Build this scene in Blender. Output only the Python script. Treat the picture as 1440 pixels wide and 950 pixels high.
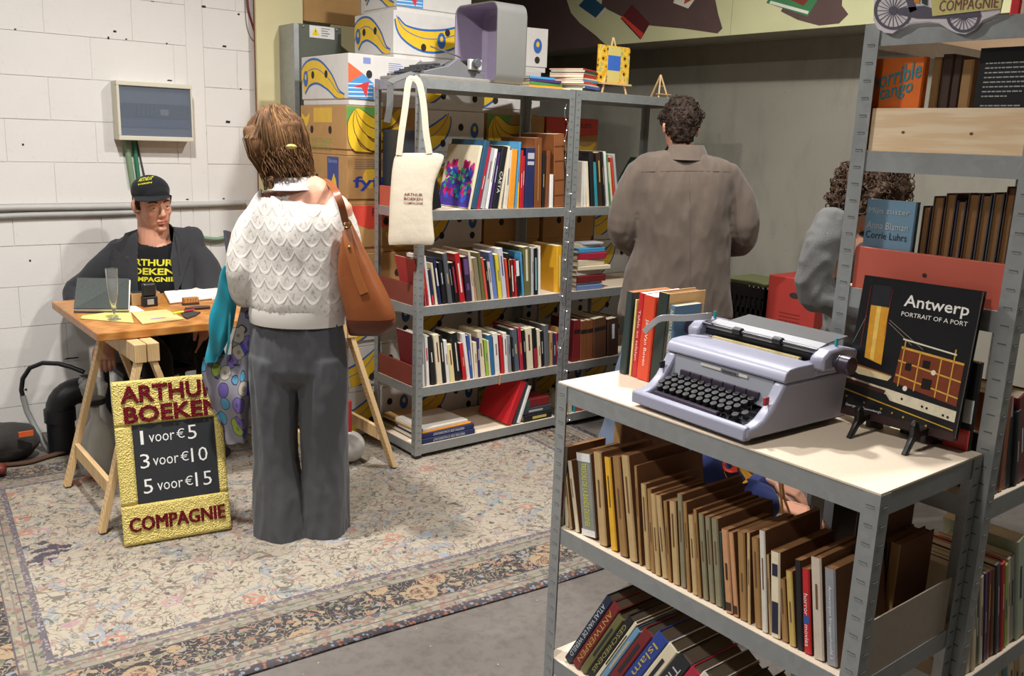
import bpy, bmesh, math, random
import numpy as np
from mathutils import Vector, Matrix, Euler, noise
from mathutils.bvhtree import BVHTree

for _o in list(bpy.data.objects):
    bpy.data.objects.remove(_o)
SC = bpy.context.scene
COL = SC.collection
random.seed(7)

# ------------------------------------------------------------------ camera
F_PX, YAW, PIT, ROL, CAM_H = 1260.6, math.radians(51.359), math.radians(12.5315), math.radians(-2.0964), 1.55
fw = np.array([math.cos(PIT)*math.cos(YAW), math.cos(PIT)*math.sin(YAW), -math.sin(PIT)])
_r = np.array([math.sin(YAW), -math.cos(YAW), 0.0])
_d = np.cross(fw, _r)
rt = math.cos(ROL)*_r + math.sin(ROL)*_d
dn = -math.sin(ROL)*_r + math.cos(ROL)*_d
CAM = np.array([0.0, 0.0, CAM_H])
cam_data = bpy.data.cameras.new('camera')
cam_data.sensor_width = 36.0
cam_data.lens = F_PX/1440*36
cam_data.clip_start = 0.05
cam = bpy.data.objects.new('camera', cam_data)
COL.objects.link(cam)
m = Matrix.Identity(4)
for i in range(3):
    m[i][0], m[i][1], m[i][2], m[i][3] = rt[i], -dn[i], -fw[i], CAM[i]
cam.matrix_world = m
SC.camera = cam

# ------------------------------------------------------------------ world, lamps, exposure
world = bpy.data.worlds.new('room_world')
SC.world = world
world.use_nodes = True
world.node_tree.nodes['Background'].inputs[0].default_value = (0.9, 0.95, 1.0, 1)
world.node_tree.nodes['Background'].inputs[1].default_value = 0.06
# ceiling lamps: (x, y, watts, size); the housings are built with the ceiling
CEIL = 3.25
LAMPS = [(0.85, 2.95, 68, .16, 160), (2.55, 2.35, 62, .16, 178), (-0.35, 1.05, 44, .20, 125), (2.75, 0.55, 40, .16, 178), (-1.2, 3.2, 26, .2, 120)]
for _i, (lx, ly, lw, ls, lspr) in enumerate(LAMPS):
    ld = bpy.data.lights.new('ceiling_light', 'AREA')
    ld.shape = 'DISK'
    ld.size = ls
    ld.energy = lw
    ld.spread = math.radians(lspr)
    ld.color = (1.0, 0.972, 0.935)
    lo = bpy.data.objects.new('ceiling_light', ld)
    lo.location = (lx, ly, CEIL-0.115)
    COL.objects.link(lo)
SC.view_settings.view_transform = 'Standard'
SC.view_settings.look = 'None'
SC.view_settings.gamma = 1.0
SC.view_settings.use_curve_mapping = False
SC.view_settings.exposure = 0.1

# ------------------------------------------------------------------ pixel -> place
def ray(x, y):
    return fw + (x-720)/F_PX*rt + (y-475)/F_PX*dn
def on(x, y, ax, val):
    v = ray(x, y)
    return CAM + (val-CAM[ax])/v[ax]*v
def oX(x, y, X): return on(x, y, 0, X)
def oY(x, y, Y): return on(x, y, 1, Y)
def oZ(x, y, Z=0.0): return on(x, y, 2, Z)
NV = np.array([math.cos(YAW), math.sin(YAW), 0.0])     # horizontal direction into the room
SV = np.array([math.sin(YAW), -math.cos(YAW), 0.0])    # horizontal direction to the right
def fp(x, y, B, off=0.0):
    """point seen at a pixel on the upright plane through ground point B (moved off metres further in)"""
    v = ray(x, y)
    k = NV[0]*B[0]+NV[1]*B[1]+off
    return CAM + (k/(v @ NV))*v
def pix(P):
    v = np.array(P, float)-CAM
    z = v @ fw
    return 720+F_PX*(v @ rt)/z, 475+F_PX*(v @ dn)/z
def along(px, e, b):
    """parameter s with the point b + s*e seen at image column px"""
    e = np.array(e, float); b = np.array(b, float)-CAM
    k = px-720
    return (k*(b @ fw)-F_PX*(b @ rt))/(F_PX*(e @ rt)-k*(e @ fw))

# ------------------------------------------------------------------ objects
def tag(o, label=None, cat=None, group=None, kind=None):
    if label: o['label'] = label
    if cat: o['category'] = cat
    if group: o['group'] = group
    if kind: o['kind'] = kind
    return o
def thing(name, label, cat, loc=(0, 0, 0), rotz=0.0, group=None):
    o = bpy.data.objects.new(name, None)
    o.empty_display_size = .05
    o.location = loc
    o.rotation_euler = (0, 0, rotz)
    COL.objects.link(o)
    return tag(o, label, cat, group)
def wloc(o):
    p = Vector((0, 0, 0))
    while o is not None:
        p += o.location
        o = o.parent
    return p
def link(name, me, parent=None):
    o = bpy.data.objects.new(name, me)
    COL.objects.link(o)
    if parent is not None: o.parent = parent
    return o

class MB:
    """collects shapes into one mesh"""
    def __init__(s): s.v = []; s.f = []; s.m = []
    def add(s, vs, fs, mi=0):
        n = len(s.v)
        s.v += [tuple(map(float, p)) for p in vs]
        s.f += [tuple(n+i for i in f) for f in fs]
        s.m += [mi]*len(fs)
        return s
    BF = [(0, 3, 2, 1), (4, 5, 6, 7), (0, 1, 5, 4), (1, 2, 6, 5), (2, 3, 7, 6), (3, 0, 4, 7)]
    def box(s, x0, x1, y0, y1, z0, z1, mi=0):
        return s.add([(x0, y0, z0), (x1, y0, z0), (x1, y1, z0), (x0, y1, z0), (x0, y0, z1), (x1, y0, z1), (x1, y1, z1), (x0, y1, z1)], s.BF, mi)
    def hexa(s, c, mi=0): return s.add(c, s.BF, mi)
    def bar(s, a, b, w, h, up=(0, 0, 1), mi=0):
        a = np.array(a, float); b = np.array(b, float); t = b-a; t /= np.linalg.norm(t)
        u = np.array(up, float); x = np.cross(t, u)
        if np.linalg.norm(x) < 1e-6: x = np.cross(t, (1, 0, 0))
        x /= np.linalg.norm(x); u = np.cross(x, t)
        c = [p+x*i*w/2+u*j*h/2 for p in (a, b) for i, j in ((-1, -1), (1, -1), (1, 1), (-1, 1))]
        return s.hexa(c, mi)
    def rings(s, R, cap=True, closed=True, mi=0):
        n = len(R[0]); vs = [p for r in R for p in r]; fs = []
        for i in range(len(R)-1):
            for j in range(n if closed else n-1):
                k = (j+1) % n
                fs.append((i*n+j, i*n+k, (i+1)*n+k, (i+1)*n+j))
        if cap:
            fs.append(tuple(range(n-1, -1, -1)))
            b = (len(R)-1)*n
            fs.append(tuple(range(b, b+n)))
        return s.add(vs, fs, mi)
    def tube(s, P, r, seg=8, cap=True, mi=0):
        P = [np.array(p, float) for p in P]
        if not hasattr(r, '__len__'): r = [r]*len(P)
        R = []; u = None
        for i, p in enumerate(P):
            t = P[min(i+1, len(P)-1)]-P[max(i-1, 0)]
            t = t/(np.linalg.norm(t)+1e-12)
            if u is None:
                u = np.cross(t, (0, 0, 1.0))
                if np.linalg.norm(u) < 1e-3: u = np.cross(t, (1.0, 0, 0))
            u = u-(u @ t)*t; u /= np.linalg.norm(u)
            w = np.cross(t, u)
            R.append([p+r[i]*(u*math.cos(2*math.pi*k/seg)+w*math.sin(2*math.pi*k/seg)) for k in range(seg)])
        return s.rings(R, cap, mi=mi)
    def cyl(s, a, b, r, seg=16, mi=0): return s.tube([a, b], r, seg, mi=mi)
    def lathe(s, prof, c=(0, 0, 0), seg=24, mi=0, cap=True):
        R = [[(c[0]+r*math.cos(2*math.pi*k/seg), c[1]+r*math.sin(2*math.pi*k/seg), c[2]+z) for k in range(seg)] for r, z in prof]
        return s.rings(R, cap, mi=mi)
    def ball(s, c, r, seg=12, n=8, mi=0):
        rr = r if hasattr(r, '__len__') else (r, r, r)
        R = []
        for i in range(n+1):
            a = -math.pi/2+math.pi*(i+.02)/(n+.04)
            R.append([(c[0]+rr[0]*math.cos(a)*math.cos(2*math.pi*k/seg), c[1]+rr[1]*math.cos(a)*math.sin(2*math.pi*k/seg), c[2]+rr[2]*math.sin(a)) for k in range(seg)])
        return s.rings(R, True, mi=mi)
    def prism(s, poly, fn, t0=0.0, t1=.002, mi=0):
        """outline poly (list of 2D) -> solid between fn(u,v,t0) and fn(u,v,t1)"""
        n = len(poly)
        a = [fn(u, v, t0) for u, v in poly]; b = [fn(u, v, t1) for u, v in poly]
        fs = [tuple(range(n)), tuple(range(2*n-1, n-1, -1))]+[(i, n+i, n+(i+1) % n, (i+1) % n) for i in range(n)]
        return s.add(a+b, fs, mi)
    def ribbon(s, P, w, side, t=.002, mi=0):
        """flat strap along P, width w along side"""
        P = [np.array(p, float) for p in P]; R = []
        for i, p in enumerate(P):
            tg = P[min(i+1, len(P)-1)]-P[max(i-1, 0)]; tg /= np.linalg.norm(tg)
            sd = np.array(side if not callable(side) else side(i), float); sd = sd-(sd @ tg)*tg; sd /= np.linalg.norm(sd)
            nn = np.cross(tg, sd)
            R.append([p+sd*w/2+nn*t/2, p-sd*w/2+nn*t/2, p-sd*w/2-nn*t/2, p+sd*w/2-nn*t/2])
        return s.rings(R, True, mi=mi)
    def build(s, name, mats, parent=None, smooth=False, bevel=0.0, world=True, sharp=40, seg=2):
        me = bpy.data.meshes.new(name)
        vs = s.v
        loc = Vector((0, 0, 0))
        if world and parent is not None:
            q = wloc(parent); vs = [(x-q[0], y-q[1], z-q[2]) for x, y, z in vs]
        elif world:
            a = np.array(vs); lo = a.min(0); hi = a.max(0)
            loc = Vector(((lo[0]+hi[0])/2, (lo[1]+hi[1])/2, lo[2]))
            vs = [(x-loc[0], y-loc[1], z-loc[2]) for x, y, z in vs]
        me.from_pydata(vs, [], s.f)
        if not isinstance(mats, (list, tuple)): mats = [mats]
        for mm in mats: me.materials.append(mm)
        if len(mats) > 1: me.polygons.foreach_set('material_index', s.m)
        bm = bmesh.new(); bm.from_mesh(me); bmesh.ops.recalc_face_normals(bm, faces=bm.faces); bm.to_mesh(me); bm.free()
        if smooth:
            me.polygons.foreach_set('use_smooth', [True]*len(me.polygons))
            me.set_sharp_from_angle(angle=math.radians(sharp))
        o = link(name, me, parent)
        o.location = loc
        if bevel:
            b = o.modifiers.new('bevel', 'BEVEL'); b.width = bevel; b.segments = seg; b.limit_method = 'ANGLE'; b.angle_limit = math.radians(35)
        return o
def mbox(*a): return MB().box(*a)

# ------------------------------------------------------------------ materials
def hexc(h):
    h = h.lstrip('#')
    c = [int(h[i:i+2], 16)/255 for i in (0, 2, 4)]
    return tuple((x/12.92 if x <= .04045 else ((x+.055)/1.055)**2.4) for x in c)+(1,)
_mats = {}
class NT:
    def __init__(s, name):
        s.mat = bpy.data.materials.new(name); s.mat.use_nodes = True
        s.t = s.mat.node_tree; s.b = s.t.nodes['Principled BSDF']
    def n(s, typ, props=None, **inp):
        nd = s.t.nodes.new(typ)
        for k, v in (props or {}).items(): setattr(nd, k, v)
        for k, v in inp.items():
            key = int(k[1:]) if k[0] == '_' and k[1:].isdigit() else k.replace('_', ' ')
            s.set(nd.inputs[key], v)
        return nd
    def set(s, sock, v):
        if isinstance(v, bpy.types.NodeSocket): s.t.links.new(v, sock)
        elif isinstance(v, bpy.types.Node): s.t.links.new(v.outputs[0], sock)
        elif isinstance(v, str): sock.default_value = hexc(v)
        else: sock.default_value = v
    def math(s, op, a, b=0.0, c=0.0, clamp=False):
        nd = s.n('ShaderNodeMath', {'operation': op, 'use_clamp': clamp})
        s.set(nd.inputs[0], a); s.set(nd.inputs[1], b); s.set(nd.inputs[2], c)
        return nd.outputs[0]
    def mix(s, fac, a, b, mode='MIX'):
        nd = s.n('ShaderNodeMix', {'data_type': 'RGBA', 'blend_type': mode})
        s.set(nd.inputs[0], fac); s.set(nd.inputs[6], a); s.set(nd.inputs[7], b)
        return nd.outputs[2]
    def ramp(s, fac, stops, interp='LINEAR'):
        nd = s.n('ShaderNodeValToRGB'); cr = nd.color_ramp; cr.interpolation = interp
        while len(cr.elements) < len(stops): cr.elements.new(.5)
        for e, (p, c) in zip(cr.elements, stops):
            e.position = p; e.color = hexc(c) if isinstance(c, str) else (c, c, c, 1)
        s.set(nd.inputs[0], fac)
        return nd.outputs[0]
    def coord(s, out='Object', scale=None, rot=None):
        o = s.n('ShaderNodeTexCoord').outputs[out]
        if scale is not None or rot is not None:
            mp = s.n('ShaderNodeMapping'); s.set(mp.inputs[0], o)
            if scale is not None: mp.inputs['Scale'].default_value = scale
            if rot is not None: mp.inputs['Rotation'].default_value = rot
            o = mp.outputs[0]
        return o
    def noise(s, scale, vec=None, detail=3, rough=.55, dist=0.0):
        nd = s.n('ShaderNodeTexNoise'); s.set(nd.inputs['Vector'], vec if vec is not None else s.coord())
        nd.inputs['Scale'].default_value = scale; nd.inputs['Detail'].default_value = detail
        nd.inputs['Roughness'].default_value = rough; nd.inputs['Distortion'].default_value = dist
        return nd.outputs[0]
    def voro(s, scale, vec=None, feature='F1', out=0, rnd=1.0):
        nd = s.n('ShaderNodeTexVoronoi', {'feature': feature}); s.set(nd.inputs['Vector'], vec if vec is not None else s.coord())
        nd.inputs['Scale'].default_value = scale; nd.inputs['Randomness'].default_value = rnd
        return nd.outputs[out]
    def bump(s, h, strength=.3, dist=.01):
        nd = s.n('ShaderNodeBump'); nd.inputs['Strength'].default_value = strength; nd.inputs['Distance'].default_value = dist
        s.set(nd.inputs['Height'], h); s.t.links.new(nd.outputs[0], s.b.inputs['Normal'])
    def fin(s, col, rough=.6, metal=0.0, **kw):
        s.set(s.b.inputs['Base Color'], col); s.set(s.b.inputs['Roughness'], rough); s.set(s.b.inputs['Metallic'], metal)
        for k, v in kw.items(): s.set(s.b.inputs[k.replace('_', ' ')], v)
        return s.mat
def M(col, rough=.6, metal=0.0, var=.12, scale=18.0, bump=0.0, bscale=60.0, stretch=None, name=None, **kw):
    """plain material of one colour with a little natural variation"""
    key = (col, rough, metal, var, scale, bump, bscale, stretch, tuple(sorted(kw.items())))
    if key in _mats: return _mats[key]
    t = NT(name or 'paint_'+col)
    c = hexc(col)
    lo = tuple(x*(1-var) for x in c[:3])+(1,); hi = tuple(min(1, x*(1+var)) for x in c[:3])+(1,)
    vec = t.coord(scale=stretch) if stretch else t.coord()
    out = t.mix(t.noise(scale, vec), lo, hi)
    if bump: t.bump(t.noise(bscale, vec, 4), bump, .004)
    _mats[key] = t.fin(out, rough, metal, **kw)
    return _mats[key]
def emit(col, power, name='glow'):
    t = NT(name)
    return t.fin(col, .5, 0, Emission_Color=col, Emission_Strength=power)

def mat_steel():
    t = NT('galvanised_steel')
    v = t.voro(55, out=1)
    sp = t.n('ShaderNodeSeparateColor'); t.set(sp.inputs[0], v)
    a = t.mix(sp.outputs[0], 'a3a7a8', 'acb0b1')
    a = t.mix(t.math('MULTIPLY', t.noise(7, None, 4), .35), a, '8b9091')
    t.bump(t.noise(90), .08, .002)
    return t.fin(a, t.ramp(t.noise(12), [(.3, .36), (.7, .5)]), .55)
STEEL = mat_steel()
def mat_chip():
    t = NT('chipboard')
    a = t.mix(t.noise(160, None, 4), 'dfcab0', 'eedfcb')
    a = t.mix(t.ramp(t.voro(240), [(.0, 1.0), (.25, 0.0)]), a, 'd0b593')
    t.bump(t.noise(220), .06, .001)
    return t.fin(a, .62)
CHIP = mat_chip()
def mat_wood(name, a, b, scale=6.0, stretch=(1, 1, 1), rough=.55):
    t = NT(name)
    vec = t.coord(scale=stretch)
    w = t.n('ShaderNodeTexWave', {'wave_type': 'BANDS', 'bands_direction': 'X'}); t.set(w.inputs['Vector'], vec)
    w.inputs['Scale'].default_value = scale; w.inputs['Distortion'].default_value = 7; w.inputs['Detail'].default_value = 3
    c = t.mix(w.outputs[0], a, b)
    c = t.mix(t.math('MULTIPLY', t.noise(9, vec, 4), .4), c, b)
    t.bump(w.outputs[0], .05, .002)
    return t.fin(c, rough)
PINE_Y = mat_wood('pine_board', 'f5e0c0', 'e6c69c', 9, (6, .5, 6))
PINE_Z = mat_wood('pine_leg', 'e3c696', 'cda874', 8, (6, 6, .7))
OAK = mat_wood('varnished_table_top', 'c98f4e', 'a96c30', 5, (.6, 7, 4), .35)
def mat_card(name, a, b):
    t = NT(name)
    c = t.mix(t.noise(14, None, 5), a, b)
    c = t.mix(t.math('MULTIPLY', t.noise(120, t.coord(scale=(1, 1, .08))), .25), c, b)
    return t.fin(c, .8)
CARD = mat_card('brown_cardboard', 'c39a63', 'a97f4c')
CARDW = mat_card('white_cardboard', 'dddad6', 'c9c5c0')
PAPER = M('e4d9bd', .85, var=.1, scale=200, stretch=(1, .05, 1), name='page_edges')
PAPERW = M('efece4', .85, var=.06, scale=200, stretch=(1, .05, 1), name='white_page_edges')
PAPEROLD = M('7d5831', .9, var=.2, scale=150, stretch=(1, .05, 1), name='browned_page_edges')
BLACKP = M('16161a', .45, name='black_plastic')

# ------------------------------------------------------------------ lettering (flat print, cut out as thin shapes)
_fontcache = {}
def text_shape(s, bold=0.0, extrude=0.0):
    k = (s, bold, extrude)
    if k in _fontcache: return _fontcache[k]
    cu = bpy.data.curves.new('lettering', 'FONT'); cu.body = s; cu.size = 1; cu.resolution_u = 2
    cu.offset = bold; cu.extrude = extrude
    ob = bpy.data.objects.new('lettering', cu); COL.objects.link(ob)
    dg = bpy.context.evaluated_depsgraph_get()
    me = bpy.data.meshes.new_from_object(ob.evaluated_get(dg))
    vs = np.array([v.co[:] for v in me.vertices]); fs = [tuple(p.vertices) for p in me.polygons]
    bpy.data.objects.remove(ob); bpy.data.curves.remove(cu); bpy.data.meshes.remove(me)
    lo = vs.min(0); hi = vs.max(0)
    vs = vs-np.array([(lo[0]+hi[0])/2, (lo[1]+hi[1])/2, 0])
    _fontcache[k] = (vs, fs, hi[0]-lo[0], hi[1]-lo[1])
    return _fontcache[k]
def letters(mb, s, O, U, V, w=None, h=None, eps=.0008, bold=0.0, extrude=0.0, onto=None, shear=0.0, mi=0):
    """text centred on O, reading along U, letters standing along V; onto = (bvh, dir) wraps it on a surface"""
    vs, fs, tw, th = text_shape(s, bold, extrude)
    O = np.array(O, float); U = np.array(U, float); V = np.array(V, float); U = U/np.linalg.norm(U); V = V/np.linalg.norm(V)
    n = np.cross(U, V)
    sx = (w/tw) if w else h/th
    sy = (h/th) if h else sx
    out = []
    for x, y, z in vs:
        p = O+U*(x*sx+shear*y*sy)+V*y*sy+n*(eps+z*sy)
        if onto:
            bvh, dr = onto; dr = np.array(dr, float); dr /= np.linalg.norm(dr)
            hit = bvh.ray_cast(Vector(p-dr*.4), Vector(dr), .9)
            if hit[0] is not None: p = np.array(hit[0])-dr*(eps+.0012)
        out.append(p)
    mb.add(out, fs, mi)
    return mb
ORD = ['zeroth', 'first', 'second', 'third', 'fourth', 'fifth', 'sixth', 'seventh', 'eighth', 'ninth', 'tenth', 'eleventh', 'twelfth', 'thirteenth', 'fourteenth', 'fifteenth', 'sixteenth', 'seventeenth', 'eighteenth', 'nineteenth', 'twentieth']
def ordw(n):
    if n <= 20: return ORD[n]
    return {2: 'twenty-', 3: 'thirty-', 4: 'forty-'}[n//10]+ORD[n % 10] if n % 10 else {3: 'thirtieth', 4: 'fortieth'}[n//10]

# ------------------------------------------------------------------ books
PAL = {'red': 'c4242c', 'crimson': 'b0273f', 'dark red': '7a2226', 'coral': 'd8584c', 'orange': 'ec9a2e', 'orange red': 'dc4a2a', 'yellow': 'e3d23c', 'golden yellow': 'eab22e',
       'cream': 'e6d9bb', 'white': 'e9e6e2', 'off-white': 'd8d2c6', 'grey': '8d8f92', 'light grey': 'b9b9bb', 'dark grey': '3d4248', 'black': '1b1b1f', 'navy': '232c58',
       'blue': '3d5ba8', 'light blue': '4b9cd0', 'teal': '2f97a8', 'purple': '45336e', 'green': '4b8a50', 'lime': '9cc04a', 'dark green': '24403a', 'olive': '6d6a40',
       'grey olive': '8a8468', 'brown': '7d4a2a', 'dark brown': '40291f', 'tan': 'b98f5a', 'browned cream': 'c2a474', 'browned tan': 'a07a4a', 'pinkish tan': 'c9946a', 'steel blue': '50708e', 'lilac grey': 'cfcbdc', 'slate': '5d6168', 'blue black': '1d2a40'}
def book(loc, rotz, t, d, h, col, label, group=None, lean=0.0, hard=True, pages=None, bars=None, title=None, tcol='e8dfc8', tsize=.5, tlen=None, old=False, boards=None):
    root = thing('book', label, 'book', loc, 0, group)
    root.rotation_euler = (0, lean, rotz)
    x0 = -t if lean > 0 else 0.0
    x1 = x0+t
    c = min(.0028 if hard else .0012, t*.2); e = .0035 if hard else .0004
    cm = M(PAL.get(col, col), .5 if hard else .4, var=.22 if old else .1, scale=30, bump=.15 if old else 0)
    ch = min(.003, t*.15)
    poly = [(x0+ch, 0), (x1-ch, 0), (x1, ch), (x1, d), (x1-c, d), (x1-c, c+ch), (x0+c, c+ch), (x0+c, d), (x0, d), (x0, ch)]
    mb = MB()
    n = len(poly)
    a = [(x, y, 0) for x, y in poly]; b = [(x, y, h) for x, y in poly]
    quads = [(0, 1, 2, 9), (9, 2, 5, 6), (2, 3, 4, 5), (9, 6, 7, 8)]
    fs = quads+[tuple(n+i for i in q) for q in quads]+[(i, (i+1) % n, n+(i+1) % n, n+i) for i in range(n)]
    mb.add(a+b, fs)
    if old or boards:
        mb.m = [1]*len(mb.f)
        for fi in (8, 9, 17): mb.m[fi] = 0
    cov = mb.build('cover', [cm, M(boards, .7, var=.2) if boards else OLDBOARD] if old or boards else cm, root, world=False)
    MB().box(x0+c, x1-c, c+ch, d-e, e, h-e).build('page_block', pages or (PAPEROLD if old else PAPER), root, world=False)
    xm = (x0+x1)/2
    if bars:
        pm = MB()
        for (q0, q1, fr) in bars[1:]:
            pm.add([(xm-t*fr/2, -.0006, h*q0), (xm+t*fr/2, -.0006, h*q0), (xm+t*fr/2, -.0006, h*q1), (xm-t*fr/2, -.0006, h*q1)], [(0, 1, 2, 3)])
        pm.build('spine_print', M(bars[0], .6, var=.3, scale=260), cov, world=False)['kind'] = 'stuff'
    if title:
        tm = MB()
        letters(tm, title, (xm, 0, h*(.5 if tlen is None else tlen[0])), (0, 0, -1), (1, 0, 0), w=h*(.7 if tlen is None else tlen[1]), h=t*tsize, eps=.001)
        tm.build('title', M(tcol, .5, var=0), cov, world=False)
    return root
OLDBOARD = M('6e4526', .75, var=.3, scale=14, name='browned_cover_board')
def row(ents, plane, val, zs, crop, desc, group, depth=(.13, .2), hard=.5, old=False, rnd=3, start=-99):
    """books whose spines stand along a shelf edge. ents: (x0,x1,xt0,xt1,yt,colour[,opts]) in the coordinates of a crop (ox, oy, scale)"""
    rg = random.Random(rnd)
    ox, oy, s = crop
    e = (1, 0, 0) if plane == 'Y' else (0, -1, 0)
    b = (0, val, zs) if plane == 'Y' else (val, 0, zs)
    out = []; last = start
    for i, en in enumerate(ents):
        x0, x1, xa, xb, yt, col = en[:6]; op = dict(en[6]) if len(en) > 6 else {}
        if 'crop' in op: ox, oy, s = op.pop('crop')
        q0 = along(ox+x0/s, e, b); q1 = along(ox+x1/s, e, b)
        q0 = max(q0, last+.0006); q1 = max(q1, q0+.006)
        last = q1
        P = on(ox+(xa+xb)/2/s, oy+yt/s, 1 if plane == 'Y' else 0, val)
        tp = P[0] if plane == 'Y' else -P[1]
        dz = max(P[2]-zs, .08)
        sh = tp-(q0+q1)/2
        lean = math.atan2(sh, dz)
        if abs(lean) < .03: lean = 0.0
        h = dz/math.cos(lean)-.0
        ax_ = 1 if plane == 'Y' else 0
        tw_ = abs((on(ox+xb/s, oy+yt/s, ax_, val)-on(ox+xa/s, oy+yt/s, ax_, val))[1-ax_])
        t = max(min(q1-q0, max(tw_, .55*(q1-q0)))*math.cos(lean)*.97, .005)
        dep = op.pop('d', None) or min(max(rg.uniform(*depth), h*.6), .29)
        pos = q1 if lean > 0 else q0
        loc = (pos, val+rg.uniform(-.002, .004), zs+.0012) if plane == 'Y' else (val+rg.uniform(-.002, .004), -pos, zs+.0012)
        th = 'slim ' if t < .014 else ('thick ' if t > .034 else '')
        hd = rg.random() < hard
        cname = op.pop('name', col)
        lab = op.pop('label', None) or f"{th}{cname} book, {ordw(len(out)+1+op.pop('skip', 0))} from left {desc}"
        if 'bars' not in op and 'title' not in op and not op.pop('plain', 0):
            c = hexc(PAL.get(col, col)); lum = .3*c[0]+.6*c[1]+.1*c[2]
            pc = rg.choice(['2a2a30', '6a2026', '2b3f70']) if lum > .22 else rg.choice(['e6e0d2', 'd8b860', 'cfd4da'])
            if old: pc = '6a4c30'
            q = rg.uniform(.3, .5)
            op['bars'] = [pc, (q, q+rg.uniform(.2, .35), .2)] if rg.random() < .7 else [pc, (.45, .85, .24)]
        op.pop('plain', None)
        op.setdefault('old', old)
        out.append(book(loc, 0 if plane == 'Y' else -math.pi/2, t, dep, h, col, lab, group, lean, hd, **op))
    return out
def stack(items, loc, rotz, desc, group):
    """books lying flat, bottom first. items: (length along the spine, depth, thickness, colour, twist, dx, dy, opts)"""
    z = loc[2]
    for i, it in enumerate(items):
        ln, dp, t, col, tw, dx, dy = it[:7]; op = dict(it[7]) if len(it) > 7 else {}
        lab = op.pop('label', None) or f"{op.pop('name', col)} book lying flat, {ordw(i+1)} from the bottom of {desc}"
        c, s_ = math.cos(rotz), math.sin(rotz)
        book((loc[0]+dx*c-dy*s_, loc[1]+dx*s_+dy*c, z), rotz+tw, t, dp, ln, col, lab, group, math.pi/2, op.pop('hard', t > .02), **op)
        z += t+.0006
# ================================================================== SETTING
def struct(o): o['kind'] = 'structure'; return o
WY, WX, YE, XE = 4.88, 4.65, 6.4, 2.95          # white block wall, concrete wall
def mat_floor():
    t = NT('concrete_floor')
    a = t.mix(t.noise(2.2, None, 6, .6), '5d5752', '78716b')
    a = t.mix(t.ramp(t.noise(28, None, 5, .7), [(.45, 0.0), (.75, .6)]), a, '4a4540')
    a = t.mix(t.ramp(t.voro(19), [(.02, 1.0), (.06, 0.0)]), a, 'c4bdb2')
    t.bump(t.noise(60, None, 4), .08, .003)
    return t.fin(a, t.ramp(t.noise(5), [(.3, .42), (.7, .62)]))
struct(mbox(-2.6, WX+.3, -2.6, YE+.2, -.12, 0).build('floor', mat_floor()))
WHITE_CEIL = M('5c5a56', .9, name='dark_raw_ceiling')
struct(mbox(-2.6, WX+.3, -2.6, YE+.2, CEIL, CEIL+.1).build('ceiling', WHITE_CEIL))
def mat_white():
    t = NT('white_painted_block')
    a = t.mix(t.noise(3.0, None, 5), 'dfdbd6', 'ebe8e4')
    a = t.mix(t.ramp(t.noise(30, None, 5, .7), [(.6, 0.0), (.85, .45)]), a, 'c6c1bb')
    t.bump(t.noise(75, None, 5, .7), .25, .004)
    return t.fin(a, .7)
WHITEB = mat_white()
wl = struct(mbox(-2.6, XE, WY-.001, WY+.2, 0, CEIL).build('wall_left', [M('dedad5', .8, bump=.3, name='painted_mortar')]))
def mat_conc():
    t = NT('raw_concrete')
    a = t.mix(t.noise(1.6, None, 6, .6), '8c887b', 'a5a194')
    a = t.mix(t.ramp(t.noise(6, t.coord(scale=(1, 1, .35)), 5, .65), [(.5, 0.0), (.8, .5)]), a, '6f6c61')
    a = t.mix(t.ramp(t.voro(14), [(.02, 1.0), (.05, 0.0)]), a, '4c4a42')
    t.bump(t.noise(40, None, 5), .15, .004)
    return t.fin(a, .8)
CONC = mat_conc()
struct(mbox(XE-.2, WX, YE, YE+.2, 0, CEIL).build('wall_back', CONC))
struct(mbox(XE-.2, XE, WY+.2, YE, 0, CEIL).build('wall_alcove', CONC))
struct(mbox(-2.6, WX+.3, -2.8, -2.6, 0, CEIL).build('wall_front', M('8f8c86', .85, name='plaster')))
struct(mbox(-2.8, -2.6, -2.6, WY+.2, 0, CEIL).build('wall_near', M('8f8c86', .85, name='plaster')))
struct(mbox(WX, WX+.2, -2.6, YE, 0, CEIL).build('wall_right', CONC))
# blocks of the white wall, laid in running bond; a smooth pilaster strip stands between px 261 and 284
PX0, PX1 = oY(261, 60, WY)[0], oY(285, 60, WY)[0]
WEND = oY(357, 150, WY)[0]
def block_mesh(w, h=.1964):
    mb = MB().box(-w/2, w/2, -.004, .006, 0, h)
    me = bpy.data.meshes.new('block'); me.from_pydata(mb.v, [], mb.f); me.materials.append(WHITEB)
    return me
_bm = {}
rg = random.Random(3)
zr0 = oY(0, 104, WY)[2]       # one bed joint seen at the left edge of the photo
zoff = zr0 % .2
for r_ in range(-1, 16):
    z0 = zoff+r_*.2
    if z0+.2 > CEIL: break
    hh = .1964
    if z0 < 0:
        hh = .1964+z0; z0 = 0.0
    if hh < .03: continue
    for (xa, xb) in ((-1.2, PX0), (PX1, WEND)):
        x = xa-((.2 if r_ % 2 else 0.0) if xa < 0 else (.1 if r_ % 2 else .22))
        while x < xb:
            a, b = max(x, xa)+.0018, min(x+.4, xb)-.0018
            if b-a > .03:
                k = (round(b-a, 3), round(hh, 3))
                if k not in _bm: _bm[k] = block_mesh(b-a, hh)
                o = link('block', _bm[k], wl); o.location = Vector(((a+b)/2, WY-rg.uniform(0, .0015), z0+.0018))-wl.location
            x += .4
mbox(PX0+.002, PX1-.002, WY-.004, WY+.006, 0, CEIL).build('pilaster_strip', WHITEB, wl)
mbox(WEND+.03, XE, WY-.002, WY+.006, 0, CEIL).build('plain_panel', WHITEB, wl)
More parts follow.
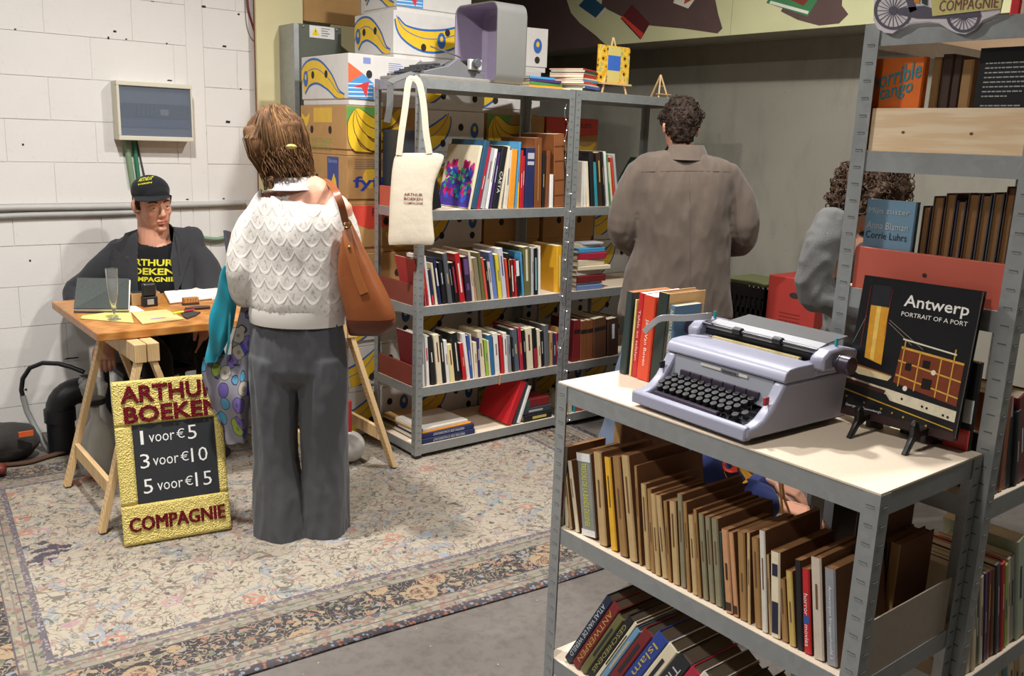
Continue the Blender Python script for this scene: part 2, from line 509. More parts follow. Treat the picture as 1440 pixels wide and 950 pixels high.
mbox(-2.6, -1.2, WY-.002, WY+.006, 0, CEIL).build('plain_panel', WHITEB, wl)
# broken-out dark spots in the paint
DARK = M('2a2622', .9, name='dark_hole')
for (x, y, w, h) in [(161, 44, 5, 3), (152, 53, 3, 4), (177, 55, 3, 2), (234, 61, 3, 2), (21, 41, 3, 2), (286, 9, 7, 3), (315, 65, 7, 3), (328, 91, 4, 4), (338, 125, 3, 2), (320, 171, 8, 4), (291, 187, 3, 3), (317, 226, 6, 2), (32, 203, 3, 3), (263, 280, 5, 2), (314, 279, 4, 2), (42, 366, 3, 3), (64, 454, 9, 2), (214, 1, 6, 3), (36, 547, 4, 3), (100, 503, 22, 2), (335, 20, 4, 3), (238, 113, 8, 2)]:
    p = oY(x, y, WY); s = .0034
    MB().prism([(-w*s/2, -h*s/2), (w*s*.4, -h*s*.6), (w*s/2, h*s*.3), (-w*s*.3, h*s/2)], lambda u, v, t_: (p[0]+u, WY-.0045-t_, p[2]+v), 0, .0006).build('paint_gap', DARK, wl)

LAMPLAB = ['round white ceiling lamp above the trestle table', 'round white ceiling lamp above the two browsing shoppers', 'round white ceiling lamp above the photographer', 'round white ceiling lamp above the tall right shelves', 'round white ceiling lamp beyond the left edge of photo']
# ceiling lamps (housings; out of the picture above)
for lx, ly, lw, ls, lspr in LAMPS:
    t = thing('ceiling_lamp', LAMPLAB.pop(0), 'lamp', (lx, ly, CEIL-.11))
    MB().lathe([(ls*.5+.03, .11), (ls*.5+.03, .012), (ls*.5+.01, .012), (ls*.5+.01, .1)], (lx, ly, CEIL-.11), 28, cap=False).build('housing', M('dedede', .4), t, True)

# ------------------------------------------------------------------ mural beam over the concrete wall
MX = 4.25
MZ = (oX(877, 62.5, MX)[2]+oX(1216, 33, MX)[2])/2
beam = struct(mbox(MX+.012, WX, -2.6, YE, MZ+.004, CEIL).build('trim_1', CONC))
mural = thing('mural_panel', 'long pale yellow mural board of tumbling painted books above concrete wall', 'mural', (MX, 1.2, MZ))
def mur(poly, col, name, t, off=0.0):
    mb = MB()
    pts = [oX(x, y, MX) for x, y in poly]
    mb.prism([(p[1], p[2]) for p in pts], lambda u, v, w: (MX-off-w, u, v), 0, t)
    return mb.build(name, M(col, .75, var=.16, scale=9, name='mural_paint_'+col), mural)
for (ya, yb) in ((-2.6, -.02), (0, 1.2), (1.203, 2.4), (oX(1030, 45, MX)[1]+.0, WY)):
    pass
seamY = oX(1027, 45, MX)[1]
mbox(MX, MX+.012, -2.6, seamY-.002, MZ, CEIL).build('board', M('cfcea0', .75, var=.14, scale=3), mural)
mbox(MX, MX+.012, seamY+.002, YE, MZ, CEIL).build('board', M('cfcea0', .75, var=.14, scale=3), mural)
BR = '594440'
yE = lambda x: 62.5-(x-877)*.0866
mur([(700, yE(700)), (853, yE(853)-.5), (838, 50), (815, 32), (803, 18), (797, 0), (790, -40), (690, -60)], BR, 'painted_shadow', .0008)
mur([(846, 8), (856, 14), (872, 22), (890, 30), (915, 36), (960, 40), (1009, 47), (1016, 40), (1010, 20), (1006, 0), (1004, -40), (850, -40)], BR, 'painted_shadow', .0008)
mur([(1098, 16), (1122, 28), (1152, 36), (1180, 33), (1193, 20), (1184, 8), (1186, -40), (1130, -40)], BR, 'painted_shadow', .0008)
mur([(814, 8), (838, 25), (851, 10), (828, -8)], '1f4c66', 'painted_book', .0016)
mur([(838, 25), (851, 10), (853, 13), (840, 27)], 'd8d2c4', 'painted_book', .0016)
mur([(873, 26), (901, 56), (914, 33), (889, 6)], '5d1d20', 'painted_book', .0016)
mur([(873, 26), (901, 56), (905, 47), (876, 22)], 'd2402c', 'painted_book', .0022)
mur([(873, 28), (901, 58), (902, 55), (874, 25)], 'd8d2c4', 'painted_book', .0022)
mur([(947, 4), (968, 12), (978, -2), (950, -6)], 'e2dccb', 'painted_book', .0016)
mur([(962, 6), (975, -1), (980, -10), (965, -8)], 'b0503c', 'painted_book', .0022)
mur([(1078, 4), (1136, 23), (1152, -4), (1090, -20)], '3f7a4e', 'painted_book', .0016)
mur([(1082, 5), (1136, 20), (1138, 16), (1084, 1)], 'd8dccb', 'painted_book', .0022)
mur([(1104, -4), (1130, 8), (1142, -6), (1110, -20)], '7a3020', 'painted_book', .0026)

# ------------------------------------------------------------------ rug
def mat_rug(hx, hy):
    t = NT('persian_rug_weave')
    co = t.coord()
    wob = t.n('ShaderNodeVectorMath', {'operation': 'MULTIPLY_ADD'})
    nz = t.n('ShaderNodeTexNoise'); t.set(nz.inputs['Vector'], co); nz.inputs['Scale'].default_value = 9
    t.set(wob.inputs[0], nz.outputs[1]); wob.inputs[1].default_value = (.05, .05, 0); t.set(wob.inputs[2], co)
    wv = wob.outputs[0]
    sp = t.n('ShaderNodeSeparateXYZ'); t.set(sp.inputs[0], co)
    ax = t.math('ABSOLUTE', sp.outputs[0]); ay = t.math('ABSOLUTE', sp.outputs[1])
    d = t.math('MAXIMUM', t.math('SUBTRACT', ax, hx), t.math('SUBTRACT', ay, hy))
    # field: warm beige with fine vines, leaves and rosettes
    f = t.mix(t.noise(5, co, 4), 'aca291', '9d9484')
    def vines(scale, width, seedv, dist=1.6):
        mp = t.n('ShaderNodeMapping'); t.set(mp.inputs[0], wv); mp.inputs['Location'].default_value = seedv
        n1 = t.noise(scale, mp.outputs[0], 2, .45, dist)
        return t.math('LESS_THAN', t.math('ABSOLUTE', t.math('SUBTRACT', n1, .5)), width)
    def spots(scale, r, inner=0.0, sv=None):
        vd = t.n('ShaderNodeTexVoronoi'); t.set(vd.inputs['Vector'], sv if sv is not None else wv); vd.inputs['Scale'].default_value = scale
        m1 = t.math('LESS_THAN', vd.outputs[0], r)
        if inner: m1 = t.math('MULTIPLY', m1, t.math('GREATER_THAN', vd.outputs[0], inner))
        sc = t.n('ShaderNodeSeparateColor'); t.set(sc.inputs[0], vd.outputs[1])
        return m1, sc.outputs[0], sc.outputs[1]
    # warped coordinates give leafy, hooked shapes instead of round dots
    w2 = t.n('ShaderNodeVectorMath', {'operation': 'MULTIPLY_ADD'})
    nz2 = t.n('ShaderNodeTexNoise'); t.set(nz2.inputs['Vector'], co); nz2.inputs['Scale'].default_value = 38
    t.set(w2.inputs[0], nz2.outputs[1]); w2.inputs[1].default_value = (.045, .045, 0); t.set(w2.inputs[2], co)
    lv = w2.outputs[0]
    f = t.mix(t.math('MULTIPLY', vines(3.0, .020, (3, 1, 0)), .75), f, '808a94')
    f = t.mix(t.math('MULTIPLY', vines(4.5, .014, (8, 5, 0)), .7), f, '94786c')
    f = t.mix(t.math('MULTIPLY', vines(6.5, .012, (4, 4, 0)), .6), f, '967c7c')
    f = t.mix(t.math('MULTIPLY', vines(9, .013, (1, 9, 0)), .85), f, '55524a')
    f = t.mix(t.math('MULTIPLY', vines(15, .016, (6, 2, 0)), .7), f, '5c5950')
    m1, r1, r2 = spots(34, .30, 0, lv)
    f = t.mix(t.math('MULTIPLY', m1, t.math('MULTIPLY', t.math('GREATER_THAN', r2, .42), .85)), f, t.ramp(r1, [(0, '454237'), (.25, '86594e'), (.38, '66685a'), (.58, '767f8a'), (.7, '967470'), (.84, '36323e')], 'CONSTANT'))
    m2, r1, r2 = spots(6.5, .24, .17, lv)
    f = t.mix(t.math('MULTIPLY', m2, t.math('MULTIPLY', t.math('GREATER_THAN', r2, .4), .8)), f, t.ramp(r1, [(0, '8490a0'), (.35, 'a86a56'), (.6, '8c8a74'), (.8, 'a27e86')], 'CONSTANT'))
    m3, r1, r2 = spots(6.5, .10, 0, lv)
    f = t.mix(t.math('MULTIPLY', m3, t.math('MULTIPLY', t.math('GREATER_THAN', r2, .4), .9)), f, t.ramp(r1, [(0, '4a4656'), (.3, 'a06a5a'), (.6, '8e5048'), (.8, '4f5a54')], 'CONSTANT'))
    m4, r1, r2 = spots(1.6, .16, 0, lv)
    f = t.mix(t.math('MULTIPLY', m4, t.math('GREATER_THAN', t.noise(34, lv, 2), .52)), f, t.ramp(r1, [(0, '2d2a40'), (.4, '9c4a3c'), (.7, '6d7c90')], 'CONSTANT'))
    m5, r1, r2 = spots(70, .26, 0, lv)
    f = t.mix(t.math('MULTIPLY', m5, t.math('MULTIPLY', t.math('GREATER_THAN', r2, .55), .7)), f, t.ramp(r1, [(0, '4c4640'), (.3, '8c5c50'), (.5, '5d5f50'), (.75, '6f7884')], 'CONSTANT'))
    # border bands by distance outwards from the field
    def band(base, cols, sc, thr, ln, sv=None):
        m, a, c = spots(sc, thr, 0, sv)
        b = t.mix(m, base, t.ramp(a, [(i/len(cols), k) for i, k in enumerate(cols)], 'CONSTANT'))
        if ln: b = t.mix(t.math('MULTIPLY', vines(12, .045, (2, 7, 0)), .95), b, ln)
        return b
    guard = band('837d70', ['755f56', '9a8d7c', '5c6450', '86625a', '524e56'], 44, .46, None, lv)
    main = band('22202b', ['85594c', '958268', '77808a', '8c6a58', '5f6450'], 34, .36, None, lv)
    main = t.mix(t.math('MULTIPLY', vines(26, .032, (2, 7, 0)), .85), main, '8f8270')
    big, r1, r2 = spots(5.5, .30, 0, co)
    ringm, _a, _b = spots(5.5, .30, .22, co)
    main = t.mix(t.math('MULTIPLY', big, .8), main, t.ramp(t.noise(50, lv, 2), [(0, 'a08c6e'), (.46, '9a8468'), (.49, '85503f'), (.54, '22202b'), (.6, '9a8468')], 'CONSTANT'))
    main = t.mix(t.math('MULTIPLY', ringm, t.math('GREATER_THAN', t.noise(60, lv, 2), .45)), main, '978266')
    edge = band('37343f', ['94604e', '7f8894', '46424e'], 70, .45, None)
    dk = band('5a545c', ['857270', '46424e', '8a858a'], 80, .42, None)
    def step(a): return t.math('GREATER_THAN', d, a)
    c = t.mix(step(0.0), f, dk)
    for a_, m_ in ((.022, guard), (.046, '4c4650'), (.050, guard), (.066, '6f665e'), (.070, guard), (.092, '4c4650'), (.097, main), (.243, '4c4650'), (.248, guard), (.268, '6f665e'), (.272, guard), (.292, '4c4650'), (.297, guard), (.322, edge)):
        c = t.mix(step(a_), c, m_)
    c = t.mix(t.math('MULTIPLY', t.noise(2.0, co, 3), .3), c, '9a9184')
    t.bump(t.noise(420, co, 2), .35, .003)
    return t.fin(c, .95, 0, Specular_IOR_Level=.1)
RC, RA, RHX, RHY = (1.693, 3.303), math.radians(-4.5), 1.19, .737
def make_rug():
    nx, ny = 60, 44
    ex, ey = RHX+.36, RHY+.355
    vs, fs = [], []
    for j in range(ny+1):
        for i in range(nx+1):
            x = -ex+2*ex*i/nx; y = -ey+2*ey*j/ny
            w = .004*noise.noise(Vector((x*2, y*2, 0)))
            x2 = x+.012*noise.noise(Vector((y*1.5, 3, 1)))*(abs(x)/ex)**4*2; y2 = y+.010*noise.noise(Vector((x*1.5, 9, 1)))*(abs(y)/ey)**4
            vs.append((x2, y2, .010+w if 0 < i < nx and 0 < j < ny else .006))
    for j in range(ny):
        for i in range(nx):
            a = j*(nx+1)+i
            fs.append((a, a+1, a+nx+2, a+nx+1))
    me = bpy.data.meshes.new('rug'); me.from_pydata(vs, [], fs); me.materials.append(mat_rug(RHX, RHY))
    me.polygons.foreach_set('use_smooth', [True]*len(me.polygons))
    o = link('rug', me); o.location = (RC[0], RC[1], 0.002); o.rotation_euler = (0, 0, RA)
    sm = o.modifiers.new('thickness', 'SOLIDIFY'); sm.thickness = .006; sm.offset = -1
    tag(o, 'worn beige Persian rug with navy floral border on concrete floor', 'rug')
make_rug()
RUGZ = .016
# ================================================================== THINGS ON THE WHITE WALL
W_ = WY-.004
def on_wall(x, y, off=0.0): return oY(x, y, WY-off)
# distribution box: a pale housing standing 9 cm off the wall with a smoked door
BD = .10
bt = on_wall(164, 118, BD); bb = on_wall(271, 199, BD)
bx0, bx1 = on_wall(165, 150, BD)[0], on_wall(271, 150, BD)[0]
bz0, bz1 = on_wall(218, 198, BD)[2], on_wall(218, 116, BD)[2]
db = thing('distribution_box', 'pale beige electrical box with smoked window on white block wall', 'fuse box', ((bx0+bx1)/2, WY-.05, bz0))
BEIGE = M('d6d2bf', .45, var=.04)
fr = .022
mb = MB()
mb.box(bx0, bx1, WY-.06, W_, bz0, bz1)
mb.build('housing', BEIGE, db, bevel=.004)
mb = MB()
for a in ((bx0, bx1, bz1-fr, bz1), (bx0, bx1, bz0, bz0+fr), (bx0, bx0+fr*.6, bz0+fr, bz1-fr), (bx1-fr*.4, bx1, bz0+fr, bz1-fr)):
    mb.box(a[0], a[1], WY-BD, WY-.06, a[2], a[3])
mb.build('door_frame', BEIGE, db, bevel=.003)
def mat_smoke():
    t = NT('smoked_plastic')
    return t.fin('7f8a9a', .10, 0, Alpha=.38)
wi0, wi1, wj0, wj1 = bx0+fr*.6, bx1-fr*.4, bz0+fr, bz1-fr
mbox(wi0, wi1, WY-.092, WY-.089, wj0, wj1).build('smoked_window', mat_smoke(), db)
mbox(wi0, wi1, WY-.066, WY-.06, wj0, wj1).build('back_plate', M('7d8796', .5), db)
mbox(wi0, wi1, WY-.072, WY-.066, wj0+.09, wj0+.16).build('breaker_rail', M('3a404c', .5), db)
for k in range(5):
    xx = wi0+.085+k*.021
    o = mbox(xx, xx+.018, WY-.083, WY-.072, wj0+.10, wj0+.15).build('breaker', M('4a4f58', .4), db)
mbox(wi0+.20, wi0+.24, WY-.08, WY-.072, wj0+.105, wj0+.135).build('paper_tag', M('a8a8a4', .7), db)
mbox(wi0+.004, wi1-.004, WY-.075, WY-.066, wj0+.045, wj0+.085).build('label_strip', M('59618a', .5), db)
# cable ducts below it
def wall_tube(name, pts, r, col, label, cat, rough=.5, off=None, grp=None):
    off = r+.004 if off is None else off
    P = [on_wall(x, y, off) for x, y in pts]
    Q = []
    for i in range(len(P)-1):
        for k in range(6):
            u = k/6; p0 = P[max(i-1, 0)]; p1 = P[i]; p2 = P[i+1]; p3 = P[min(i+2, len(P)-1)]
            Q.append(.5*((2*p1)+(-p0+p2)*u+(2*p0-5*p1+4*p2-p3)*u*u+(-p0+3*p1-3*p2+p3)*u**3))
    Q.append(P[-1])
    return tag(MB().tube(Q, r, 10).build(name, M(col, rough, var=.08), None, True), label, cat, grp)
wall_tube('conduit', [(177, 198), (182, 230), (187, 262)], .014, '7f9a78', 'pale green flexible conduit, leftmost below the electrical box', 'conduit')
wall_tube('conduit', [(188, 198), (192, 230), (196, 262)], .011, '2f7a5a', 'dark green flexible conduit in the middle below electrical box', 'conduit')
wall_tube('cable', [(192, 198), (199, 230), (206, 262)], .005, '4a4a46', 'thin dark cable, rightmost below the electrical box', 'cable')
wall_tube('conduit', [(-260, 312), (-100, 301), (0, 292.5), (178, 290), (345, 285)], .016, 'b9b8b4', 'upper grey pipe running along the white wall', 'conduit')
wall_tube('conduit', [(-260, 326), (-100, 315), (0, 304), (140, 300), (205, 298)], .014, 'aeadab', 'lower grey pipe ending behind the seated man', 'conduit')
wall_tube('conduit', [(285, 334), (305, 336), (322, 332), (345, 326), (362, 318)], .011, '7d9a80', 'green bent hose on white wall beside knitted white sweater', 'conduit', off=.03)
for xx in (150, 262, 300):
    pass
# red wire and rusty pipe at the end of the blocks
wall_tube('cable', [(347, -12), (349, 14), (356, 38), (360, 50)], .006, '7a2a2a', 'dark red cable hanging at the end of block wall', 'cable')
wall_tube('cable', [(344, -12), (346, 30), (352, 52), (359, 58)], .003, '8a857c', 'thin grey wire beside the dark red cable', 'cable')
px = WEND+.014
tag(MB().tube([(px, WY-.02, .0), (px, WY-.02, CEIL)], .012, 10).build('rusty_pipe', M('8a5a44', .8, var=.4, scale=14), None, True), 'thin rusty vertical pipe where the white blocks end', 'pipe')

# boards and cabinet to the right of the blocks
YB = WY-.05
def slab(name, px0, px1, py0, y, t, z0, col, label, cat, mat=None):
    a = oY(px0, 100, y)[0]; b = oY(px1, 100, y)[0]; zt = oY((px0+px1)/2, py0, y)[2] if py0 is not None else CEIL
    return tag(mbox(a, b, y, y+t, z0, zt).build(name, mat or M(col, .7, var=.08, scale=5), bevel=.002), label, cat)
slab('wall_board', 362, 427, None, YB-.03, .02, 0, 'd9cfa2', 'tall cream yellow board standing beside the rusty pipe', 'board')
slab('wall_board', 424, 508, None, YB, .02, oY(460, 33, YB)[2], 'b08a5c', 'brown chipboard sheet high up behind stacked banana boxes', 'board', CARD)
slab('wall_board', 466, 508, 32, YB+.005, .02, .0, 'd6cca0', 'pale cream board behind the dark electrical cabinet', 'board')
slab('wall_post', 508, 518, None, YB-.02, .04, 0, 'cfc4b8', 'pale narrow wall post between brown board and timber upright', 'post')
slab('timber_post', 519, 527, None, YB-.04, .06, 0, '5b3d30', 'dark brown timber upright behind stacked banana boxes', 'post')
slab('timber_post', 528, 546, None, YB-.03, .05, 0, '8a6440', 'lighter brown timber upright beside the dark one', 'post')
ec = thing('electrical_cabinet', 'dark metal electrical cabinet with warning sticker behind banana boxes', 'cabinet', (2.25, YB-.15, 0))
ex0, ex1 = oY(419, 50, YB-.2)[0], oY(480, 50, YB-.2)[0]
ez1 = oY(450, 36, YB-.2)[2]
mbox(ex0, ex1, YB-.2, YB-.03, .02, ez1).build('housing', M('55594f', .5), ec, bevel=.003)
mbox(ex0-.03, ex0-.002, YB-.215, YB-.03, .02, ez1-.004).build('side_post', STEEL, ec)
mb = MB()
a0, a1 = oY(435, 40, YB-.2)[0], oY(470, 40, YB-.2)[0]; az1 = oY(452, 36, YB-.2)[2]-.004; az0 = oY(452, 54, YB-.2)[2]
st = mbox(a0, a1, YB-.2025, YB-.2, az0, az1).build('warning_sticker', M('d9d8d4', .6), ec)
tri = MB(); cxx = a0+.035; czz = (az0+az1)/2
tri.prism([(-.022, -.018), (.022, -.018), (0, .024)], lambda u, v, w: (cxx+u, YB-.2025-w, czz+v), 0, .0008)
tri.build('warning_triangle', M('e8c81e', .5), st)
tb = MB()
letters(tb, '!', (cxx, YB-.2035, czz-.002), (1, 0, 0), (0, 0, 1), h=.026, eps=.0006)
for k in range(4): tb.box(a0+.068, a0+.068+.05-(k % 2)*.012, YB-.2034, YB-.2026, czz+.018-k*.012, czz+.021-k*.012)
tb.build('sticker_print', M('3a3a38', .6), st)
mb = MB()
for xx in (ex0+.03, ex1-.03): mb.ball((xx, YB-.203, ez1-.012), .006, 8, 5)
mb.build('screws', STEEL, ec, True)

# ------------------------------------------------------------------ black drain pipe, hose and bags by the wall foot
PB = (oZ(92, 640)[0], 4.52)
def P3(x, y, off=0.0, B=PB): return fp(x, y, B, off)
dp = thing('drain_pipe', 'black plastic drain pipe with elbow by the white wall foot', 'pipe', (PB[0], PB[1], 0))
r = .062
zt = P3(88, 560)[2]
pth = [(PB[0], PB[1], 0.0), (PB[0], PB[1], .12), (PB[0], PB[1], zt-.06)]
for k in range(1, 7):
    a = k/6*math.pi/2
    pth.append((PB[0]+.085*(1-math.cos(a)), PB[1]+.0, zt-.06+.085*math.sin(a)))
pth.append((PB[0]+.16, PB[1], zt+.025))
MB().tube(pth, r, 20).build('pipe', BLACKP, dp, True)
MB().tube([(PB[0]+.10, PB[1], zt+.025), (PB[0]+.135, PB[1], zt+.025)], r+.012, 20).build('collar', M('2a2a2c', .35), dp, True)
MB().tube([(PB[0], PB[1], .16), (PB[0], PB[1], .22)], r+.008, 20).build('collar', BLACKP, dp, True)
MB().ball((PB[0]+.10, PB[1]-.05, zt+.08), .022, 10, 6).build('valve', M('8a8a88', .3), dp, True)
hp = [(118, 523), (100, 516), (82, 511), (60, 510), (42, 517), (32, 532), (30, 548), (33, 561)]
hs = thing('hose', 'black hose arching from table to a grey tube', 'hose', tuple(P3(33, 561, .05)[:2])+(0,))
MB().tube([P3(x, y, .05) for x, y in hp], .011, 10).build('hose_end', M('1c1c20', .35), hs, True)
MB().tube([P3(32, 556, .05), P3(38, 578, .05), P3(50, 602, .03), P3(63, 625, 0), P3(74, 639, 0)], .014, 10).build('grey_tube', M('8f8f8d', .5), hs, True)
# plastic-wrapped bottles behind the left trestle
def mat_film():
    t = NT('clear_plastic_film')
    t.bump(t.noise(22, None, 3), .6, .01)
    return t.fin('c9ccc8', .18, 0, Alpha=.34)
FILM = mat_film()
bw = oZ(134, 672); bw = (bw[0]+.03, bw[1]+.05)
t = thing('wrapped_bundle', 'clear plastic wrapped bundle tied with black band behind left trestle', 'bundle', (bw[0], bw[1], RUGZ))
MB().lathe([(.02, .0), (.075, .0), (.085, .05), (.085, .14), (.07, .24), (.045, .30), (.035, .325), (.05, .36), (.06, .40), (.03, .43)], (bw[0], bw[1], RUGZ), 18).build('plastic_wrap', FILM, t, True)
MB().lathe([(.06, .002), (.066, .04), (.066, .15), (.05, .2), (.018, .25), (.018, .3)], (bw[0], bw[1], RUGZ), 16).build('white_container', M('b8b7b0', .4), t, True)
MB().lathe([(.046, .315), (.05, .32), (.05, .335), (.046, .34)], (bw[0], bw[1], RUGZ), 16).build('black_band', BLACKP, t, True)
# ================================================================== SOFT BODIES
def catmull(L, n=4):
    out = []
    for i in range(len(L)-1):
        a, b, c, d = L[max(i-1, 0)], L[i], L[i+1], L[min(i+2, len(L)-1)]
        for k in range(n):
            u = k/n
            out.append(.5*((2*b)+(-a+c)*u+(2*a-5*b+4*c-d)*u*u+(-a+3*b-3*c+d)*u**3))
    out.append(L[-1])
    return out
def chain(mb, pts, side=(1, 0, 0), seg=20, n=4, cap=.6):
    """tapered limb: pts = [(P, a, b)]; a along side, b across it; rounded ends"""
    arr = catmull([np.array([*p, a, b], float) for p, a, b in pts], n)
    R = []; S = np.array(side, float)
    N = len(arr)
    def ring(P, t, a, b):
        s_ = S-(S @ t)*t
        if np.linalg.norm(s_) < .05: s_ = np.cross(t, (0, 0, 1.0))
        s_ /= np.linalg.norm(s_); w = np.cross(t, s_)
        return [P+s_*a*math.cos(2*math.pi*k/seg)+w*b*math.sin(2*math.pi*k/seg) for k in range(seg)]
    for i, q in enumerate(arr):
        t = arr[min(i+1, N-1)][:3]-arr[max(i-1, 0)][:3]; t /= np.linalg.norm(t)+1e-9
        a, b = max(q[3], .002), max(q[4], .002)
        if i == 0:
            for u in (.12, .5, .85): R.append(ring(q[:3]-t*min(a, b)*cap*math.sqrt(1-u*u), t, a*u, b*u))
        R.append(ring(q[:3], t, a, b))
        if i == N-1:
            for u in (.85, .5, .12): R.append(ring(q[:3]+t*min(a, b)*cap*math.sqrt(1-u*u), t, a*u, b*u))
    mb.rings(R, True)
    return mb
LAST = {}
def blob(name, mb, voxel, parent, mat, smooth=4, fn=None, cut=None, solid=0.0, fac=.5):
    """one continuous skin grown round everything in mb"""
    me = bpy.data.meshes.new(name); me.from_pydata(mb.v, [], mb.f)
    bm = bmesh.new(); bm.from_mesh(me); bmesh.ops.recalc_face_normals(bm, faces=bm.faces); bm.to_mesh(me); bm.free()
    ob = bpy.data.objects.new(name, me); COL.objects.link(ob)
    r = ob.modifiers.new('r', 'REMESH'); r.mode = 'VOXEL'; r.voxel_size = voxel
    s = ob.modifiers.new('s', 'SMOOTH'); s.factor = fac; s.iterations = smooth
    dg = bpy.context.evaluated_depsgraph_get()
    nm = bpy.data.meshes.new_from_object(ob.evaluated_get(dg))
    bpy.data.objects.remove(ob); bpy.data.meshes.remove(me)
    n = len(nm.vertices)
    co = np.empty(n*3); nm.vertices.foreach_get('co', co); co = co.reshape(-1, 3)
    if fn is not None:
        no = np.empty(n*3); nm.vertices.foreach_get('normal', no); no = no.reshape(-1, 3)
        co = co+no*fn(co, no)[:, None]
    q = np.array(wloc(parent)) if parent is not None else np.zeros(3)
    if cut is not None:
        nm.vertices.foreach_set('co', co.ravel())
        LAST['bvh'] = BVHTree.FromPolygons([Vector(p) for p in co], [tuple(p.vertices) for p in nm.polygons])
        bm = bmesh.new(); bm.from_mesh(nm)
        kill = [f for f in bm.faces if cut(np.array(f.calc_center_median()), np.array(f.normal))]
        bmesh.ops.delete(bm, geom=kill, context='FACES'); bm.to_mesh(nm); bm.free()
        n = len(nm.vertices); co = np.empty(n*3); nm.vertices.foreach_get('co', co); co = co.reshape(-1, 3)
    nm.vertices.foreach_set('co', (co-q).ravel())
    nm.name = name
    nm.materials.clear(); nm.materials.append(mat)
    nm.polygons.foreach_set('use_smooth', [True]*len(nm.polygons))
    o = link(name, nm, parent)
    if solid:
        sm = o.modifiers.new('thickness', 'SOLIDIFY'); sm.thickness = solid; sm.offset = -1
    return o
def bvh_of(o):
    me = o.data; q = wloc(o)
    return BVHTree.FromPolygons([v.co+q for v in me.vertices], [tuple(p.vertices) for p in me.polygons])
def nz3(co, sx, sy, sz, seed=0.0):
    return np.array([noise.noise(Vector((p[0]*sx+seed, p[1]*sy, p[2]*sz))) for p in co])
def wrinkle(amp, sx=14, sy=14, sz=5, seed=0.0, amp2=0.0):
    def f(co, no):
        d = amp*nz3(co, sx, sy, sz, seed)
        if amp2: d += amp2*nz3(co, 34, 34, 16, seed+5)
        return d
    return f
def frame(ang, tilt=0.0, roll=0.0):
    """right, forward, up of a head or body that faces direction ang; tilt nods forward, roll leans to its right"""
    f = np.array([math.cos(ang), math.sin(ang), 0]); r = np.array([math.sin(ang), -math.cos(ang), 0]); u = np.array([0, 0, 1.0])
    f2 = f*math.cos(tilt)-u*math.sin(tilt); u2 = u*math.cos(tilt)+f*math.sin(tilt)
    r3 = r*math.cos(roll)-u2*math.sin(roll); u3 = u2*math.cos(roll)+r*math.sin(roll)
    return r3, f2, u3
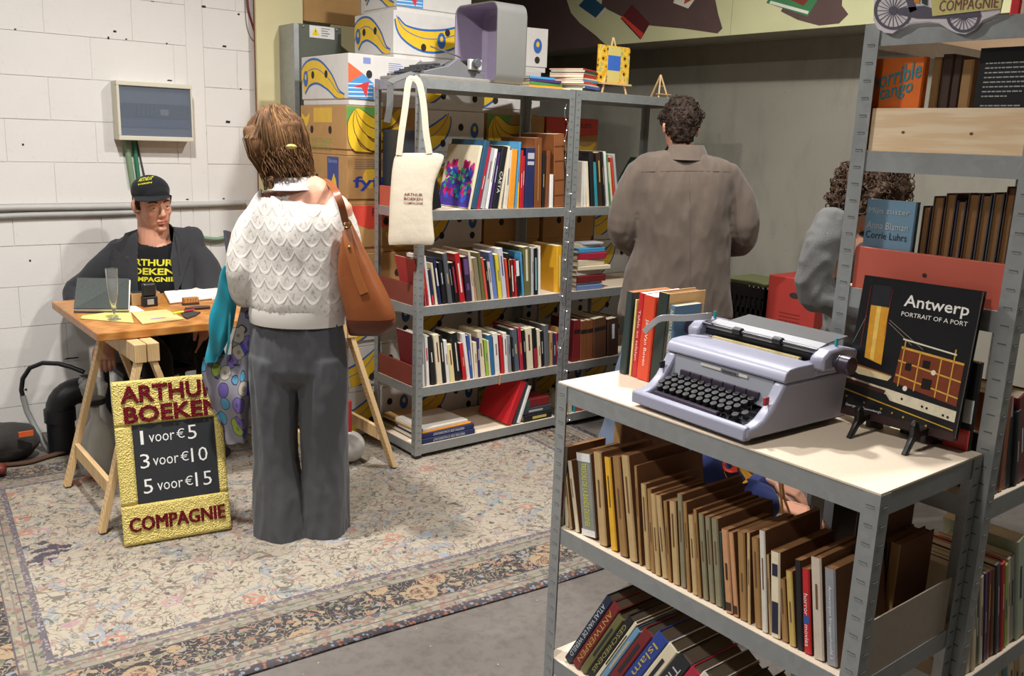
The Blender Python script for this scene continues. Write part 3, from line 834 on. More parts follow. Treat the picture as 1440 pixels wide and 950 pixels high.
class Head:
    def __init__(s, C, fr, k=1.0): s.C = np.array(C); s.r, s.f, s.u = fr; s.k = k
    def p(s, x, y, z): return s.C+s.k*(x*s.r+y*s.f+z*s.u)
    def skull(s, mb):
        k = s.k
        chain(mb, [(s.p(0, -.045, .02), .066*k, .07*k), (s.p(0, -.01, .032), .077*k, .085*k), (s.p(0, .035, .03), .07*k, .078*k)], s.r, cap=.8)
        chain(mb, [(s.p(0, .02, .05), .066*k, .062*k), (s.p(0, .03, -.0), .067*k, .062*k), (s.p(0, .034, -.045), .062*k, .056*k), (s.p(0, .042, -.085), .050*k, .044*k), (s.p(0, .050, -.103), .033*k, .028*k)], s.r)
        chain(mb, [(s.p(0, .088, .018), .008*k, .010*k), (s.p(0, .100, -.008), .010*k, .011*k), (s.p(0, .107, -.030), .0135*k, .012*k)], s.r, 12)
        chain(mb, [(s.p(-.015, .093, -.034), .008*k, .008*k), (s.p(.015, .093, -.034), .008*k, .008*k)], s.u, 10)
        chain(mb, [(s.p(-.046, .066, .026), .012*k, .010*k), (s.p(0, .084, .028), .012*k, .010*k), (s.p(.046, .066, .026), .012*k, .010*k)], s.u, 10)
        for g in (-1, 1):
            chain(mb, [(s.p(g*.044, .050, -.012), .022*k, .022*k), (s.p(g*.038, .062, -.03), .02*k, .02*k)], s.r, 12)
            chain(mb, [(s.p(g*.076, -.012, -.03), .006*k, .010*k), (s.p(g*.081, -.018, .0), .008*k, .019*k), (s.p(g*.079, -.02, .024), .006*k, .013*k)], s.r, 12)
        chain(mb, [(s.p(-.02, .086, -.060), .006*k, .008*k), (s.p(0, .095, -.060), .008*k, .009*k), (s.p(.02, .086, -.060), .006*k, .008*k)], s.u, 10)
        chain(mb, [(s.p(-.012, .080, -.096), .014*k, .014*k), (s.p(.012, .080, -.096), .014*k, .014*k)], s.u, 10)
    def neck(s, mb, base, r=.056):
        chain(mb, [(s.p(0, -.015, -.04), r*s.k, r*s.k), (s.p(0, -.012, -.085), r*.97*s.k, r*s.k), (np.array(base), r*1.12, r*1.1)], s.r)
    def face(s, parent, brow='3a2a20', lip='b4685c', iris='3d4a50'):
        k = s.k
        for g in (-1, 1):
            e = s.p(g*.031, .0735, .006)
            eye = MB().ball(e, .0120*k, 14, 10).build('eye', M('bdb3a8', .3, var=.02), parent, True)
            MB().ball(e+s.f*.0062*k-s.u*.001, .0068*k, 12, 8).build('iris', M(iris, .2, var=.02), eye, True)
            b = MB(); chain(b, [(s.p(g*.016, .092, .027), .003*k, .004*k), (s.p(g*.034, .088, .033), .0035*k, .004*k), (s.p(g*.050, .074, .027), .002*k, .003*k)], s.u, 8)
            b.build('eyebrow', M(brow, .8), parent, True)
            l = MB(); chain(l, [(s.p(g*.017, .082, .009), .004*k, .004*k), (s.p(g*.031, .0850, .0125), .0065*k, .005*k), (s.p(g*.046, .074, .008), .004*k, .004*k)], s.u, 8); chain(l, [(s.p(g*.018, .081, -.004), .003*k, .004*k), (s.p(g*.031, .0835, -.007), .0045*k, .005*k), (s.p(g*.045, .074, -.004), .003*k, .004*k)], s.u, 8)
            l.build('eyelid', SKIN, parent, True)
        l = MB(); chain(l, [(s.p(-.023, .0885, -.060), .002*k, .004*k), (s.p(0, .1015, -.0575), .0035*k, .005*k), (s.p(.023, .0885, -.060), .002*k, .004*k)], s.u, 8)
        chain(l, [(s.p(-.019, .090, -.066), .002*k, .004*k), (s.p(0, .100, -.069), .0045*k, .005*k), (s.p(.019, .090, -.066), .002*k, .004*k)], s.u, 8)
        l.build('lips', M(lip, .5), parent, True)
def hand(mb, W, D, Nn, side=1, curl=.5, k=1.0, spread=.12):
    """palm and five fingers at wrist W; D points along the hand, Nn is the back of the hand; side=+1: thumb on the D x Nn side"""
    W = np.array(W, float); D = np.array(D, float); D /= np.linalg.norm(D)
    Nn = np.array(Nn, float); Nn = Nn-(Nn @ D)*D; Nn /= np.linalg.norm(Nn)
    T = np.cross(D, Nn)*side
    chain(mb, [(W-D*.03*k, .024*k, .02*k), (W+D*.01*k, .027*k, .018*k), (W+D*.05*k, .037*k, .015*k), (W+D*.085*k, .038*k, .012*k)], T, 16)
    for i, (o, L) in enumerate(((.029, .072), (.010, .080), (-.010, .075), (-.028, .058))):
        base = W+D*.08*k+T*o*k
        d = D+T*(o*spread*10)*.3; d /= np.linalg.norm(d)
        P = [base]; a = curl*.5
        for sgm in (.42, .32, .26):
            a += curl*.45
            P.append(P[-1]+(d*math.cos(a)-Nn*math.sin(a))*L*sgm*k)
        rr = (.0095, .0088, .008, .0066)
        chain(mb, [(p, r_*k, r_*k) for p, r_ in zip(P, rr)], T, 10, 3)
    b = W+D*.02*k+T*.026*k
    d1 = D*.7+T*.75-Nn*.2; d1 /= np.linalg.norm(d1); d2 = D*.95+T*.25-Nn*.3*curl; d2 /= np.linalg.norm(d2)
    chain(mb, [(b, .013*k, .013*k), (b+d1*.035*k, .0115*k, .0115*k), (b+d1*.035*k+d2*.03*k, .0095*k, .0095*k), (b+d1*.035*k+d2*.052*k, .0075*k, .0075*k)], Nn, 10, 3)
def mat_skin(name, a, b):
    t = NT(name)
    c = t.mix(t.noise(14, None, 4), a, b)
    t.bump(t.noise(260, None, 2), .05, .001)
    return t.fin(c, .5, 0, Subsurface_Weight=.12, Subsurface_Radius=(.6, .25, .15), Subsurface_Scale=.01)
SKIN = mat_skin('skin', 'd9a48a', 'cf9279')
def mat_hair(name, a, b, sc=90):
    t = NT(name)
    c = t.mix(t.noise(sc, t.coord(scale=(1, 1, .18)), 3, .6, 1.0), a, b)
    t.bump(t.noise(sc*1.3, t.coord(scale=(1, 1, .12)), 3), .5, .006)
    return t.fin(c, .68, 0, Specular_IOR_Level=.25)
def mat_cloth(name, a, b, sc=240, bump=.25, rough=.9):
    t = NT(name)
    c = t.mix(t.noise(sc, None, 3), a, b)
    c = t.mix(t.math('MULTIPLY', t.noise(5, None, 3), .35), c, b)
    t.bump(t.noise(sc, None, 3), bump, .003)
    return t.fin(c, rough, 0, Sheen_Weight=.12, Specular_IOR_Level=.2)
def strands(name, parent, mat, roots, fn, r=.0022, seg=5):
    mb = MB()
    for q in roots:
        P = fn(q)
        n = len(P)
        mb.tube(P, [r*(1-.75*i/(n-1)) for i in range(n)], seg)
    o = mb.build(name, mat, parent, True)
    o['kind'] = 'stuff'
    return o
# ================================================================== METAL SHELF UNITS
SLOTD = M('5c6061', .6, name='slot_shadow')
def post(root, cx, cy, dx, dy, H, pitch=.0375, z0=0.0, slots=True):
    """angle-iron upright: outer corner at (cx,cy), flanges running inwards along dx, dy"""
    w, t = .036, .002
    poly = [(0, 0), (w*dx, 0), (w*dx, t*dy), (t*dx, t*dy), (t*dx, w*dy), (0, w*dy)]
    mb = MB()
    a = [(cx+x, cy+y, z0+.008) for x, y in poly]; b = [(cx+x, cy+y, H) for x, y in poly]
    n = 6
    q = [(0, 1, 2, 3), (0, 3, 4, 5)]
    mb.add(a+b, q+[tuple(n+i for i in f) for f in q]+[(i, (i+1) % n, n+(i+1) % n, n+i) for i in range(n)])
    p = mb.build('post', STEEL, root)
    MB().box(min(cx-.001*dx, cx+w*dx), max(cx-.001*dx, cx+w*dx), min(cy-.001*dy, cy+w*dy), max(cy-.001*dy, cy+w*dy), z0, z0+.012).build('foot_cap', BLACKP, p)
    if slots:
        mb = MB(); z = z0+.05
        while z < H-.02:
            for f in (0, 1):
                if f == 0:   # face looking along y
                    xa, xb = sorted((cx+.010*dx, cx+.027*dx)); yy = sorted((cy-.0012*dy, cy+.0002*dy))
                    mb.box(xa, xb, yy[0], yy[1], z, z+.0022, 0); mb.box(xa, xb, sorted((cy-.0004*dy, cy))[0], sorted((cy-.0004*dy, cy))[1], z+.0022, z+.0050, 1)
                else:
                    ya, yb = sorted((cy+.010*dy, cy+.027*dy)); xx = sorted((cx-.0012*dx, cx+.0002*dx))
                    mb.box(xx[0], xx[1], ya, yb, z, z+.0022, 0); mb.box(sorted((cx-.0004*dx, cx))[0], sorted((cx-.0004*dx, cx))[1], ya, yb, z+.0022, z+.0050, 1)
            z += pitch
        o = mb.build('slots', [STEEL, SLOTD], p); o['kind'] = 'stuff'
    return p
def unit(name, label, x0, x1, y0, y1, H, levels, bh=.045, board=None, foot=0.0):
    r = thing(name, label, 'shelf', ((x0+x1)/2, (y0+y1)/2, 0))
    for cx, dx in ((x0, 1), (x1, -1)):
        for cy, dy in ((y0, 1), (y1, -1)):
            post(r, cx, cy, dx, dy, H, z0=foot)
    g = .0025; t = .0016
    for z in levels:
        for yy in (y0+g, y1-g-t):
            MB().box(x0+g, x1-g, yy, yy+t, z-bh, z-.0005).build('beam', STEEL, r)
        for xx in (x0+g, x1-g-t):
            MB().box(xx, xx+t, y0+g+t, y1-g-t, z-bh, z-.0005).build('beam', STEEL, r)
        MB().box(x0+g+t, x1-g-t, y0+g+t, y1-g-t, z-.007, z).build('shelf_board', board or CHIP, r)
    return r
FX0, FX1, FY0, FY1, FH = 1.487, 1.885, .771, 1.665, .94
FL = [.94, .552, .169]
fgu = unit('metal_shelf_unit', 'low galvanised shelf unit in the foreground carrying the lilac typewriter', FX0, FX1, FY0, FY1, FH, FL)
# the chipboard top lies proud on the frame
MB().box(FX0+.001, FX1-.001, FY0+.001, FY1-.001, FH, FH+.005).build('top_board', CHIP, fgu, bevel=.001)
FT = FH+.0052
MB().box(FX0+.03, FX0+.35, FY0+.004, FY0+.007, FL[1], FL[1]+.125).build('end_board', M('a89c8c', .8, var=.1, scale=60), fgu)
TX0, TX1, TY0, TY1 = 1.888, 2.788, .752, 1.156
TL = [1.82, 1.552, 1.243, .838, .404, .06]
tall = unit('metal_shelf_unit', 'tall galvanised shelf unit at right edge behind the lilac typewriter', TX0, TX1, TY0, TY1, 1.822, TL)
MB().box(TX0+.006, TX0+.024, TY0+.037, TY1-.037, TL[1], 1.644).build('end_board', PINE_Y, tall, bevel=.001)
kn = MB()
for (x, y) in ((1270, 186), (1366, 188)):
    p = oX(x, y, TX0+.006); kn.prism([(.004*math.cos(a*.785), .003*math.sin(a*.785)) for a in range(8)], lambda u, v, w: (TX0+.006-w, p[1]+u, p[2]+v), 0, .0005)
kn.build('knots', M('6b4326', .7), tall)
RED = M('bd5a48', .45, var=.12, scale=6, name='red_lacquered_board')  # red made paler, with light reflected off the board mixed into its colour
MB().box(TX0+.006, TX0+.022, TY0+.037, TY1-.037, TL[2], 1.338).build('end_board', RED, tall, bevel=.001)
p = oX(1300, 387, TX0+.006)
MB().prism([(.005*math.cos(a*.785), .005*math.sin(a*.785)) for a in range(8)], lambda u, v, w: (TX0+.0058-w, p[1]+u, p[2]+v), 0, .0006).build('drill_hole', DARK, tall)
BX0, BX1, BXm, BY0, BY1, BH = 2.223, 4.09, 3.155, 3.5, 3.9, 1.803
BL = [1.80, 1.211, .762, .367, .0765]
tote_u = unit('metal_shelf_unit', 'galvanised bookcase with tote bag hanging from its corner post', BX0, BXm-.003, BY0, BY1, BH, BL, foot=.015)
far_u = unit('metal_shelf_unit', 'galvanised bookcase in front of the man in brown coat', BXm+.003, BX1, BY0, BY1, BH, BL, foot=.001)
DRED = M('7d3a30', .5, var=.2, scale=9, name='dark_red_board')
for z, h in ((BL[1], .095), (BL[2], .10), (BL[3], .10)):
    MB().box(BX0+.006, BX0+.02, BY0+.037, BY1-.037, z, z+h).build('end_board', DRED if z < 1 else RED, tote_u, bevel=.001)
# orange rubber band round the front beam of the third shelf
p = oY(703, 531, BY0)
tag(MB().ribbon([(p[0]-.004, BY0-.001, BL[3]+.004), (p[0], BY0-.001, BL[3]-.02), (p[0]-.003, BY0-.001, BL[3]-.05)], .006, (1, 0, 0), .0015).build('rubber_band', M('e0962a', .5)), 'orange elastic band round shelf edge of tote-bag bookcase', 'rubber band')

# ------------------------------------------------------------------ string of lights on the middle posts
sl = thing('string_light', 'string of tiny white lights trailing down the bookcase posts', 'string lights', (BXm-.02, BY0, 0))
lp = [(797, 146), (795, 152), (794, 160), (796, 168), (799, 173), (797, 183), (796, 190), (794, 198), (796, 210), (795, 222), (796, 234), (798, 246), (797, 261), (803, 272), (806, 285), (802, 297), (800, 310), (797, 320), (801, 327), (799, 340), (797, 352), (795, 365), (797, 378), (796, 392), (794, 404), (791, 416), (793, 428), (797, 437), (795, 452), (796, 462), (792, 480), (788, 489), (786, 500), (797, 521), (795, 533), (796, 545), (799, 577), (801, 590)]
LP = [oY(x, y, BY0-.008) for x, y in lp]
MB().tube(catmull(LP, 3), .0012, 5).build('wire', M('8a8a88', .4), sl, True)
GLOW = emit((1, .93, .85, 1), 5, 'fairy_light')
bmesh0 = MB().ball((0, 0, 0), .0024, 8, 6)
me = bpy.data.meshes.new('bulb'); me.from_pydata(bmesh0.v, [], bmesh0.f); me.materials.append(GLOW)
for p in LP[1::2]:
    o = link('bulb', me, sl); o.location = Vector(p)-sl.location

# ================================================================== BOOKS OF THE TOTE-BAG BOOKCASE
YS = BY0+.012
G = 'books on the tote-bag bookcase'
D1 = 'on top row of tote-bag bookcase'
row([(50, 178, 0, 106, 430, 'black', {'plain': 1, 'd': .16, 'label': 'black book with pink edge leaning left beside the hanging tote bag'}),
     (405, 428, 520, 552, 175, 'cream', {'plain': 1, 'd': .27, 'label': 'cream picture book with colourful blob pattern leaning beside tote bag'}),
     (430, 480, 560, 620, 130, '2d5673', {'plain': 1, 'd': .28, 'name': 'dark blue'}),
     (482, 510, 600, 630, 185, 'crimson'), (515, 562, 625, 665, 200, 'light grey'), (568, 592, 660, 690, 205, 'white'), (596, 630, 690, 715, 240, 'purple'),
     (634, 690, 735, 790, 185, 'black', {'title': 'CAETA', 'tlen': (.42, .35), 'tcol': 'e9e6e2'}), (694, 722, 780, 820, 178, 'cream', {'plain': 1}), (734, 782, 790, 830, 215, 'off-white'),
     (785, 840, 820, 885, 205, 'orange', {'plain': 1}), (845, 865, 890, 915, 135, 'light blue', {'plain': 1, 'd': .27}), (868, 892, 890, 910, 215, 'golden yellow'), (894, 914, 912, 934, 215, 'red'), (916, 940, 932, 955, 270, 'crimson'),
     (945, 1036, 952, 1052, 195, 'navy', {'bars': ['b9b6c0', (.72, .78, .7), (.82, .92, .7)]}), (1040, 1110, 1050, 1120, 98, 'brown', {'d': .28, 'bars': ['c8a05a', (.1, .9, .06)]}), (1114, 1140, 1122, 1146, 250, 'black'),
     (1145, 1182, 1160, 1195, 220, 'brown', {'plain': 1}), (1186, 1220, 1192, 1226, 450, 'white', {'plain': 1}), (1236, 1338, 1236, 1338, 62, '8a5430', {'name': 'leather-bound brown', 'd': .27, 'bars': ['5a3018', (.15, .17, .96), (.36, .38, .96), (.62, .64, .96), (.82, .84, .96)]})],
    'Y', YS, BL[1], (600, 180, 6.857), D1, G, (.16, .22), rnd=11, start=BX0+.04)
# the blob pattern on the cream picture book
pb = [o for o in COL.objects if o.get('label', '').startswith('cream picture book')][0]
cov = [c for c in pb.children if c.name.startswith('cover')][0]
rr = random.Random(5)
hh = max(v.co.z for v in cov.data.vertices); dd = max(v.co.y for v in cov.data.vertices); xl = min(v.co.x for v in cov.data.vertices)
MB().prism([(.004, .003), (dd-.004, .003), (dd-.004, hh*.36), (dd*.7, hh*.5), (dd*.45, hh*.42), (dd*.2, hh*.5), (.004, hh*.3)], lambda u, v, w: (xl-.0002-w, u, v), 0, .0003).build('cover_print', M('4a3a9a', .5, var=.05), cov, world=False)
for cname, n_, rad, lift in (('d0307a', 26, .020, .0006), ('4a3a9a', 16, .018, .0009), ('3a5ad0', 16, .015, .0012), ('30b070', 26, .0095, .0016)):
    mb = MB()
    for k in range(n_):
        y = rr.uniform(.03, dd-.03); zc = rr.uniform(.03, hh*.60) if cname != 'd0307a' else rr.uniform(.05, hh*.72)
        mb.prism([(y+rad*(1+.25*math.cos(3*a*.5236+k))*math.cos(a*.5236), zc+rad*(1+.25*math.cos(3*a*.5236+k))*math.sin(a*.5236)) for a in range(12)], lambda u, v, w: (xl-lift-w, min(max(u, .004), dd-.004), max(v, .003)), 0, .0003)
    mb.build('cover_print', M(cname, .5, var=.05), cov, world=False)['kind'] = 'stuff'
D2 = 'on second row of tote-bag bookcase'
row([(300, 330, 262, 292, 300, 'a83038', {'name': 'red', 'plain': 1, 'd': .17}), (336, 374, 318, 345, 300, 'dark red', {'plain': 1}),
     (380, 410, 366, 386, 345, 'coral'), (412, 435, 385, 400, 420, 'dark grey'), (438, 468, 380, 405, 345, 'red', {'plain': 1}), (470, 506, 400, 430, 265, 'white', {'plain': 1}), (510, 545, 458, 482, 430, 'navy', {'bars': ['d23038', (.02, .28, .9)]}),
     (548, 582, 485, 515, 350, 'cream', {'plain': 1}), (585, 628, 515, 550, 285, 'navy', {'bars': ['e6e4e0', (.4, .78, .5)]}), (635, 690, 572, 625, 345, 'black'), (700, 760, 628, 685, 235, 'slate'),
     (765, 788, 700, 720, 350, 'black'), (790, 834, 725, 768, 345, 'black', {'bars': ['b0304a', (.25, .9, .4)]}), (840, 920, 775, 842, 235, 'red', {'bars': ['f0e8e0', (.2, .8, .3)], 'd': .22}), (925, 988, 858, 945, 275, '3a2a44', {'name': 'dark purple', 'bars': ['6a4a80', (.6, .95, .8), (.25, .4, .5)]}),
     (991, 1020, 925, 968, 205, 'off-white', {'d': .22}), (1023, 1047, 962, 985, 300, 'pinkish tan'), (1050, 1112, 990, 1050, 290, 'grey olive', {'plain': 1}),
     (75, 115, 5, 55, 225, 'olive', {'crop': (670, 330, 8.638), 'plain': 1}), (118, 148, 58, 88, 285, 'coral', {'plain': 1}), (150, 180, 92, 125, 310, 'black'), (183, 220, 132, 172, 340, 'off-white'), (223, 270, 150, 205, 220, '6a80c4', {'name': 'periwinkle blue', 'plain': 1}),
     (276, 320, 222, 265, 245, 'yellow'), (325, 382, 268, 325, 175, 'lilac grey', {'d': .22}), (386, 410, 345, 370, 295, 'orange red', {'plain': 1}), (413, 436, 378, 400, 230, 'black'), (440, 476, 416, 450, 310, 'dark red', {'bars': ['e8e0d8', (.15, .85, .4)]}), (479, 498, 455, 480, 310, 'red'),
     (501, 560, 486, 526, 310, 'black', {'bars': ['ece8e2', (.56, .98, .9)]}), (563, 582, 526, 550, 215, 'light blue', {'d': .2}), (586, 666, 562, 662, 155, 'olive', {'d': .24, 'bars': ['d8d4b8', (.3, .95, .3)]}), (671, 702, 672, 700, 160, 'light grey'), (706, 752, 700, 748, 168, 'black', {'bars': ['8fc4c0', (.1, .8, .3)]}), (756, 778, 754, 780, 140, 'white', {'plain': 1, 'd': .25}),
     (985, 1050, 985, 1050, 140, 'golden yellow', {'bars': ['f0d890', (.1, .8, .3)], 'd': .2})],
    'Y', YS, BL[2], (550, 330, 8.638), D2, G, (.13, .18), .3, rnd=12, start=BX0+.04)
D3 = 'on third row of tote-bag bookcase'
row([(285, 338, 262, 300, 245, '6e1f26', {'name': 'dark red', 'plain': 1, 'd': .18, 'pages': PAPERW}),
     (345, 396, 345, 372, 265, 'white'), (398, 442, 376, 410, 248, 'white', {'bars': ['c03040', (.5, .75, .4)]}), (460, 516, 416, 465, 265, 'black'), (520, 577, 470, 532, 248, 'cream'), (585, 621, 537, 576, 255, 'black'), (626, 662, 580, 626, 310, 'white'), (666, 722, 626, 680, 358, 'e6d79c', {'name': 'pale yellow'}),
     (730, 806, 682, 746, 230, 'black', {'bars': ['d8d4cc', (.2, .8, .2)]}), (809, 846, 760, 800, 340, 'red'), (850, 892, 790, 830, 235, 'white', {'plain': 1}), (895, 917, 842, 870, 255, 'blue'), (919, 932, 874, 896, 240, 'white', {'plain': 1}), (936, 972, 908, 958, 330, 'cream'), (975, 1006, 960, 990, 280, 'purple'),
     (58, 112, 8, 72, 290, 'cream', {'crop': (670, 430, 7.915)}), (118, 146, 88, 116, 380, 'lime'), (148, 168, 118, 138, 390, 'cream', {'plain': 1}), (172, 213, 132, 176, 330, '2f6c9c', {'name': 'blue', 'plain': 1}), (216, 278, 192, 246, 310, 'white', {'d': .2}), (290, 318, 250, 285, 325, 'red', {'plain': 1}), (321, 361, 292, 345, 305, 'white'),
     (363, 406, 346, 380, 335, 'grey'), (410, 432, 386, 406, 350, 'black'), (435, 490, 402, 456, 270, '55606a', {'name': 'grey'}), (495, 531, 458, 500, 250, 'crimson', {'d': .22}), (535, 562, 508, 536, 275, 'black'), (568, 641, 542, 622, 258, 'cream', {'d': .2}), (645, 689, 624, 664, 250, 'black', {'bars': ['a02834', (.02, .5, .95)]}),
     (692, 727, 668, 710, 265, 'cream'), (730, 760, 714, 746, 285, 'black'), (765, 812, 752, 802, 220, 'slate', {'plain': 1, 'd': .24}), (820, 856, 816, 854, 300, 'tan'), (859, 887, 857, 882, 310, 'navy'), (890, 914, 890, 912, 305, 'crimson'), (917, 932, 917, 934, 245, 'tan', {'plain': 1})],
    'Y', YS, BL[3], (550, 440, 7.915), D3, G, (.13, .18), .3, rnd=13, start=BX0+.04)
D4 = 'on bottom shelf of tote-bag bookcase'
x0 = BX0+.045; x1 = along(667, (1, 0, 0), (0, YS, BL[4]))
stack([(x1-x0, .27, .026, 'navy', 0, 0, 0, {'title': 'MEESTERS DER SCHILDERKUNST', 'tlen': (.5, .6), 'tcol': 'd8dce4', 'label': 'lower navy art book lying flat on bottom shelf of tote-bag bookcase'}),
       (x1-x0-.006, .26, .026, 'navy', 0, .003, .004, {'title': 'MEESTERS DER SCHILDERKUNST', 'tlen': (.5, .6), 'tcol': 'd8dce4', 'label': 'upper navy art book lying flat under the thin orange one'}),
       (x1-x0-.02, .25, .008, 'orange', .03, .004, .004, {'label': 'thin orange book lying flat on the two navy art books'}),
       (x1-x0-.04, .24, .014, 'off-white', .05, .008, .006, {'pages': PAPERW, 'label': 'pale grey magazine on top of the orange and navy books'})],
      (x0, YS-.004, BL[4]+.001), 0, D4, G)
stack([(.16, .2, .012, 'cream', 0, 0, 0), (.16, .2, .01, 'olive', .04, 0, 0), (.15, .2, .012, 'dark brown', -.03, 0, 0), (.16, .2, .012, 'cream', .05, 0, 0), (.15, .19, .01, 'tan', 0, 0, 0)],
      (BX0+.05, BY1-.005, BL[4]+.001), -math.pi/2, 'left magazine pile on bottom shelf', G)
row([(900, 972, 1036, 1088, 48, 'red', {'plain': 1, 'd': .25, 'label': 'large red book leaning right on bottom shelf of tote-bag bookcase'}), (985, 1012, 1092, 1122, 45, 'dark grey', {'plain': 1, 'd': .25, 'label': 'dark grey book leaning behind the large red book on bottom shelf'}), (1018, 1045, 1112, 1138, 78, 'white', {'plain': 1, 'd': .24, 'label': 'white book leaning rightmost of three on the bottom shelf'})],
    'Y', YS, BL[4], (550, 530, 5.76), D4, G, rnd=14)
x0 = along(550+1075/5.76, (1, 0, 0), (0, YS, BL[4]))
stack([(BXm-.05-x0, .26, .035, 'black', 0, 0, 0, {'bars': ['c8b85a', (.3, .8, .4)]}), (BXm-.05-x0, .25, .035, 'dark grey', 0, 0, .01, {'bars': ['b8b8b4', (.2, .7, .3)]}), (BXm-.06-x0, .24, .045, 'dark red', .02, 0, .012, {'bars': ['2a5a50', (.05, .25, .9)]})],
      (x0, YS, BL[4]+.001), 0, 'dark pile on bottom shelf', G)
# ---- second bookcase
G2 = 'books on the far bookcase'
row([(196, 232, 215, 240, 275, 'off-white', {'plain': 1}), (233, 262, 240, 262, 275, 'white', {'plain': 1}), (263, 298, 250, 278, 275, 'cream', {'plain': 1}), (304, 342, 285, 325, 180, 'black', {'plain': 1}), (346, 380, 325, 356, 285, 'teal', {'plain': 1}), (384, 428, 358, 405, 185, 'dark brown'), (432, 462, 408, 428, 175, 'black'), (466, 490, 428, 458, 175, 'white', {'plain': 1}), (494, 512, 462, 480, 200, 'green'), (514, 532, 482, 498, 285, 'cream', {'plain': 1}), (545, 568, 505, 525, 232, 'orange red', {'plain': 1}), (572, 592, 530, 550, 200, 'light grey', {'plain': 1})],
    'Y', YS, BL[1], (790, 190, 7.31), 'on upper shelf of far bookcase', G2, (.18, .24), rnd=15)
q = oY(905, 225, 3.62)
book((q[0]+.03, 3.66, BL[1]+.002), 0, .06, .2, .27, '3f6a58', 'large green book leaning behind the brown coat on far bookcase', G2, .62, True, bars=['3f6a58', (.1, .2, .2)])
x0 = along(811, (1, 0, 0), (0, YS, BL[2]))
stack([(.19, .15, .026, '6f88b8', 0, 0, 0, {'name': 'blue'}), (.2, .15, .014, 'cream', .03, 0, .01), (.21, .15, .036, 'dark red', 0, .0, .0), (.19, .15, .028, 'off-white', .05, 0, .006), (.23, .16, .024, 'cream', -.06, 0, .0), (.2, .15, .034, 'cream', .03, .0, 0), (.2, .15, .034, 'crimson', -.04, .0, .002), (.2, .14, .026, 'light blue', .04, 0, 0), (.17, .14, .016, 'cream', .1, .02, .01), (.15, .13, .012, 'light grey', -.06, .03, .01)],
      (x0, YS, BL[2]+.001), 0, 'pile on far bookcase', G2)
row([(62, 106, 72, 112, 580, 'dark red', {'bars': ['1e1614', (.68, .78, .95)]}), (108, 148, 112, 152, 585, 'brown', {'bars': ['1e1614', (.68, .78, .95)]}), (150, 184, 153, 186, 580, 'brown', {'bars': ['1e1614', (.68, .78, .95)]}), (186, 262, 188, 262, 570, '5a3a28', {'name': 'brown', 'bars': ['1e1614', (.68, .78, .95)]}), (266, 330, 268, 332, 572, 'dark brown')],
    'Y', YS, BL[3], (790, 310, 4.127), 'on third shelf of far bookcase', G2, (.18, .22), 1, rnd=16)
row([(800, 806, 801, 806, 555, 'cream'), (807, 811, 807, 811, 560, 'teal'), (812, 820, 812, 820, 558, 'orange red'), (821, 836, 822, 836, 552, 'dark brown')], 'Y', YS, BL[4], (0, 0, 1), 'on bottom shelf of far bookcase', G2, rnd=17)
# ---- piles on top of the bookcases
TG = 'books on top of the bookcases'
TZ = BL[0]+.0012
xa = along(737, (1, 0, 0), (0, 3.6, TZ)); xb = along(784, (1, 0, 0), (0, 3.6, TZ))
stack([(xb-xa, .16, .012, 'orange', 0, 0, 0, {'plain_': 0} and {}), (xb-xa-.005, .16, .016, 'green', .02, .004, 0), (xb-xa-.02, .15, .012, 'purple', -.03, .004, 0), (xb-xa-.05, .15, .012, 'light blue', .02, .004, .004)], (xa, 3.56, TZ), 0, 'small pile beside typewriter case', TG)
tag(mbox(xa+.03, xa+.21, 3.74, 3.88, TZ, TZ+.065).build('box', M('8a3226', .5), bevel=.003), 'dark red box lying behind small book pile on top shelf', 'box')
xa = along(786, (1, 0, 0), (0, 3.53, TZ))
cols = ['dark green', 'blue', 'off-white', 'orange red', 'light blue', 'cream', 'red', 'off-white', 'dark green', 'red']
th = [.014, .012, .008, .012, .009, .008, .016, .009, .010, .008]
rr = random.Random(8)
stack([(rr.uniform(.2, .23), .19, th[i], cols[i], 0.0+rr.uniform(-.06, .06), rr.uniform(-.008, .008), rr.uniform(-.006, .006), {'hard': False}) for i in range(10)], (xa+.16, 3.50+.02, TZ), .45, 'tall pile atop the bookcases', TG)

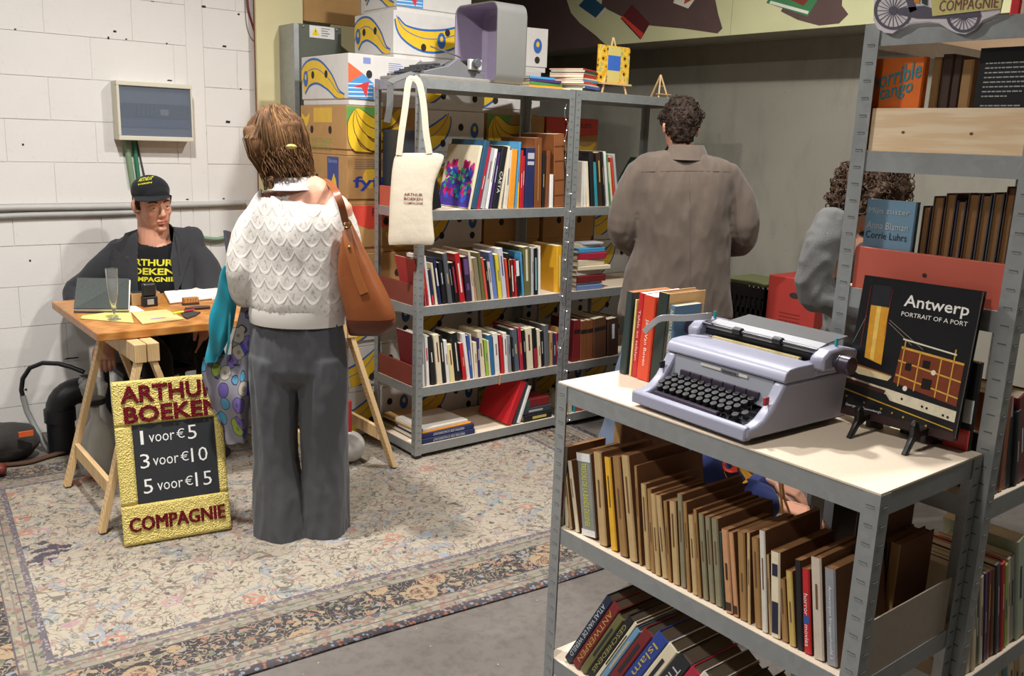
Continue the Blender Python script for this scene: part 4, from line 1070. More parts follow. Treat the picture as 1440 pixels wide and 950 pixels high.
# ================================================================== BOOKS OF THE FOREGROUND SHELF
XS = FX0+.018
GF = 'old paperbacks on the foreground shelf'
DF = 'on middle foreground shelf'
c1, c2, c3 = (780, 580, 4.32), (890, 640, 3.654), (1000, 690, 3.655)
O = {'hard': 0}
row([(30, 56, 48, 72, 205, 'off-white', {'d': .14, 'bars': ['c8505a', (.1, .55, .4)]}), (60, 86, 52, 72, 330, 'cream', {'d': .14}), (90, 121, 66, 80, 390, 'browned cream', {'d': .14}), (125, 156, 78, 102, 300, 'cream', {'d': .14}),
     (160, 246, 118, 216, 262, '8b8d88', {'name': 'grey', 'title': 'TRESORS DE LA BANDE DESSINEE', 'tcol': 'd9d92a', 'tlen': (.5, .76), 'tsize': .36, 'bars': ['e9e6e0', (.0, .08, .98), (.9, 1.0, .98)], 'd': .14, 'label': 'grey thick book with yellow lettering on middle foreground shelf'}),
     (268, 316, 224, 286, 248, 'browned cream', {'d': .19}), (334, 386, 297, 336, 282, 'golden yellow', {'d': .15}), (393, 440, 342, 396, 276, 'browned tan', {'d': .2}), (452, 506, 402, 450, 270, 'browned cream', {'d': .22}),
     (24, 46, 2, 16, 60, 'browned tan', {'crop': c2, 'd': .24}), (60, 87, 22, 76, 152, 'browned cream', {'d': .2}), (90, 112, 63, 100, 178, 'browned tan'), (115, 142, 86, 120, 202, 'browned cream'), (147, 177, 100, 150, 212, 'browned cream'), (180, 198, 150, 176, 240, 'browned tan'), (203, 237, 180, 218, 240, 'browned cream'),
     (240, 266, 216, 248, 206, 'grey olive', {'d': .22}), (275, 301, 256, 276, 246, 'browned tan', {'d': .21}), (304, 332, 270, 318, 312, 'browned cream'), (335, 352, 308, 326, 282, 'browned tan', {'d': .2}), (357, 384, 330, 358, 306, 'grey olive', {'d': .2}), (387, 414, 360, 390, 322, 'grey olive', {'d': .2}), (418, 452, 392, 430, 332, 'grey olive', {'d': .2}), (455, 472, 440, 452, 400, 'dark green'),
     (478, 514, 452, 490, 386, 'pinkish tan', {'bars': ['3a2a20', (.03, .13, .8), (.4, .6, .3)]}), (518, 546, 490, 516, 402, 'pinkish tan', {'bars': ['3a2a20', (.03, .13, .8)]}), (548, 586, 520, 584, 402, 'browned tan'), (588, 609, 586, 602, 402, 'browned cream'),
     (222, 258, 202, 240, 248, 'browned tan', {'crop': c3}), (261, 291, 236, 286, 208, 'off-white', {'d': .2}), (291, 305, 272, 296, 332, 'browned cream'), (305, 354, 300, 358, 318, 'cream', {'bars': ['24243a', (.05, .42, .7), (.72, .86, .6)], 'd': .2}), (358, 396, 340, 376, 460, 'browned tan'), (399, 432, 377, 416, 418, 'c4a860', {'name': 'olive yellow'}),
     (436, 470, 420, 464, 362, 'black', {'plain': 1, 'd': .2}), (473, 512, 460, 502, 408, 'red', {'title': 'horror    movies', 'tcol': 'f4eeee', 'tlen': (.4, .62), 'tsize': .55, 'bars': ['34549a', (.36, .45, .8)], 'label': 'red slim book titled horror movies on middle foreground shelf'}),
     (524, 578, 505, 564, 350, 'cdbfae', {'name': 'beige', 'd': .19}), (586, 642, 564, 640, 408, '8f9298', {'name': 'grey', 'title': 'Antwerpen bruggenhoofd 1', 'tcol': 'e6e6e8', 'tlen': (.45, .74), 'tsize': .34, 'd': .18, 'label': 'grey book titled Antwerpen beside the near foreground post'})],
    'X', XS, FL[1], c1, DF, GF, (.14, .18), .1, True, rnd=21)
# tall book with clock numerals behind the front row
q = oX(804, 606, 1.62)
bk = book((1.655, 1.62, FL[1]+.001), -math.pi/2, .03, .21, .268, 'c8a06a', 'tall tan book with clock numerals on cover, far end of foreground shelf', GF, 0, True, old=True, bars=['5a4030', (.3, .7, .3)])
mb = MB()
for k in range(5):
    a = math.radians(20+k*28)
    for j in (-1, 0, 1):
        u0, v0 = .11+.07*math.cos(a)+j*.006*math.sin(a), .15+.07*math.sin(a)-j*.006*math.cos(a)
        u1, v1 = .11+.1*math.cos(a)+j*.006*math.sin(a), .15+.1*math.sin(a)-j*.006*math.cos(a)
        mb.bar((.0308, u0, v0), (.0308, u1, v1), .003, .0008, (1, 0, 0))
for k in range(24):
    a = math.radians(k*15/2); b_ = math.radians((k+1)*15/2)
    mb.bar((.0308, .11+.062*math.cos(a), .15+.062*math.sin(a)), (.0308, .11+.062*math.cos(b_), .15+.062*math.sin(b_)), .002, .0008, (1, 0, 0))
mb.build('clock_print', M('5a3a24', .7), bk.children[0], world=False)
# back row seen through the near end
rr = random.Random(31)
y = .83
for k in range(4):
    t_ = rr.uniform(.022, .034); y0 = y; y += t_+.002
    book((1.71, y, FL[1]+.001), -math.pi/2, t_, .14, rr.uniform(.2, .27), rr.choice(['dark brown', 'brown', 'black', 'browned tan', 'dark red']), f"dark old book, {ordw(k+1)} from near end in back row of foreground shelf", 'back row of the foreground shelf', 0, True, old=True)
# leaning books on the bottom foreground shelf
cb = (770, 820, 4.966)
lst = [('blue black', 'ATLAS VAN DE WERELD', 'd8dce0'), ('dark red', 'ANTWERPEN', 'c8a04a'), ('olive', None, None), ('black', 'GESCHIEDENIS', 'a8a060'), ('cream', None, None), ('6f9cc0', None, None), ('dark red', None, None), ('2c4596', 'Islam', 'c8b04a'), ('cream', None, None), ('26282e', 'Tibet', 'c8c8c8'), ('crimson', None, None), ('off-white', 'MO', '3a3030'), ('brown', None, None), ('dark green', None, None), ('dark brown', None, None), ('black', None, None)]
thk = [.024, .028, .022, .022, .010, .016, .030, .036, .032, .040, .026, .036, .02, .03, .03, .03]
yb_ = 1.610
LEAN = .52
GB = 'leaning books on the bottom foreground shelf'
for k, (cn, ti, tc) in enumerate(lst):
    t_ = thk[k]; w_ = t_/math.cos(LEAN)
    hgt = [.285, .275, .25, .262, .262, .245, .25, .262, .25, .235, .225, .225, .21, .205, .22, .2][k]
    lab = {0: 'blue-black atlas leaning at far end of bottom foreground shelf', 5: 'light blue slim book leaning on bottom foreground shelf', 7: 'thick blue book titled Islam leaning on bottom foreground shelf', 9: 'dark thick book leaning after the cream one on bottom foreground shelf'}.get(k) or f"{cn} book leaning {ordw(k+1)} from far end of bottom foreground shelf"
    book((XS, yb_-w_, FL[2]+.001), -math.pi/2, t_, .17, hgt, cn, lab, GB, LEAN, True, title=ti, tcol=tc or 'ffffff', tlen=(.62, .5) if ti and len(ti) < 8 else (.5, .8), tsize=.5, pages=M('5a4c3c', .9, var=.2, scale=200, stretch=(1, .05, 1)), bars=None if ti else ['c8b088' if k % 2 else '2a2a30', (.3, .8, .3)])  # browned pages, darkened further so shade on the book tops is in their colour
    yb_ -= w_+.0015
# ---- books standing left of the typewriter
GT = 'books beside the typewriter'
ct = (860, 390, 5.585)
row([(52, 104, 102, 180, 118, '2f3d3e', {'name': 'dark green', 'plain': 1, 'd': .15, 'pages': M('a8642e', .8), 'label': 'dark green hardback, leftmost beside the lilac typewriter'}),
     (127, 142, 180, 196, 178, 'e8cf8a', {'plain': 1, 'd': .15, 'label': 'thin yellow-edged book between green and red hardbacks'}),
     (144, 188, 206, 250, 128, 'red', {'title': 'Tafels en tafelen', 'tcol': 'f0d8d0', 'tlen': (.5, .6), 'tsize': .4, 'd': .15, 'pages': PAPERW, 'label': 'red hardback with pale script title left of the typewriter'}),
     (190, 286, 252, 356, 150, 'orange red', {'title': 'Jaap Van Boven', 'tcol': 'f6ece4', 'tlen': (.45, .55), 'tsize': .3, 'd': .13, 'pages': PAPERW, 'label': 'orange-red hardback behind the typewriter lever'}),
     (290, 374, 362, 458, 125, '26332f', {'name': 'dark green', 'plain': 1, 'd': .14, 'boards': 'c9a06a', 'pages': PAPEROLD, 'label': 'black-green hardback with browned pages beside the typewriter'}),
     (380, 440, 448, 500, 225, '5a7a92', {'title': 'ANDERS NOU ANTWERPEN', 'tcol': 'e8dca8', 'tlen': (.55, .8), 'tsize': .42, 'd': .10, 'label': 'blue-grey book titled Antwerpen behind the typewriter corner'})],
    'X', 1.685, FT, ct, '', GT, rnd=25)

# ================================================================== BOOKS OF THE TALL UNIT
GA = 'books on the tall right shelf unit'
def facing(y0, y1, z0, h, x, t, col, label, old=False, hard=False, tilt=0.0):
    """a book whose front cover looks at -X"""
    return book((x, y1, z0+.001), math.pi, t, y1-y0, h, col, label, GA, 0, hard, old=old) if False else book((x, y0, z0+.001), 0, t, y1-y0, h, col, label, GA, 0, hard, old=old)
yl, yr = TY1-.006, oX(1297, 120, TX0+.03)[1]
zt = oX(1260, 82, TX0+.03)[2]
b1 = facing(yr, yl, TL[1], zt-TL[1], TX0+.03, .022, 'e8742a', 'orange paperback titled horrible tango on top right shelf')
tm = MB(); yc = (yl+yr)/2; zz = TL[1]
k_ = (yl-yr)
letters(tm, 'horrible', (TX0+.03, yc-.002, oX(1258, 106, TX0+.03)[2]), (0, -1, .24), (0, .0, 1), w=k_*.90, h=k_*.30, eps=.001, bold=.012)
letters(tm, 'tango', (TX0+.03, yc-.004, oX(1262, 130, TX0+.03)[2]), (0, -1, .24), (0, .0, 1), w=k_*.62, h=k_*.27, eps=.001, bold=.012)
q = b1.location
tm.v = [(x-q[0], y-q[1], z-q[2]) for x, y, z in tm.v]
tm.build('title', M('2f8c96', .5, var=0), b1.children[0], world=False)
rr = random.Random(41)
y = yr-.006
k = 0
ye = oX(1372, 120, TX0+.06)[1]
while y > ye+.02:
    t_ = rr.uniform(.014, .026); y -= t_+.001; k += 1
    book((TX0+.05, y+t_, TL[1]+.001), -math.pi/2, t_, .16, rr.uniform(.19, .225), rr.choice(['browned tan', 'brown', 'dark brown']), f"brown book, {ordw(k)} right of the orange paperback on top right shelf", GA, 0, True, old=True)
yl2, yr2 = oX(1374, 110, TX0+.035)[1], TY0+.04
b2 = facing(yr2, yl2, TL[1], oX(1390, 68, TX0+.035)[2]-TL[1], TX0+.035, .02, '1d1d20', 'black book with white blurb text on top right shelf')
tm = MB()
rr = random.Random(4)
for i in range(13):
    if i == 8: continue
    zz = oX(1390, 90+i*6.6, TX0+.035)[2]
    y0_, y1_ = yl2-.014, yl2-.014-(rr.uniform(.075, .092) if i not in (7, 12) else .05)
    y1_ = max(y1_, yr2+.003)
    y_ = y0_
    while y_ > y1_+.004:
        w_ = rr.uniform(.004, .012); tm.box(TX0+.0342, TX0+.0346, max(y_-w_, y1_), y_, zz, zz+.0024); y_ -= w_+.002
q = b2.location; tm.v = [(x-q[0], y-q[1], z-q[2]) for x, y, z in tm.v]
tm.build('blurb_print', M('b8b8b6', .6, var=0), b2.children[0], world=False)
# middle level: blue cover and dark fore-edges behind the red board
yl, yr = oX(1216, 300, TX0+.03)[1], oX(1288, 300, TX0+.03)[1]
yl = min(yl, TY1-.038)
b3 = facing(yr, yl, TL[2], oX(1250, 282, TX0+.03)[2]-TL[2], TX0+.03, .018, '6d8ea4', 'blue-grey book with three-line title behind the red board')
tm = MB(); k_ = yl-yr; yc = (yl+yr)/2
for s_, yy, cc in (('Mijn zuster', 298, 0), ('Anna Blaman', 318, 0), ('Corrie Luhrs', 332, 1)):
    letters(tm, s_, (TX0+.03, yc+.004, oX(1250, yy, TX0+.03)[2]), (0, -1, 0), (0, 0, 1), w=k_*.84, h=.016, eps=.001, mi=cc)
q = b3.location; tm.v = [(x-q[0], y-q[1], z-q[2]) for x, y, z in tm.v]
tm.build('title', [M('b4b8b6', .5, var=0), M('22262a', .5, var=0)], b3.children[0], world=False)
y = yr-.004; k = 0
hs_ = [oX(1330, yy, TX0+.045)[2]-TL[2] for yy in (286, 288, 280, 274, 276, 270, 268, 264)]
while y > TY0+.045:
    t_ = rr.uniform(.016, .026)
    if y-t_ < TY0+.038: break
    y -= t_+.003; k += 1
    bb_ = book((TX0+.045+.14, y, TL[2]+.001), math.pi/2, t_, .14, hs_[min(k, 7)]+rr.uniform(-.008, .012), rr.choice(['black', 'dark brown', 'blue black', 'dark grey']), f"dark book with page edges showing, {ordw(k)} right of blue-grey cover", GA, 0, True, pages=PAPEROLD)
# lower levels seen past the near post: spines look at -Y
cr = (1360, 540, 2.3125)
row([(76, 88, 84, 100, 340, 'black'), (88, 102, 112, 126, 180, 'black', {'plain': 1}), (104, 126, 140, 156, 45, '9c5230', {'name': 'russet', 'plain': 1}), (128, 150, 150, 164, 45, 'light grey', {'bars': ['26282e', (0, .78, .98)]}), (152, 164, 162, 178, 90, 'dark grey'), (166, 196, 176, 200, 45, 'dark red'), (198, 240, 200, 240, 60, 'brown')], 'Y', TY0+.012, TL[3], cr, 'at upper right edge shelf', GA, (.15, .2), rnd=43)
row([(0, 12, 16, 26, 620, 'cream'), (14, 26, 22, 34, 660, 'cream'), (28, 40, 32, 46, 650, 'dark green'), (42, 52, 48, 58, 630, 'cream'), (54, 62, 60, 70, 618, 'purple'), (64, 78, 76, 86, 610, 'dark red'), (80, 90, 86, 98, 605, 'brown'), (92, 104, 96, 110, 590, 'dark grey'), (106, 118, 112, 124, 585, 'red'), (120, 130, 124, 136, 590, 'lime'), (132, 140, 136, 146, 570, 'cream'), (142, 156, 146, 162, 565, 'light grey'), (158, 180, 164, 186, 510, 'b8c8b0', {'name': 'pale green'}), (182, 200, 188, 206, 520, 'pinkish tan')],
    'Y', TY0+.012, TL[4], cr, 'at middle right edge shelf', GA, (.14, .18), .2, rnd=44)
row([(90, 105, 90, 105, 905, 'cream'), (106, 118, 106, 118, 895, 'browned cream'), (120, 132, 120, 132, 890, 'teal'), (134, 150, 134, 150, 885, 'cream'), (152, 170, 152, 170, 875, 'browned cream'), (172, 190, 172, 190, 870, 'cream')], 'Y', TY0+.012, TL[5], cr, 'at lower right edge shelf', GA, (.14, .18), .2, rnd=45)
bs = facing(TY1-.2, TY1-.04, TL[4], .3, TX0+.04, .02, '241814', 'dark book titled Schitteren low in the tall shelf unit')
tm = MB(); letters(tm, 'Schitteren', (TX0+.04, TY1-.12, TL[4]+.2), (0, -1, 0), (0, 0, 1), w=.11, h=.026, eps=.001)
q = bs.location; tm.v = [(x-q[0], y-q[1], z-q[2]) for x, y, z in tm.v]
tm.build('title', M('a8845a', .5, var=0), bs.children[0], world=False)
# ================================================================== BANANA BOXES
YEL = M('e6bd28', .55, var=.12, scale=25, name='banana_yellow'); BLU = M('2f62ac', .55, var=.05, name='print_blue'); GRN = M('5f9a4a', .6, name='print_green')
OUTL = M('5a3a16', .6, name='print_brown')
def banana_poly(cx, cy, L, H, flip=1, n=14, thick=.34):
    """a fat crescent: outline in box-face units"""
    up, lo = [], []
    for i in range(n+1):
        u = i/n; x = (u-.5)*L*flip
        c = H*(4*(u-.5)**2)            # sagging middle
        w = H*thick*math.sin(math.pi*min(max(u*.92+.04, 0), 1))**.6
        up.append((cx+x, cy+c*.55-H*.28+w)); lo.append((cx+x, cy+c*.55-H*.28-w))
    return up+lo[::-1]
def banana_path(P, W, n=5):
    C_ = catmull([np.array([*p, w], float) for p, w in zip(P, W)], n); L_, R_ = [], []
    for i, c_ in enumerate(C_):
        tg = C_[min(i+1, len(C_)-1)][:2]-C_[max(i-1, 0)][:2]; tg = tg/np.linalg.norm(tg); nn = np.array([-tg[1], tg[0]])
        L_.append(tuple(c_[:2]+nn*c_[2]/2)); R_.append(tuple(c_[:2]-nn*c_[2]/2))
    return L_+R_[::-1]
def face_fn(origin, U, N):
    o = np.array(origin, float); U = np.array(U, float); N = np.array(N, float)
    return lambda u, v, w: o+U*u+np.array([0, 0, 1.0])*v+N*w
def circ(cx, cy, rx, ry, n=16): return [(cx+rx*math.cos(2*math.pi*k/n), cy+ry*math.sin(2*math.pi*k/n)) for k in range(n)]
def banana_box(x0, y0, z0, w, d, h, style, label, rotz=0.0, group='banana boxes'):
    """w along X (front face at -Y), d along Y"""
    t = thing('banana_box', label, 'box', (x0, y0, z0), rotz, group)
    base = CARDW if style in ('white', 'grey') else CARD
    kw = dict(world=False)
    MB().box(.006, w-.006, .006, d-.006, 0, h-.004).build('body', base, t, bevel=.002, **kw)
    lid = MB().box(0, w, 0, d, h*.12, h).build('lid', base, t, bevel=.003, **kw)
    for (fo, fu, fn_, fw_, key) in (((0, 0, 0), (1, 0, 0), (0, -1, 0), w, 'f'), ((0, d, 0), (0, -1, 0), (-1, 0, 0), d, 's')):
        f = face_fn(fo, fu, fn_)
        if style in ('white', 'grey'):
            if key == 's' or style == 'grey':
                if style == 'white' or key == 's': bp, bw_, bd = [(.0, .40), (.14, .64), (.36, .68), (.60, .48), (.78, .22), (.92, .16)], [.44, .50, .46, .34, .17, .05], (.10, .55)
                elif fw_ > .45: bp, bw_, bd = [(.03, .84), (.12, .58), (.34, .44), (.60, .50), (.84, .72), (.96, .92)], [.06, .26, .42, .42, .28, .08], (.55, .48)
                else: bp, bw_, bd = [(.0, .30), (.14, .38), (.28, .54), (.38, .74), (.42, .90)], [.46, .46, .40, .26, .08], (.84, .60)
                pts_ = [(x_*fw_, y_*h) for x_, y_ in bp]
                cl2 = lambda P_: [(min(max(x_, .001), fw_-.001), min(max(y_, h*.13), h-.003)) for x_, y_ in P_]
                MB().prism(cl2(banana_path(pts_, [w_*h+.016 for w_ in bw_])), f, 0, .0007).build('blue_outline', BLU, lid, **kw)
                MB().prism(cl2(banana_path(pts_, [w_*h*.94 for w_ in bw_])), f, .0007, .0013).build('banana_print', YEL, lid, **kw)
                MB().prism(cl2(banana_path([(x_, y_+.012) for x_, y_ in pts_], [.004]*len(pts_))), f, .0013, .0016).build('banana_ridge', BLU, lid, **kw)
                MB().prism(circ(fw_*bd[0], h*bd[1], .026, .040), f, .0016, .0020).build('oval_badge', BLU, lid, **kw)
                mm = MB(); mm.prism(circ(fw_*bd[0], h*bd[1]+.008, .010, .015, 10), f, .0020, .0023); mm.build('badge_figure', YEL, lid, **kw)
            else:
                mm = MB()
                for k in range(5): mm.prism([(fw_*.55, h*(.86-.04*k)), (fw_*(.72+.03*(k % 2)), h*(.86-.04*k)), (fw_*(.72+.03*(k % 2)), h*(.875-.04*k)), (fw_*.55, h*(.875-.04*k))], f, 0, .0006)
                mm.prism([(fw_*.2, h*.82), (fw_*.3, h*.82), (fw_*.3, h*.94), (fw_*.2, h*.94)], f, 0, .0006)
                mm.build('blue_print', M('7d8cc0', .6), lid, **kw)['kind'] = 'stuff'
                mm = MB(); mm.prism([(.0, h*.13), (fw_*.34, h*.13), (fw_*.34, h*.45), (fw_*.2, h*.62), (0, h*.42)], f, 0, .0007); mm.build('stripe_patch', M('4a90cc', .6), lid, **kw)
                mm = MB()
                for k in range(4): mm.prism([(.0, h*(.16+.08*k)), (fw_*.33, h*(.18+.08*k)), (fw_*.33, h*(.2+.08*k)), (0, h*(.18+.08*k))], f, .0007, .001)
                mm.build('stripe_lines', M('dfe8ee', .6), lid, **kw)
                mm = MB(); mm.prism([(0, h*.42), (fw_*.2, h*.62), (0, h*.82)], f, 0, .0009); mm.build('orange_patch', M('d8643a', .6), lid, **kw)
                mm = MB(); mm.prism([(fw_*.06, h*.35), (fw_*.28, h*.48), (fw_*.24, h*.16), (fw_*.18, h*.34)], f, .001, .0014); mm.build('red_arrow', M('cc3030', .6), lid, **kw)
                mm = MB(); letters(mm, 'Topco', f(fw_*.72, h*.5, 0), fu, (0, 0, 1), h=.018, eps=.0008); mm.build('print', M('4a3030', .6), lid, **kw)
            hh = [(fw_*.26, h*.62), (fw_*.55, h*.62)] if key == 's' else ([(fw_*.34, h*.30), (fw_*.62, h*.66), (fw_*.84, h*.28)] if style == 'grey' else [(fw_*.28, h*.62)])
        elif style == 'fair':
            if key == 'f':
                for k in range(4):
                    P = []
                    a0 = -1.9+k*.42
                    base_ = np.array([fw_*.14, h*.93])
                    ctl = [base_, base_+np.array([math.cos(a0)*.10, math.sin(a0)*.10]), base_+np.array([math.cos(a0+.35)*.19, math.sin(a0+.35)*.19]), base_+np.array([math.cos(a0+.75)*.25, math.sin(a0+.75)*.24])]
                    C_ = catmull(ctl, 4); wd = [.008, .016, .022, .025, .026, .027, .027, .026, .025, .023, .019, .014, .007]
                    L_, R_ = [], []
                    for i, c_ in enumerate(C_):
                        tg = C_[min(i+1, len(C_)-1)]-C_[max(i-1, 0)]; tg /= np.linalg.norm(tg); nn = np.array([-tg[1], tg[0]])
                        L_.append(tuple(np.clip(c_+nn*wd[i], [.003, .02], [fw_-.003, h-.006]))); R_.append(tuple(np.clip(c_-nn*wd[i], [.003, .02], [fw_-.003, h-.006])))
                    pl = L_+R_[::-1]
                    MB().prism(pl, f, .0004*k, .0006+.0004*k).build('banana_outline', OUTL, lid, **kw)
                    pc = np.mean(np.array(pl), 0)
                    pl2 = [tuple(c_+np.array(q)*.0 + (np.array(q)-c_)*.84) for q, c_ in zip(pl, [*C_, *C_[::-1]])]
                    MB().prism(pl2, f, .0006+.0004*k, .0008+.0004*k).build('banana_print', YEL, lid, **kw)
                MB().prism([(.0, h*.98), (fw_*.42, h*.98), (fw_*.36, h*.78), (fw_*.1, h*.8), (0, h*.6)], f, 0, .0003).build('leaf_print', GRN, lid, **kw)
                hh = [(fw_*.62, h*.35)]
            else:
                mm = MB(); letters(mm, 'FAIRTRADE', f(fw_*.45, h*.28, 0), fu, (0, 0, 1), w=fw_*.5, h=.024, eps=.0008); letters(mm, 'BANANAS', f(fw_*.45, h*.15, 0), fu, (0, 0, 1), w=fw_*.42, h=.024, eps=.0008)
                mm.build('print', M('8a9a4a', .6), lid, **kw)
                mm = MB(); mm.prism([(fw_*.3, h*.65), (fw_*.7, h*.65), (fw_*.7, h*.95), (fw_*.3, h*.95)], f, 0, .0005); mm.build('yellow_panel', M('d9b040', .6), lid, **kw)
                MB().prism(banana_poly(fw_*.12, h*.74, fw_*.18, h*.3, 1), f, 0, .0006).build('banana_print', YEL, lid, **kw)
                MB().prism([(.002, h*.04+.03), (fw_*.14, h*.16), (fw_*.1, h*.34), (.002, h*.48)], f, 0, .0005).build('leaf_print', GRN, lid, **kw)
                hh = [(fw_*.26, h*.5), (fw_*.66, h*.5)]
        elif style == 'fyf':
            if key == 'f':
                MB().prism(circ(fw_*.32, h*.55, .042, .052), f, 0, .0005).build('sun_print', M('e0b43c', .6), lid, **kw)
                mm = MB(); letters(mm, 'fyffes', f(fw_*.46, h*.44, 0), fu, (0, 0, 1), w=fw_*.76, h=.07, eps=.0011, bold=.02); mm.build('print', M('2c3f9a', .6), lid, **kw)
                mm = MB()
                for k in range(5): mm.prism([(fw_*.1, h*(.92-.045*k)), (fw_*(.5+.1*(k % 2)), h*(.92-.045*k)), (fw_*(.5+.1*(k % 2)), h*(.935-.045*k)), (fw_*.1, h*(.935-.045*k))], f, 0, .0005)
                mm.build('small_print', M('7a6a5a', .7), lid, **kw)
                hh = []
            else:
                mm = MB(); mm.prism([(fw_*.58, h*.3), (fw_*.82, h*.3), (fw_*.82, h*.96), (fw_*.58, h*.96)], f, 0, .0005); mm.build('blue_panel', M('38488c', .6), lid, **kw)
                MB().prism([(fw_*.62, h*.3), (fw_*.7, h*.55), (fw_*.72, h*.62), (fw_*.76, h*.5), (fw_*.79, h*.3)], f, .0005, .001).build('banana_print', YEL, lid, **kw)
                mm = MB(); letters(mm, 'Bananas', f(fw_*.7, h*.88, 0), fu, (0, 0, 1), w=fw_*.18, eps=.001); mm.build('print', M('8fa0d0', .6), lid, **kw)
                hh = [(fw_*.35, h*.5)]
        elif style == 'premium':
            mm = MB(); mm.prism([(.002, h*.995), (fw_-.002, h*.995), (fw_-.002, h*.62), (fw_*.3, h*.5), (.002, h*.7)], f, 0, .0005); mm.build('red_panel', M('d04434', .6), lid, **kw)
            mm = MB(); letters(mm, 'Premium', f(fw_*.6, h*.85, 0), fu, (0, 0, 1), w=fw_*.5, eps=.001); mm.build('print', M('4a1c18', .6), lid, **kw)
            MB().prism(banana_poly(fw_*.75, h*.3, fw_*.4, h*.35, 1), f, 0, .0006).build('banana_print', YEL, lid, **kw)
            hh = [(fw_*.55, h*.66)]
        else:
            hh = [(fw_*.3, h*.55), (fw_*.7, h*.55)]
        for (hx, hy) in hh:
            MB().prism(circ(hx, hy, .016, .019, 10), f, -.002, .0024).build('hand_hole', DARK, lid, **kw)
    return t
BW, BDp, BHt = .405, .50, .2376
X0s = [2.10, 2.515, 2.93, 3.345, 3.76]
tops = [8, 8, 7, 7, 5]
sty = {(0, 7): 'white', (0, 6): 'fair', (0, 5): 'fyf', (0, 4): 'premium', (0, 3): 'plain', (0, 2): 'grey', (0, 1): 'grey', (0, 0): 'grey', (2, 4): 'plain', (2, 6): 'fair', (1, 1): 'plain', (3, 6): 'premium', (1, 3): 'plain', (3, 4): 'plain', (4, 5): 'fair'}
nm = {'white': 'white banana box with big yellow banana', 'fair': 'brown banana box with yellow banana bunch', 'fyf': 'brown banana box with blue lettering', 'premium': 'brown banana box with red Premium band', 'plain': 'plain brown banana box', 'grey': 'white banana box with blue-outlined banana'}
for i, X in enumerate(X0s):
    for k in range(tops[i]):
        s_ = sty.get((i, k), 'grey')
        jx = 0.004*math.sin(i*7+k*3)
        if i == 0: lab = f"{nm[s_]}, {ordw(k+1)} from floor in left stack beside bookcase"
        else: lab = f"{nm[s_]}, {ordw(k+1)} from floor in {ordw(i+1)} stack behind bookcases"
        banana_box(X+jx, 3.945+.006*math.cos(i*3+k*5), .016+k*BHt, BW-.008, BDp, BHt-.0015, s_, lab)
zt8 = .016+8*BHt
banana_box(2.42, 4.06, zt8, .52, .40, .235, 'grey', 'white banana box with large banana lying across top of stacks')
banana_box(2.46, 4.1, zt8+.237, .46, .34, .2, 'plainw' if False else 'white', 'white box on the topmost banana box under the ceiling')
q = oY(735, 62, 4.0)
banana_box(q[0]-.26, 4.10, .016+7*BHt, .40, .34, .235, 'grey', 'white box with banana bunch standing behind the typewriter case', math.radians(-18))
banana_box(3.0, 4.1, .016+7*BHt+.237, .40, .34, .235, 'grey', 'white fruit box topmost behind the typewriter case', math.radians(-12))

# ================================================================== TABLE, TRESTLES AND WHAT LIES ON THE TABLE
TBX0, TBX1, TBY0, TBY1, TBZ = .845, 1.99, 3.60, 4.37, .765
tag(mbox(TBX0, TBX1, TBY0, TBY1, TBZ-.034, TBZ).build('table_top', OAK, bevel=.004), 'varnished wooden table top resting on two trestles', 'table')
def trestle(xc, label):
    r = thing('trestle', label, 'trestle', (xc, 3.78, RUGZ), 0, 'pine trestles')
    zt = TBZ-.036
    ya, yb = 3.50, 4.08
    for s_ in (-1, 1):
        MB().box(xc+(.002 if s_ > 0 else -.047), xc+(.047 if s_ > 0 else -.002), ya, yb, zt-.075, zt-.001).build('top_rail', PINE_Z, r, bevel=.003)
        for yy, yf in ((ya+.03, 3.462), (yb-.03, 4.02)):
            a = np.array([xc+s_*.02, yy, zt-.05]); b = np.array([xc+s_*.215, yf, RUGZ+.004])
            d = b-a
            mb = MB(); w, t_ = .044, .024
            c = [a+np.array([i*t_/2, j*w/2, 0]) for i, j in ((-1, -1), (1, -1), (1, 1), (-1, 1))]+[b+np.array([i*t_/2, j*w/2, 0]) for i, j in ((-1, -1), (1, -1), (1, 1), (-1, 1))]
            mb.hexa(c).build('leg', PINE_Z, r, bevel=.002)
        f = .24
        zz = RUGZ+f*(zt-.05); xx = xc+s_*(.215-.195*f)
        MB().box(xx-.010, xx+.010, 3.49, 4.0, zz-.03, zz+.03).build('cross_bar', PINE_Z, r, bevel=.002)
    return r
trestle(.998, 'pine trestle under left end of table beside yellow sign')
trestle(1.862, 'pine trestle under right end of table beside grey trousers')
TZ_ = TBZ+.0008
def tz(x, y, z=TZ_): return oZ(x, y, z)
# dark folder lying slanted on the table (raised back edge)
def slant(name, corners_px, h_front, h_back, thick, mat, label, cat, pages=None):
    fl, fr_, br, bl = [tz(*c) for c in corners_px]
    return fl, fr_, br, bl
fl, fr_ = tz(104, 440), tz(181, 440)
fol = thing('ring_binder', 'dark marbled folder propped at the left end of table', 'folder', (fl[0], fl[1], TBZ))
bk_l, bk_r = oY(109, 396, fl[1]+.14), oY(182, 397, fl[1]+.14)
def quadslab(a, b, c, d, t_):
    a, b, c, d = [np.array(p, float) for p in (a, b, c, d)]
    n = np.cross(b-a, d-a); n /= np.linalg.norm(n)
    return MB().hexa([a, b, c, d, a+n*t_, b+n*t_, c+n*t_, d+n*t_])
t0 = .0015
quadslab(np.array(fl)+(0, 0, t0), np.array(fr_)+(0, 0, t0), bk_r, bk_l, .003).build('cover', M('353a38', .6, var=.5, scale=120), fol)
